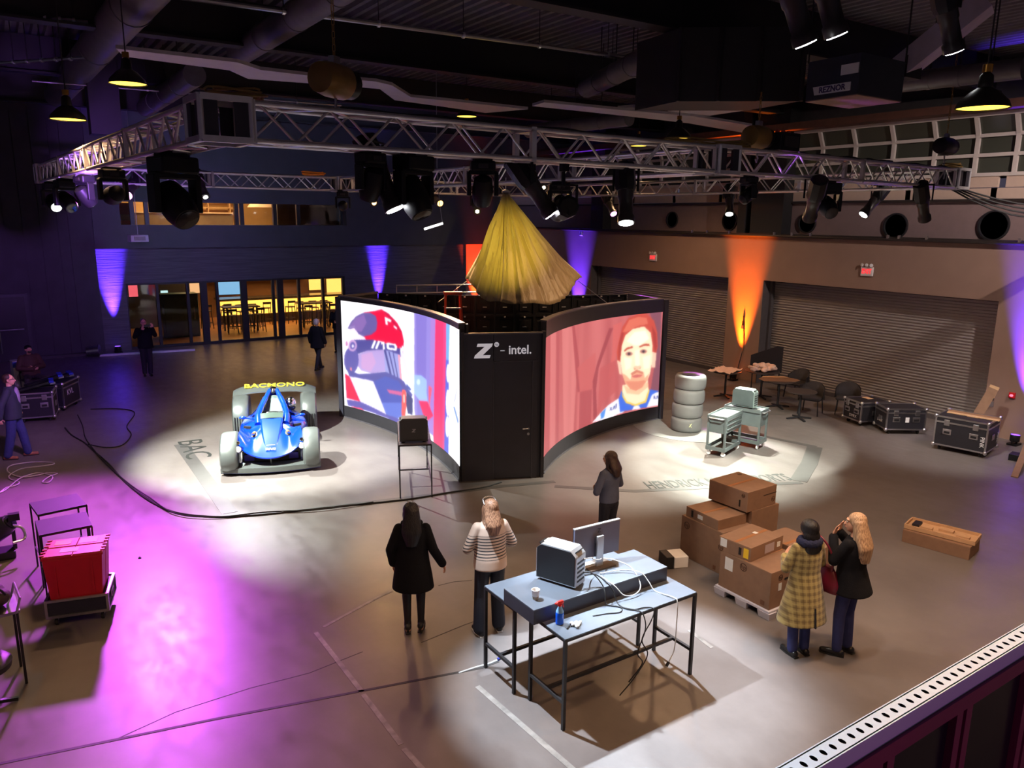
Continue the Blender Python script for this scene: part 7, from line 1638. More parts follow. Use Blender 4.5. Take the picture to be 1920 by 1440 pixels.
for sx in (-1, 1):
    pod('front_fender', sx, fp, .60, .93, K_cgrey); r_ = pod('rear_fender', sx, rp, .56, .92, K_cgrey)
    for k in range(5): MB().box((sx * (.64 + .055 * k), -.838, .30), (.018, .03, .36)).build('vent_fin', K_cdark, r_)
    w_ = MB().lathe([(.26, -.13), (.29, -.11), (.30, -.06), (.30, .06), (.29, .11), (.26, .13)], 28, (sx * .76, 1.28, .30), rot_to((1, 0, 0))).build('front_wheel', K_rubber, car, 40)
    MB().lathe([(.05, .10), (.2, .12), (.21, .135), (.05, .12)], 20, (sx * .76, 1.28, .30), rot_to((sx, 0, 0))).build('rim', K_chrome, w_, 40)
    w_ = MB().lathe([(.27, -.15), (.30, -.13), (.315, -.06), (.315, .06), (.30, .13), (.27, .15)], 28, (sx * .75, -1.30, .315), rot_to((1, 0, 0))).build('rear_wheel', K_rubber, car, 40)
    MB().lathe([(.05, .12), (.2, .14), (.21, .155), (.05, .14)], 20, (sx * .75, -1.30, .315), rot_to((sx, 0, 0))).build('rim', K_chrome, w_, 40)
    hl = MB().lathe([(.062, -.05), (.066, .03), (.058, .04), (.052, .03)], 20, (sx * .585, 1.76, .50), rot_to((sx * .1, .9, .42))).build('headlight', K_chrome, car, 40)
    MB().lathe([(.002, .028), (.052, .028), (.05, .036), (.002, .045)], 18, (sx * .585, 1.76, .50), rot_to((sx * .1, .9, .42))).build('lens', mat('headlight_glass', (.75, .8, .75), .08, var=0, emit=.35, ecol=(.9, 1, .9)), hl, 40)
    MB().lathe([(.035, -.03), (.038, .02), (.03, .03)], 16, (sx * .585, 1.70, .61), rot_to((sx * .1, .9, .42))).build('upper_lamp', K_chrome, car, 40)
    # front suspension, dampers and cut-out trim
    for y0, y1, z in ((1.1, 1.25, .30), (.85, 1.2, .28), (1.05, 1.3, .42)): MB().tube([(sx * .25, y0, z), (sx * .66, y1, z)], .016, 8).build('wishbone', K_cdark, car)
    # mirror on stalk
    m_ = MB().ell((sx * .60, .24, .74), (.07, .04, .035), 14, 10).build('mirror_pod', K_blue, car, 60)
    MB().tube([(sx * .36, .16, .66), (sx * .56, .22, .73)], .012, 8).build('stalk', K_blue, m_)
    # side pod
    sec = []
    for y, xi, xo, zt_, zb in ((.58, .26, .40, .56, .30), (.30, .25, .60, .62, .20), (-.10, .24, .72, .60, .12), (-.55, .22, .70, .58, .12), (-.95, .18, .52, .60, .16), (-1.25, .12, .30, .58, .22)):
        sec.append([(sx * xi, y, zb), (sx * xo, y, zb), (sx * (xo + .02), y, (zb + zt_) / 2), (sx * (xo - .03), y, zt_ - .06), (sx * (xi + (xo - xi) * .5), y, zt_ + .02), (sx * xi, y, zt_ + .10)])
    sp_ = MB().loft(sec).build('side_pod', K_blue, car, 45); b_ = sp_.modifiers.new('s', 'SUBSURF'); b_.levels = b_.render_levels = 2
    MB().box((sx * .50, .40, .57), (.16, .05, .05), sx * -.5).build('intake_slot', K_cdark, car)
    # cockpit rail rising to the roll hoop
    MB().tube(catmull([(sx * .27, .62, .66), (sx * .285, .30, .77), (sx * .24, -.10, .86), (sx * .16, -.45, .97), (sx * .07, -.78, 1.08)], 6), [.075] * 7 + [.065] * 6 + [.06] * 6 + [.05] * 6, 12).build('cockpit_rail', K_blue, car, 60)
    # shoulder panel behind cockpit
    MB().grid([[(sx * .22, -.15, .80), (sx * .48, -.2, .66)], [(sx * .14, -.55, .92), (sx * .40, -.7, .66)], [(sx * .06, -.95, 1.02), (sx * .26, -1.2, .64)]], thick=(0, 0, -.02)).build('engine_cover_side', K_blue, car, 60)
# nose: one broad delta surface whose flanks sweep up onto the fenders
rows = []
NT, NU = 18, 33
def nose_pt(u, t_):
    a = abs(u); sm = lambda e: e * e * (3 - 2 * e)
    hw = .615 - .05 * sm(min(1, t_ / .6)) - (.235 * sm(max(0, (t_ - .55) / .45)))
    y = (1.88 - .26 * a ** 2.0) * (1 - t_) + (.70 + .10 * a) * t_
    z0 = .335 + .20 * a ** 2.2; z1 = .70
    z = z0 * (1 - t_) + z1 * t_ + .055 * math.sin(math.pi * t_) * (1 - a) ** .7 + .15 * math.sin(math.pi * min(1, t_ * 1.25)) * a ** 3.5 - .05 * math.sin(math.pi * t_) * math.exp(-((a - .62) / .16) ** 2)
    return Vector((u * hw, y, z))
for i in range(NT): rows.append([nose_pt(-1 + 2 * j / (NU - 1), i / (NT - 1)) for j in range(NU)])
MB().grid(rows, thick=(0, 0, -.025)).build('nose_panel', K_blue, car, 60)
for sx in (-1, 1):
    c_ = nose_pt(sx * .62, .66); n_ = Vector((0, .28, .96))
    MB().lathe([(.002, .0), (.085, .0), (.085, .012), (.002, .014)], 16, c_ + n_ * .004, rot_to(n_) @ Matrix.Diagonal(Vector((.75, 1.35, 1)))).build('damper_cutout', K_cdark, car)
    MB().tube([c_ + Vector((sx * -.02, -.08, .015)), c_ + Vector((sx * .015, .07, .035))], .030, 12).build('damper_spring', K_cgold, car, 40)
    MB().tube([c_ + Vector((sx * .0, .06, .03)), c_ + Vector((sx * .02, .11, .035))], .022, 12).build('damper_end', K_chrome, car, 40)
MB().loft([[(-.10, 1.76, .34), (.10, 1.76, .34), (.09, 1.76, .385), (-.09, 1.76, .385)], [(-.16, 1.40, .45), (.16, 1.40, .45), (.145, 1.40, .545), (-.145, 1.40, .545)], [(-.24, 1.0, .5), (.24, 1.0, .5), (.19, 1.0, .70), (-.19, 1.0, .70)], [(-.28, .62, .5), (.28, .62, .5), (.22, .62, .80), (-.22, .62, .80)]]).build('bonnet_ridge', K_blue, car, 50, bevel=.03)
MB().grid([[(-.22, .62, .80), (0, .66, .82), (.22, .62, .80)], [(-.23, .44, .86), (0, .47, .885), (.23, .44, .86)]], thick=(0, 0, -.012)).build('windscreen', mat('smoked_screen', S(70, 84, 78), .12), car, 60)
MB().loft([[(-.25, .45, .35), (.25, .45, .35), (.25, .45, .70), (-.25, .45, .70)], [(-.24, -.30, .35), (.24, -.30, .35), (.24, -.30, .72), (-.24, -.30, .72)]]).build('cockpit_tub', K_cdark, car)
MB().grid([[(-.20, -.10, .60), (.20, -.10, .60)], [(-.17, -.38, .80), (.17, -.38, .80)], [(-.09, -.66, .99), (.09, -.66, .99)]], thick=(0, 0, -.03)).build('headrest', mat('seat_grey_green', S(88, 104, 100), .6), car, 60)
MB().tube(catmull([(-.13, .28, .76), (-.09, .26, .83), (.09, .26, .83), (.13, .28, .76), (.09, .29, .70), (-.09, .29, .70), (-.13, .28, .76)], 5), .016, 8).build('steering_wheel', K_chrome, car, 40)
MB().box((0, .36, .76), (.26, .04, .06)).build('dash', K_cdark, car)
MB().ell((0, -.80, 1.09), (.075, .16, .065), 16, 12).build('roll_hoop_intake', K_chrome, car, 60)
MB().ell((0, -.66, 1.07), (.05, .04, .045), 14, 10).build('camera_eye', K_cdark, car, 60)
MB().loft([[(-.1, -.8, .6), (.1, -.8, .6), (.06, -.8, 1.08), (-.06, -.8, 1.08)], [(-.12, -1.75, .5), (.12, -1.75, .5), (.02, -1.75, .86), (-.02, -1.75, .86)]]).build('engine_spine', K_blue, car, 50, bevel=.02)
# splitter, floor, grille
rows = []
for i in range(3):
    rows.append([(x / 20 * .93, 1.62 + (.13, .30, .31)[i] - .14 * (abs(x) / 20) ** 2 + (0 if i else -.1), (.18, .15, .09)[i]) for x in range(-20, 21)])
MB().grid(rows, thick=(0, 0, -.03)).build('front_splitter', K_cgrey, car, 60)
rows = [[(x / 20 * .93, 1.92 - .14 * (abs(x) / 20) ** 2, z) for x in range(-20, 21)] for z in (.10, .045)]
MB().grid(rows, thick=(0, -.04, 0)).build('splitter_edge', mat('splitter_navy', S(20, 26, 110), .3), car, 60)
MB().bb((-.58, -1.7, .05), (.58, 1.55, .12)).build('floor_pan', K_cdark, car)
MB().bb((-.55, 1.30, .14), (.55, 1.45, .36)).build('grille_recess', K_cdark, car)
MB().bar((0, 1.74, .16), (0, 1.82, .34), .02, .03).build('nose_strut', K_cgrey, car)
for sx in (-1, 1): MB().bb((sx * .42 - .09, 1.46, .18), (sx * .42 + .09, 1.5, .30)).build('duct_vane', mat('vane_violet', S(70, 50, 190), .4), car)
# rear wing joining the rear fenders
rows = []
for i, (dy, dz) in enumerate(((0, -.03), (-.12, .03), (-.26, .075), (-.36, .07))):
    rows.append([(x / 24 * .92, -1.34 + dy, (.97 + dz) - .13 * (abs(x) / 24) ** 4) for x in range(-24, 25)])
wg = MB().grid(rows, thick=(0, 0, -.03)).build('rear_wing', K_cgrey, car, 60)
K_yel2 = mat('wing_yellow_print', S(240, 215, 60), .5)
text('wing_lettering', 'BACMONO', .24, K_yel2, wg, frame_mat((.0, -1.52, 1.035), (-1, 0, 0), (0, -.94, .33)), .003, sx=1.1, bold=.004)
text('nose_badge', 'BAC', .075, K_white, car, frame_mat(nose_pt(0, .17) + Vector((0, 0, .022)), (-1, 0, 0), nose_pt(0, .25) - nose_pt(0, .10)), .003, sx=1.3, bold=.003)
MB().bar(nose_pt(-.14, .27) + Vector((0, 0, .022)), nose_pt(.14, .27) + Vector((0, 0, .022)), .008).build('badge_line', K_white, car)
# chrome helmet resting behind the cockpit
hm = thing('racing_helmet', 'silver racing helmet resting on the car behind the cockpit', 'helmet', Vector((4.56, 16.12, 0)) + Matrix.Rotation(math.radians(161.5), 3, 'Z') @ Vector((-.36, -.46, .70)), math.radians(161.5))
MB().ell((0, 0, .14), (.125, .15, .14), 24, 16).build('shell', K_chrome, hm, 60); MB().ell((0, .06, .10), (.10, .10, .055), 18, 12).build('visor', K_cdark, hm, 60); MB().lathe([(.09, 0), (.105, .02), (.11, .05)], 20).build('neck_roll', K_cdark, hm, 40)
# ================================================================== PEOPLE
K_skin = mat('skin_light', S(214, 160, 132), 0.5, var=0.06, scale=30)
def cap(mb, p, q, r1, r2, seg=12):
    p, q = Vector(p), Vector(q); d = q - p; L = d.length
    if L < 1e-6: return mb.ell(p, (r1, r1, r1), seg, 8)
    m = rot_to(d); prof = []
    for k in range(6): a = -math.pi / 2 + k * math.pi / 10; prof.append((max(.0005, r1 * math.cos(a)), r1 * math.sin(a)))
    for k in range(6): a = k * math.pi / 10; prof.append((max(.0005, r2 * math.cos(a)), L + r2 * math.sin(a)))
    return mb.lathe(prof, seg, p, m)
def ringz(z, cx, cy, rx, ry, n=36, fold=0.0, ph=0.0, k=9):
    out = []
    for i in range(n):
        a = 2 * math.pi * i / n; f = 1 + fold * math.sin(k * a + ph)
        out.append((cx + rx * f * math.cos(a), cy + ry * f * math.sin(a), z))
    return out
def hand(mb, wrist, d, palm_n, side, s=1.0, curl=0.5):
    """palm and five separate bent fingers; d = along the hand, side = towards the thumb"""
    w, d, nrm, sd = Vector(wrist), Vector(d).normalized(), Vector(palm_n).normalized(), Vector(side).normalized()
    c = w + d * .045 * s
    M3 = Matrix((sd, d, nrm)).transposed()
    mb.ell(c, (.038 * s, .052 * s, .018 * s), 12, 8, M3)
    for k, (o, L) in enumerate(((.026, .070), (.009, .078), (-.009, .073), (-.026, .058))):
        b = w + d * .085 * s + sd * o * s; e1 = b + (d * math.cos(curl * .6) + nrm * math.sin(curl * .6)) * L * .5 * s
        e2 = e1 + (d * math.cos(curl * 1.6) + nrm * math.sin(curl * 1.6)) * L * .5 * s
        cap(mb, b - d * .02 * s, e1, .0095 * s, .0088 * s, 8); cap(mb, e1, e2, .0088 * s, .0075 * s, 8)
    b = w + d * .025 * s + sd * .030 * s; e1 = b + (sd * .75 + d * .6).normalized() * .035 * s; e2 = e1 + (d * .9 + nrm * .3 + sd * .1).normalized() * .032 * s
    cap(mb, b, e1, .012 * s, .0105 * s, 8); cap(mb, e1, e2, .0105 * s, .009 * s, 8)
def person(label, loc, yaw, h, arms, ankles=((-.10, -.01), (.10, .02)), knees=None, sh=.158, seated=False, head=(0, 0), skin=None, lean=0.0, voxel=.0085, hands=True, hz=None, feet=None):
    """local axes: x right, y facing, z up. arms: per side (elbow, wrist, hand_dir, palm_normal, thumb_side, curl). Returns (root, J, scale)"""
    s = h / 1.70
    t = thing('person', label, 'person', loc, yaw)
    hipz = hz if hz else .88
    dz = hipz - .88
    J = dict(hip=[Vector((sx * .09, 0, hipz)) for sx in (-1, 1)], sho=[Vector((sx * sh, lean * .5, 1.375 + dz)) for sx in (-1, 1)])
    J['ank'] = [Vector((a[0], a[1], a[2] if len(a) > 2 else .085)) for a in ankles]
    J['knee'] = [Vector(k) for k in knees] if knees else [(J['hip'][i] + J['ank'][i]) / 2 + Vector((0, .025, .02)) for i in (0, 1)]
    J['elb'] = [Vector(arms[i][0]) + Vector((0, 0, dz)) for i in (0, 1)]; J['wri'] = [Vector(arms[i][1]) + Vector((0, 0, dz)) for i in (0, 1)]
    J['head'] = Vector((0, .015 + lean, 1.585 + dz)); J['dz'] = dz; J['s'] = s; J['lean'] = lean
    hm_ = Matrix.Rotation(head[0], 3, 'Z') @ Matrix.Rotation(head[1], 3, 'X'); J['hm'] = hm_
    b = MB(); HP = J['head']
    def hp(x, y, z): return HP + hm_ @ Vector((x, y, z))
    for i, sx in enumerate((-1, 1)):
        cap(b, J['hip'][i], J['knee'][i], .078, .055); cap(b, J['knee'][i], J['ank'][i], .054, .036)
        fd = Vector((sx * .12, 1, 0)).normalized() if not feet else Vector((feet[i][0], feet[i][1], 0)).normalized()
        cap(b, J['ank'][i] + Vector((0, 0, -.045)) - fd * .03, J['ank'][i] + fd * .13 + Vector((0, 0, -.055)), .036, .026)
        cap(b, J['sho'][i], J['elb'][i], .046, .038); cap(b, J['elb'][i], J['wri'][i], .037, .026)
        if hands: hand(b, J['wri'][i], arms[i][2], arms[i][3], arms[i][4], .95, arms[i][5] if len(arms[i]) > 5 else .5)
    b.ell((0, 0, hipz + .05), (.155, .105, .12)); b.ell((0, lean * .2, hipz + .19), (.125, .09, .15)); b.ell((0, lean * .45, hipz + .37), (.155, .10, .16))
    cap(b, J['sho'][0] * .95 + J['sho'][1] * .05, J['sho'][1] * .95 + J['sho'][0] * .05, .05, .05)
    cap(b, (0, lean * .5, 1.38 + dz), hp(0, -.015, -.06), .052, .047)
    b.ell(hp(0, -.012, .03), (.074, .090, .083), 18, 12, hm_); b.ell(hp(0, .02, -.02), (.060, .070, .088), 16, 12, hm_); b.ell(hp(0, .045, -.078), (.036, .038, .03), 12, 8, hm_)
    cap(b, hp(0, .086, .012), hp(0, .105, -.022), .009, .014, 8); b.ell(hp(0, .075, .035), (.05, .018, .012), 12, 8, hm_); b.ell(hp(0, .085, -.052), (.024, .012, .012), 10, 8, hm_)
    for sx in (-1, 1): b.ell(hp(sx * .076, -.005, -.005), (.010, .018, .030), 8, 8, hm_)
    body = put('body', remesh(b, voxel, 2), skin or K_skin, t)
    for sx in (-1, 1):
        e = MB().ell(hp(sx * .030, .083, .014), (.013, .009, .008), 10, 8, hm_).build('eye', mat('eye_white', (.7, .68, .66), .3), t, 60)
        MB().ell(hp(sx * .030, .0905, .014), (.006, .003, .006), 10, 6, hm_).build('iris', K_ink, e, 60); MB().ell(hp(sx * .031, .088, .034), (.020, .006, .004), 8, 6, hm_).build('eyebrow', mat('brow_brown', (.06, .035, .02), .8), t)
    MB().ell(hp(0, .0965, -.053), (.020, .005, .006), 10, 6, hm_).build('lips', mat('lip_tone', S(170, 95, 85), .5), t, 60)
    t.scale = (s, s, s)
    J['hp'] = hp
    return t, J
def wear(name, t, mb, m, voxel=.011, sm=2): return put(name, remesh(mb, voxel, sm), m, t)
def trousers(t, J, m, r=(.095, .072, .062), flare=0.0, name='trousers'):
    b = MB()
    for i in (0, 1):
        cap(b, J['hip'][i] + Vector((0, 0, .0)), J['knee'][i], r[0], r[1]); cap(b, J['knee'][i], J['ank'][i] + Vector((0, 0, .005)), r[1], r[2] + flare)
    hz = J['hip'][0].z
    b.ell((0, 0, hz + .04), (.172, .125, .12))
    return wear(name, t, b, m)
def shoes(t, J, m, feet=None, heel=0.0, sole=None, L=.15):
    for i, sx in enumerate((-1, 1)):
        fd = Vector((sx * .12, 1, 0)).normalized() if not feet else Vector((feet[i][0], feet[i][1], 0)).normalized()
        a = J['ank'][i]; z0 = a.z - .085; b = MB()
        cap(b, Vector((a.x, a.y, z0 + .042 + heel)) - fd * .045, Vector((a.x, a.y, z0 + .034)) + fd * L, .043, .034)
        cap(b, Vector((a.x, a.y, z0 + .05 + heel)), Vector((a.x, a.y, z0 + .10 + heel)), .046, .044)
        # flat sole
        o = wear('shoe', t, b, m, .008, 1)
        for v in o.data.vertices:
            if v.co.z < z0 + .006: v.co.z = z0 + .006
        sd = Vector((-fd.y, fd.x, 0)); c0 = Vector((a.x, a.y, z0)); 
        pl = [c0 - fd * .085 + sd * .03, c0 - fd * .085 - sd * .03, c0 + fd * .06 - sd * .042, c0 + fd * (L + .02) - sd * .03, c0 + fd * (L + .035), c0 + fd * (L + .02) + sd * .03, c0 + fd * .06 + sd * .042]
        MB().prism([(p.x, p.y) for p in pl], z0, z0 + .016).build('sole', sole or K_rubber, o)
        if heel: MB().bar(c0 - fd * .06 + Vector((0, 0, 0)), c0 - fd * .055 + Vector((0, 0, heel + .02)), .03, .03).build('heel', m, o)
def sleeves(b, J, r=(.062, .052, .042), stop=1.0):
    for i in (0, 1):
        cap(b, J['sho'][i], J['elb'][i], r[0], r[1]); cap(b, J['elb'][i], J['elb'][i].lerp(J['wri'][i], stop), r[1], r[2])
def torso(b, J, rings, n=36, fold=.0, k=9):
    dz = J['dz']; rs = [ringz(z + dz, cx, cy + J['lean'] * max(0, (z - .9) / .6) , rx, ry, n, fold * f, ph, k) for (z, cx, cy, rx, ry, f, ph) in rings]
    b.loft(rs)
def hair_long(t, J, m, zend, w=.10, thick=.055, back=-.07, name='hair', fringe=True, spread=1.0):
    hp = J['hp']; b = MB(); hm = J['hm']
    b.ell(hp(0, -.022, .035), (.090, .100, .092), 20, 14, hm)
    b.ell(hp(0, -.05, -.03), (.088, .075, .10), 18, 12, hm)
    z1 = J['head'].z
    rs = []; n = 30; L = z1 + .04 - zend
    for i in range(12):
        f = i / 11; z = z1 + .05 - L * f; ww = (.086 + (w - .086) * min(1, f * 1.5)) * (1 if f < .6 else 1 - (f - .6) * 1.15) * (1 + .10 * math.sin(f * 3.0))
        yy = J['head'].y + back * (.55 + 1.5 * min(1, f * 1.6)) ; th = thick * (1.25 - .35 * f)
        rs.append([Vector((x, y, z)) for x, y, _ in ringz(z, 0, yy, ww, th, n, .05 * f, .3, 11)])
    b.loft(rs)
    for sx in (-1, 1):
        cap(b, hp(sx * .078, .01, .02), hp(sx * .085 * spread, -.01, -.12), .022, .028); cap(b, hp(sx * .085 * spread, -.01, -.12), Vector((sx * w * .85, J['head'].y - .10, zend + .08)), .028, .02)
    return wear(name, t, b, m, .010, 2)
def strand_mat(name, c1, c2, rough=.45):
    m = bpy.data.materials.new(name); m.use_nodes = True; nt = m.node_tree; b = nt.nodes['Principled BSDF']; b.inputs['Roughness'].default_value = rough
    tc = nt.nodes.new('ShaderNodeTexCoord'); mp = nt.nodes.new('ShaderNodeMapping'); mp.inputs['Scale'].default_value = (90, 90, 1.2)
    n = nt.nodes.new('ShaderNodeTexNoise'); n.inputs['Scale'].default_value = 1.0; n.inputs['Detail'].default_value = 3
    r = nt.nodes.new('ShaderNodeValToRGB'); r.color_ramp.elements[0].position = .35; r.color_ramp.elements[1].position = .68
    r.color_ramp.elements[0].color = tuple(c1) + (1,); r.color_ramp.elements[1].color = tuple(c2) + (1,)
    bp = nt.nodes.new('ShaderNodeBump'); bp.inputs['Strength'].default_value = .6; bp.inputs['Distance'].default_value = .01
    L = nt.links; L.new(tc.outputs['Object'], mp.inputs[0]); L.new(mp.outputs[0], n.inputs['Vector']); L.new(n.outputs['Fac'], r.inputs[0]); L.new(r.outputs[0], b.inputs['Base Color']); L.new(n.outputs['Fac'], bp.inputs['Height']); L.new(bp.outputs[0], b.inputs['Normal'])
    return m
H_black = strand_mat('hair_black', (.006, .005, .006), (.016, .013, .014)); H_brown = strand_mat('hair_light_brown', S(92, 62, 46), S(168, 126, 98)); H_blond = strand_mat('hair_blond', S(140, 108, 84), S(212, 176, 140)); H_dkbrown = strand_mat('hair_dark_brown', S(40, 26, 22), S(80, 56, 46)); H_grey = strand_mat('hair_grey', S(150, 140, 140), S(220, 210, 205))
K_coat = mat('black_wool', (.007, .007, .010), .9, var=.15, spec=.2, bump=.2, bscale=90)
K_denim = mat('dark_denim', S(46, 52, 104), .8, var=.15, scale=20, bump=.15, bscale=150)
K_slack = mat('black_slacks', (.011, .012, .022), .75, var=.1)
K_legs = mat('black_tights', (.014, .012, .014), .5)
K_sho = mat('black_shoe_leather', (.012, .011, .012), .3)
K_navy = mat('navy_shirt', (.022, .026, .045), .75, var=.15, bump=.2, bscale=60)
down = ((0, 0, -1), (0, 1, 0))
def facing(px, py, tx, ty):      # yaw that turns +y towards a floor point
    d = Vector((tx, ty, 0)) - Vector(P(px, py)); return math.atan2(d.y, d.x) - math.pi / 2
# 1 black coat, long black hair
L1 = (P(765, 1186) + P(788, 1188)) / 2
yaw = math.atan2(12 - L1.y, 6.2 - L1.x) - math.pi / 2
t, J = person('woman in a black coat and heels with long black hair', L1, yaw, 1.66,
    (((-.26, -.03, 1.12), (-.24, .06, .90), (0, .25, -1), (1, 0, 0), (0, 1, .2), .5), ((.25, -.06, 1.13), (.36, .02, .90), (.35, .25, -1), (-1, .2, 0), (0, 1, .3), .6)), ankles=((-.075, .0, .115), (.085, .03, .115)), head=(math.radians(-38), 0))
b = MB(); sleeves(b, J, (.066, .060, .054), .93)
torso(b, J, [(1.44, 0, -.01, .10, .075, 0, 0), (1.425, 0, -.01, .12, .085, 0, 0), (1.39, 0, -.01, .165, .105, 0, 0), (1.30, 0, 0, .195, .135, .01, 0), (1.10, 0, 0, .185, .135, .015, .4), (.95, 0, -.01, .205, .15, .02, .8), (.78, 0, -.01, .235, .175, .035, 1.0), (.62, 0, -.01, .255, .19, .05, 1.2), (.615, 0, -.01, .24, .18, .05, 1.2)])
wear('coat', t, b, K_coat); MB().tube(catmull([(-.09, .03, 1.45), (-.10, -.06, 1.47), (0, -.10, 1.475), (.10, -.06, 1.47), (.09, .03, 1.45)], 5), .028, 8).build('coat_collar', K_coat, t, 60)
b = MB()
for i in (0, 1): cap(b, J['hip'][i], J['knee'][i], .082, .058); cap(b, J['knee'][i], J['ank'][i], .060, .040)
wear('tights', t, b, K_legs); shoes(t, J, K_sho, heel=.035, L=.12)
hair_long(t, J, H_black, 1.20, .115, .06)
# 2 striped sweater
L2 = (P(898, 1190) + P(938, 1183)) / 2
yaw = math.atan2(13 - L2.y, 5.6 - L2.x) - math.pi / 2
def stripe_mat():
    m = bpy.data.materials.new('striped_knit'); m.use_nodes = True; nt = m.node_tree; b = nt.nodes['Principled BSDF']; b.inputs['Roughness'].default_value = .85; b.inputs['Sheen Weight'].default_value = .3
    tc = nt.nodes.new('ShaderNodeTexCoord'); sp = nt.nodes.new('ShaderNodeSeparateXYZ'); L = nt.links; L.new(tc.outputs['Object'], sp.inputs[0])
    def mth(op, a, b_=None):
        q = nt.nodes.new('ShaderNodeMath'); q.operation = op
        for k, v in enumerate((a, b_)):
            if v is None: continue
            if isinstance(v, (int, float)): q.inputs[k].default_value = v
            else: L.new(v, q.inputs[k])
        return q.outputs[0]
    fr = mth('FRACT', mth('DIVIDE', sp.outputs[2], .037)); on = mth('MULTIPLY', mth('LESS_THAN', fr, .36), mth('MULTIPLY', mth('GREATER_THAN', sp.outputs[2], 1.005), mth('LESS_THAN', sp.outputs[2], 1.30)))
    mx = nt.nodes.new('ShaderNodeMix'); mx.data_type = 'RGBA'; mx.inputs[6].default_value = S(196, 172, 156) + (1,); mx.inputs[7].default_value = (.012, .012, .02, 1)
    L.new(on, mx.inputs[0]); L.new(mx.outputs[2], b.inputs['Base Color']); return m
t, J = person('woman in a cream striped sweater with sunglasses on her head', L2, yaw, 1.70,
    (((-.28, .0, 1.13), (-.10, .21, 1.12), (1, .25, .1), (0, -1, 0), (0, 0, 1), .6), ((.28, .0, 1.13), (.10, .23, 1.10), (-1, .2, .1), (0, -1, 0), (0, 0, 1), .6)), ankles=((-.125, .0), (.13, .04)), head=(math.radians(12), 0))
b = MB(); sleeves(b, J, (.066, .060, .048), .9)
torso(b, J, [(1.45, 0, -.01, .085, .07, 0, 0), (1.425, 0, -.01, .12, .085, 0, 0), (1.39, 0, -.01, .165, .105, 0, 0), (1.30, 0, 0, .195, .135, .01, 0), (1.12, 0, 0, .19, .14, .02, .4), (.98, 0, -.01, .20, .15, .025, .8), (.87, 0, -.01, .205, .155, .03, 1.0), (.865, 0, -.01, .19, .145, .03, 1.0)])
wear('striped_sweater', t, b, stripe_mat()); trousers(t, J, K_slack, (.098, .080, .072), .012); shoes(t, J, K_sho, sole=K_white)
hair_long(t, J, H_brown, 1.30, .095, .05)
hp = J['hp']; g = MB().tube(catmull([hp(-.085, -.02, .07), hp(-.07, .035, .115), hp(0, .06, .125), hp(.07, .035, .115), hp(.085, -.02, .07)], 5), .007, 8).build('sunglasses', K_alu, t, 60)
# 3 denim-shirted woman behind the monitor
L3 = Vector((7.02, 8.0, 0)); yaw = math.atan2(14 - L3.y, 6.0 - L3.x) - math.pi / 2
t, J = person('woman with arms crossed in a dark shirt behind the monitor', L3, yaw, 1.64,
    (((-.27, .02, 1.12), (-.02, .21, 1.14), (1, .05, 0), (0, -1, 0), (0, 0, 1), .5), ((.27, .02, 1.13), (.02, .24, 1.10), (-1, .05, 0), (0, -1, 0), (0, 0, 1), .5)), ankles=((-.09, 0), (.09, .03)), head=(math.radians(14), 0))
b = MB(); sleeves(b, J, (.062, .056, .044), .95)
torso(b, J, [(1.45, 0, -.01, .08, .065, 0, 0), (1.41, 0, -.01, .16, .095, 0, 0), (1.30, 0, 0, .185, .125, .01, 0), (1.12, 0, 0, .165, .12, .02, .4), (.98, 0, 0, .175, .13, .03, .8), (.93, 0, 0, .18, .13, .03, 1), (.925, 0, 0, .17, .12, .03, 1)])
wear('shirt', t, b, mat('slate_denim_shirt', S(84, 90, 112), .8, var=.15, bump=.2, bscale=60)); trousers(t, J, K_slack); shoes(t, J, K_sho); hair_long(t, J, H_dkbrown, 1.33, .10, .05)
# 4 plaid coat
def plaid_mat():
    m = bpy.data.materials.new('yellow_plaid_wool'); m.use_nodes = True; nt = m.node_tree; b = nt.nodes['Principled BSDF']; b.inputs['Roughness'].default_value = .9; b.inputs['Sheen Weight'].default_value = .3
    tc = nt.nodes.new('ShaderNodeTexCoord'); L = nt.links; fac = []
    for dr, sc in (('X', 4.6), ('Z', 4.0), ('X', 14.0), ('Z', 12.5)):
        w_ = nt.nodes.new('ShaderNodeTexWave'); w_.bands_direction = dr; w_.inputs['Scale'].default_value = sc; w_.inputs['Distortion'].default_value = .25; w_.inputs['Detail'].default_value = 0
        L.new(tc.outputs['Object'], w_.inputs['Vector']); fac.append(w_.outputs['Fac'])
    def mth(op, a, b_):
        q = nt.nodes.new('ShaderNodeMath'); q.operation = op; L.new(a, q.inputs[0])
        if isinstance(b_, float): q.inputs[1].default_value = b_
        else: L.new(b_, q.inputs[1])
        return q.outputs[0]
    s1 = mth('ADD', fac[0], fac[1]); s2 = mth('MULTIPLY', mth('ADD', fac[2], fac[3]), .35); s_ = mth('MULTIPLY', mth('ADD', s1, s2), .37)
    r = nt.nodes.new('ShaderNodeValToRGB'); r.color_ramp.elements[0].color = S(112, 94, 56) + (1,); r.color_ramp.elements[0].position = .22; r.color_ramp.elements[1].color = S(172, 154, 96) + (1,); r.color_ramp.elements[1].position = .72
    L.new(s_, r.inputs[0]); L.new(r.outputs[0], b.inputs['Base Color']); return m
L4 = (P(1484, 1226) + P(1506, 1226)) / 2; yaw = math.atan2(10.5 - L4.y, 8.6 - L4.x) - math.pi / 2
fe4 = ((-.05, 1), (.1, 1))
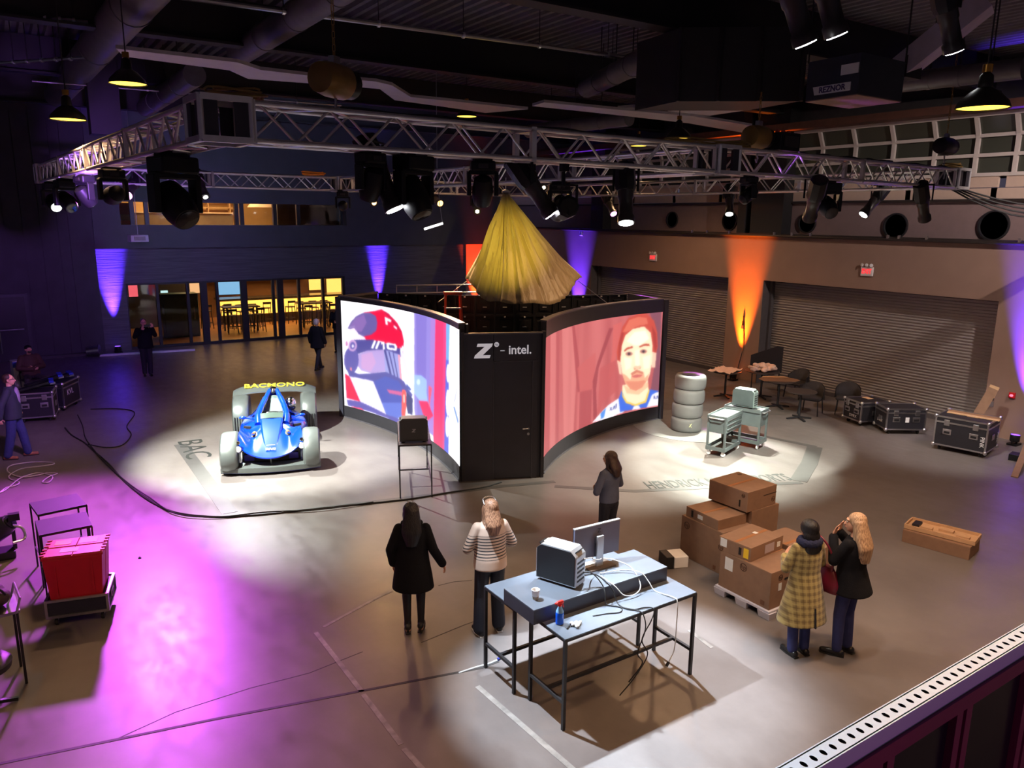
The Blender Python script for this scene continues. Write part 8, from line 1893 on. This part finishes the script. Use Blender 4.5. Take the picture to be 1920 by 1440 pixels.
t, J = person('woman in a yellow plaid coat with a red shoulder bag', L4, yaw, 1.64,
    (((-.25, .04, 1.13), (-.12, .22, 1.18), (.5, .4, .6), (0, -1, 0), (.6, 0, .6), .6), ((.25, .04, 1.13), (.12, .24, 1.2), (-.5, .4, .6), (0, -1, 0), (-.6, 0, .6), .6)), ankles=((-.085, 0), (.085, .0)), feet=fe4)
b = MB(); sleeves(b, J, (.066, .060, .053), .95)
torso(b, J, [(1.43, 0, -.01, .10, .08, 0, 0), (1.425, 0, -.01, .12, .085, 0, 0), (1.39, 0, -.01, .165, .105, 0, 0), (1.28, 0, 0, .195, .135, .01, 0), (1.08, 0, 0, .185, .135, .02, .4), (.90, 0, -.01, .22, .165, .03, .8), (.70, 0, -.01, .265, .20, .04, 1.0), (.47, 0, -.01, .315, .235, .05, 1.2), (.465, 0, -.01, .30, .225, .05, 1.2)])
pc_ = wear('plaid_coat', t, b, plaid_mat())
MB().grid([[(-.006, -.225 - .0, .70), (.006, -.225, .70)], [(-.014, -.262, .47), (.004, -.262, .47)]], thick=(0, .02, 0)).build('back_vent', K_slack, pc_)
trousers(t, J, K_denim, (.085, .068, .060)); shoes(t, J, K_sho, feet=fe4)
b = MB(); hp = J['hp']; b.ell(hp(0, -.02, .03), (.10, .115, .105), 20, 14); b.ell(hp(0, -.06, -.06), (.105, .075, .09), 18, 12); b.ell((0, -.09, 1.40), (.115, .05, .10), 18, 12); wear('hair', t, b, H_black)
b = MB(); 
for k in range(12): a = 2 * math.pi * k / 12; b.ell((.115 * math.cos(a), -.02 + .09 * math.sin(a), 1.455), (.045, .045, .055), 10, 8)
wear('scarf', t, b, mat('navy_scarf', S(30, 34, 66), .9, bump=.5, bscale=50))
bag = thing('shoulder_bag', 'dark red shoulder bag hanging on the plaid coat', 'bag', L4, yaw)
K_bag = mat('burgundy_leather', S(112, 22, 44), .4, var=.12)
rs = []
for z, w_, d_ in ((.78, .15, .07), (.80, .19, .085), (.90, .185, .075), (1.0, .12, .05), (1.06, .07, .03)): rs.append([Vector((.30 + x, -.03 + y, z)) for x, y, _ in ringz(z, 0, 0, d_, w_, 24, .04, .5, 6)])
o = MB().loft(rs).build('bag_body', K_bag, bag, 60)
MB().tube(catmull([(.28, -.10, 1.03), (.25, -.13, 1.2), (.17, -.10, 1.38), (.15, .02, 1.44), (.19, .10, 1.36), (.25, .10, 1.2), (.28, .06, 1.03)], 6), .013, 8).build('bag_strap', K_bag, bag, 60)
# 5 blond woman
L5 = (P(1566, 1222) + P(1592, 1228)) / 2; yaw = math.atan2(9.5 - L5.y, 7.0 - L5.x) - math.pi / 2
fe5 = ((-.35, 1), (.1, 1))
t, J = person('blond woman in a black jacket holding her hands up to her face', L5, yaw, 1.72,
    (((-.24, .10, 1.18), (-.09, .20, 1.40), (.1, -.2, 1), (0, -1, 0), (1, 0, 0), .3), ((.24, .10, 1.18), (.08, .22, 1.40), (-.1, -.2, 1), (0, -1, 0), (-1, 0, 0), .3)), ankles=((-.09, .03), (.085, -.01)), head=(math.radians(28), 0), feet=fe5)
b = MB(); sleeves(b, J, (.066, .060, .053), .93)
torso(b, J, [(1.43, 0, -.01, .10, .08, 0, 0), (1.425, 0, -.01, .12, .085, 0, 0), (1.39, 0, -.01, .165, .105, 0, 0), (1.28, 0, 0, .195, .135, .01, 0), (1.08, 0, 0, .19, .14, .02, .4), (.92, 0, -.02, .22, .175, .03, .8), (.80, 0, -.03, .25, .21, .05, 1.0), (.795, 0, -.03, .235, .20, .05, 1.0)])
wear('jacket', t, b, K_coat); trousers(t, J, K_denim, (.088, .066, .055)); shoes(t, J, K_sho, feet=fe5); hair_long(t, J, H_blond, 1.16, .135, .06)
# 6 man standing at the left edge, seen from his right side
L6 = P(34, 858); yaw = math.atan2(-.5, 1.0) - math.pi / 2 + math.radians(12)
fe6 = ((-.1, 1), (.15, 1))
t, J = person('man in a dark jacket and jeans standing at the frame edge', L6, yaw, 1.74,
    (((-.27, -.03, 1.13), (-.27, .04, .90), (0, .2, -1), (1, 0, 0), (0, 1, .2), .6), ((.28, -.10, 1.14), (.30, -.14, .88), (0, .1, -1), (-1, 0, 0), (0, 1, .2), .8)), ankles=((-.10, .16), (.10, -.14)), sh=.182, feet=fe6)
b = MB(); sleeves(b, J, (.075, .066, .055), .95)
torso(b, J, [(1.46, 0, -.01, .09, .075, 0, 0), (1.425, 0, -.01, .12, .085, 0, 0), (1.39, 0, -.01, .165, .105, 0, 0), (1.30, 0, 0, .215, .145, .01, 0), (1.10, 0, .01, .20, .155, .02, .4), (.95, 0, .01, .205, .155, .03, .8), (.82, 0, 0, .215, .16, .035, 1), (.815, 0, 0, .20, .15, .03, 1)])
wear('jacket', t, b, K_navy); b = MB(); b.ell((0, .115, 1.22), (.09, .055, .22), 16, 12); wear('shirt_front', t, b, mat('violet_grey_shirt', S(150, 135, 165), .7)); trousers(t, J, K_denim, (.10, .085, .075)); shoes(t, J, mat('tan_shoe', S(150, 95, 70), .5), feet=fe6)
b = MB(); hp = J['hp']; b.ell(hp(0, -.03, .042), (.085, .092, .078), 18, 12); b.ell(hp(0, -.06, -.01), (.075, .05, .06), 14, 10); wear('hair', t, b, H_dkbrown)
MB().tube([hp(-.08, 0, .012), hp(-.05, .10, .014), hp(.05, .10, .014), hp(.08, 0, .012)], .005, 6).build('glasses', K_black, t)
# 7 seated man on a chair behind the left-hand cases
L7 = Vector((0.42, 24.3, 0)); yaw = math.atan2(-10, 3.0) - math.pi / 2
st = thing('folding_chair', 'dark folding chair under the seated man', 'chair', L7, yaw)
MB().box((0, -.02, .44), (.42, .40, .03)).build('seat', K_chair, st); MB().box((0, -.24, .74), (.42, .03, .26)).build('backrest', K_chair, st)
for sx in (-1, 1): MB().bar((sx * .2, .16, .44), (sx * .2, .18, 0), .025).build('leg', K_frame, st); MB().bar((sx * .2, -.24, .87), (sx * .2, -.22, 0), .025).build('leg', K_frame, st)
fe7 = ((-.3, 1), (.35, 1))
t, J = person('seated man in a brown jacket and dark cap with arms folded', L7, yaw, 1.74,
    (((-.29, .04, 1.12), (.0, .24, 1.12), (1, 0, .1), (0, -1, 0), (0, 0, 1), .6), ((.29, .04, 1.12), (.02, .27, 1.09), (-1, 0, .1), (0, -1, 0), (0, 0, 1), .6)), ankles=((-.20, .42), (.24, .46)), knees=((-.19, .40, .50), (.24, .43, .50)), hz=.54, sh=.182, feet=fe7, head=(0, math.radians(14)))
b = MB(); sleeves(b, J, (.085, .075, .06), .95)
torso(b, J, [(1.46, 0, -.01, .10, .085, 0, 0), (1.42, 0, -.01, .19, .115, 0, 0), (1.30, 0, 0, .225, .155, .01, 0), (1.10, 0, .01, .215, .165, .02, .4), (.93, 0, .01, .22, .17, .03, .8), (.90, 0, 0, .21, .16, .035, 1)])
wear('jacket', t, b, mat('brown_work_jacket', S(74, 50, 40), .8, var=.15, bump=.2, bscale=50)); trousers(t, J, mat('grey_trousers', S(52, 48, 50), .8), (.095, .08, .065)); shoes(t, J, K_sho, feet=fe7)
b = MB(); hp = J['hp']; b.ell(hp(0, -.012, .05), (.086, .098, .075), 18, 12, J['hm']); b.ell(hp(0, .10, .055), (.06, .05, .012), 14, 8, J['hm']); wear('cap', t, b, K_coat)
b = MB(); b.ell(hp(0, .055, -.07), (.05, .045, .045), 14, 10, J['hm']); wear('beard', t, b, H_dkbrown)
# 8 photographer near the glass doors, facing the camera, hands raised
L8 = P(278, 704); yaw = math.atan2(-L8.y, 1.5 - L8.x) - math.pi / 2
t, J = person('man in black by the glass doors raising his phone', L8, yaw, 1.76,
    (((-.27, .12, 1.22), (-.20, .34, 1.46), (0, .1, 1), (1, .4, 0), (1, 0, 0), .3), ((.27, .12, 1.20), (.07, .30, 1.40), (-.2, .2, 1), (0, 1, 0), (-1, 0, 0), .5)), ankles=((-.07, .02), (.08, -.02)), sh=.182)
b = MB(); sleeves(b, J, (.075, .066, .055), .93)
torso(b, J, [(1.47, 0, -.01, .085, .075, 0, 0), (1.425, 0, -.01, .12, .085, 0, 0), (1.39, 0, -.01, .165, .105, 0, 0), (1.30, 0, 0, .215, .145, .01, 0), (1.10, 0, .01, .20, .15, .02, .4), (.95, 0, .01, .21, .155, .03, .8), (.84, 0, 0, .22, .16, .035, 1), (.835, 0, 0, .20, .15, .03, 1)])
wear('jacket', t, b, K_coat); trousers(t, J, K_slack, (.095, .075, .065)); shoes(t, J, K_sho)
b = MB(); hp = J['hp']; b.ell(hp(0, -.03, .045), (.085, .092, .076), 18, 12); wear('hair', t, b, H_dkbrown)
MB().tube([hp(-.08, 0, .012), hp(-.05, .10, .014), hp(.05, .10, .014), hp(.08, 0, .012)], .006, 6).build('glasses', K_black, t)
ph = thing('phone', 'phone held up by the man at the glass doors', 'phone', L8, yaw); MB().box((-.07, .37, 1.585), (.16, .01, .08)).build('phone_body', K_blackgloss, ph, bevel=.004); MB().box((-.02, .362, 1.60), (.025, .004, .02)).build('camera_bump', K_black, ph)
# 9 grey-haired person walking past the bar, from behind
L9 = P(597, 693); yaw = math.atan2(4.0, -1.6) - math.pi / 2
fe9 = ((0, 1), (.1, 1))
t, J = person('grey-haired person in a dark coat walking past the bar', L9, yaw + math.radians(-75), 1.66,
    (((-.25, -.06, 1.13), (-.26, .0, .90), (0, .2, -1), (1, 0, 0), (0, 1, .2), .6), ((.25, -.02, 1.13), (.27, .06, .90), (0, .2, -1), (-1, 0, 0), (0, 1, .2), .6)), ankles=((-.08, .26), (.08, -.22, .10)), feet=fe9)
b = MB(); sleeves(b, J, (.078, .07, .06), .93)
torso(b, J, [(1.46, 0, -.01, .10, .085, 0, 0), (1.425, 0, -.01, .12, .085, 0, 0), (1.39, 0, -.01, .165, .105, 0, 0), (1.30, 0, 0, .20, .145, .01, 0), (1.10, 0, 0, .20, .15, .02, .4), (.92, 0, 0, .22, .18, .03, .8), (.74, 0, 0, .24, .20, .04, 1), (.735, 0, 0, .22, .19, .04, 1)])
wear('coat', t, b, K_coat); trousers(t, J, K_slack, (.09, .07, .06)); shoes(t, J, K_sho, feet=fe9)
b = MB(); hp = J['hp']; b.ell(hp(0, -.025, .03), (.092, .10, .092), 18, 12); b.ell(hp(0, -.055, -.03), (.085, .06, .07), 14, 10); wear('hair', t, b, H_grey)
# 10 person in dark clothes half hidden by the screen edge, near the glass doors
L10 = P(636, 660); yaw = math.atan2(-1, -.6) - math.pi / 2
t, J = person('person in dark clothes standing by the bar half hidden by the helmet screen', L10, yaw, 1.74,
    (((-.25, .02, 1.13), (-.12, .22, 1.10), (1, .3, 0), (0, -1, 0), (0, 0, 1), .6), ((.25, .02, 1.13), (.12, .22, 1.1), (-1, .3, 0), (0, -1, 0), (0, 0, 1), .6)), ankles=((-.09, 0), (.09, .0)), sh=.19, voxel=.010)
b = MB(); sleeves(b, J, (.075, .066, .055), .95); torso(b, J, [(1.47, 0, -.01, .085, .075, 0, 0), (1.425, 0, -.01, .12, .085, 0, 0), (1.39, 0, -.01, .165, .105, 0, 0), (1.30, 0, 0, .21, .145, .01, 0), (1.05, 0, 0, .20, .15, .02, .4), (.86, 0, 0, .21, .155, .03, 1), (.855, 0, 0, .2, .15, .03, 1)])
wear('jacket', t, b, K_coat); trousers(t, J, K_slack); shoes(t, J, K_sho)
b = MB(); hp = J['hp']; b.ell(hp(0, -.03, .04), (.087, .095, .08), 18, 12); wear('hair', t, b, H_dkbrown)
# white speaker box and laptop-box beside the seated man
sp_ = thing('floor_speaker', 'white carton with a blue band beside the seated man', 'carton', P(42, 725), math.radians(10))
MB().bb((-.2, -.18, 0), (.2, .18, .78)).build('body', mat('carton_white', (.6, .57, .6), .6), sp_, bevel=.005); MB().bb((-.203, -.184, .60), (.203, -.176, .76)).build('blue_band', mat('band_blue', S(40, 70, 170), .5), sp_); MB().lathe([(.14, 0), (.14, .006), (.10, .006), (.10, 0)], 24, (.0, -.186, .30), rot_to((0, -1, 0))).build('printed_disc', mat('disc_grey', (.3, .28, .3), .6), sp_)
# ================================================================== BALCONY RAIL NEAR THE CAMERA
RLZ = 4.15
ra, rb_ = P(1490, 1446, RLZ), P(1930, 1178, RLZ)
RY = (ra.y + rb_.y) / 2
rw = P(1700, 1345, RLZ).y
rail = thing('balcony_rail', 'balcony rail with a perforated pale top plate and dark glass panels', 'railing', (0, RY, 0))
x0r, x1r = -0.4, 3.4
RW = 0.030
pit = 0.0225
def plate(nx):
    mb = MB(); k = 12
    for i in range(nx):
        cx = (i + .5) * pit; ring = []; outer = []
        for j in range(k):
            a = 2 * math.pi * (j + .5) / k; ring.append((cx + .0042 * math.cos(a), .0065 * math.sin(a), 0))
            ca, sa = math.cos(a), math.sin(a); q = min((pit / 2) / max(1e-6, abs(ca)), (RW / 2) / max(1e-6, abs(sa))); outer.append((cx + q * ca, q * sa, 0))
        # corners as extra verts
        vs = ring + outer; fs = []
        for j in range(k):
            j2 = (j + 1) % k
            o1, o2 = outer[j], outer[j2]
            onx1 = abs(abs(o1[0] - cx) - pit / 2) < 1e-6; onx2 = abs(abs(o2[0] - cx) - pit / 2) < 1e-6
            if onx1 != onx2:
                sx = 1 if (o1[0] + o2[0]) / 2 > cx else -1; sy = 1 if o1[1] + o2[1] > 0 else -1
                vs.append((cx + sx * pit / 2, sy * RW / 2, 0)); fs.append((j, k + j, len(vs) - 1, k + j2, j2))
            else: fs.append((j, k + j, k + j2, j2))
        mb.add(vs, fs)
    return mb
K_plate2 = mat('pale_perforated_metal', (.55, .66, .80), .45, .1, var=.04)
nx = int((x1r - x0r) / pit)
pl_ = plate(nx).build('perforated_plate', K_plate2, rail, fix=False); pl_.location = (x0r, 0, RLZ)
MB().bb((x0r, -RW / 2, RLZ - .030), (x1r, RW / 2, RLZ - .012)).build('channel_base', mat('channel_dark', (.05, .05, .06), .6), rail)
for sy in (-1, 1): MB().bb((x0r, sy * RW / 2 - .002, RLZ - .03), (x1r, sy * RW / 2 + .002, RLZ)).build('plate_edge', K_plate2, rail)
K_maroon = mat('maroon_painted_steel', S(120, 40, 78), .4, var=.1)
MB().bb((x0r, -.022, RLZ - .058), (x1r, .022, RLZ - .03)).build('top_rail', K_maroon, rail)
MB().bb((x0r, -.03, 3.22), (x1r, .03, 3.28)).build('bottom_rail', K_maroon, rail)
K_dkglass = mat('dark_infill_panel', (.010, .008, .016), .25, var=.2, scale=3)
xs = [x0r] + [P(q, 1380, RLZ - .06).x * 1.0 for q in ()] 
posts = [-.15, .17, .49, .81, 1.06, 1.30, 1.56, 1.9, 2.25, 2.6, 3.0]
for x in posts:
    for dx in (-.016, .016): MB().bb((x + dx - .010, -.016, 3.28), (x + dx + .010, .016, RLZ - .058)).build('post', K_maroon, rail)
for a, b in zip(posts[:-1], posts[1:]):
    MB().bb((a + .028, -.004, 3.30), (b - .028, .004, RLZ - .066)).build('infill_panel', K_dkglass, rail)
MB().bb((-6, RY - 1.6, 3.1), (9, RY + .05, 3.22)).build('balcony_slab', K_dark2, rail)
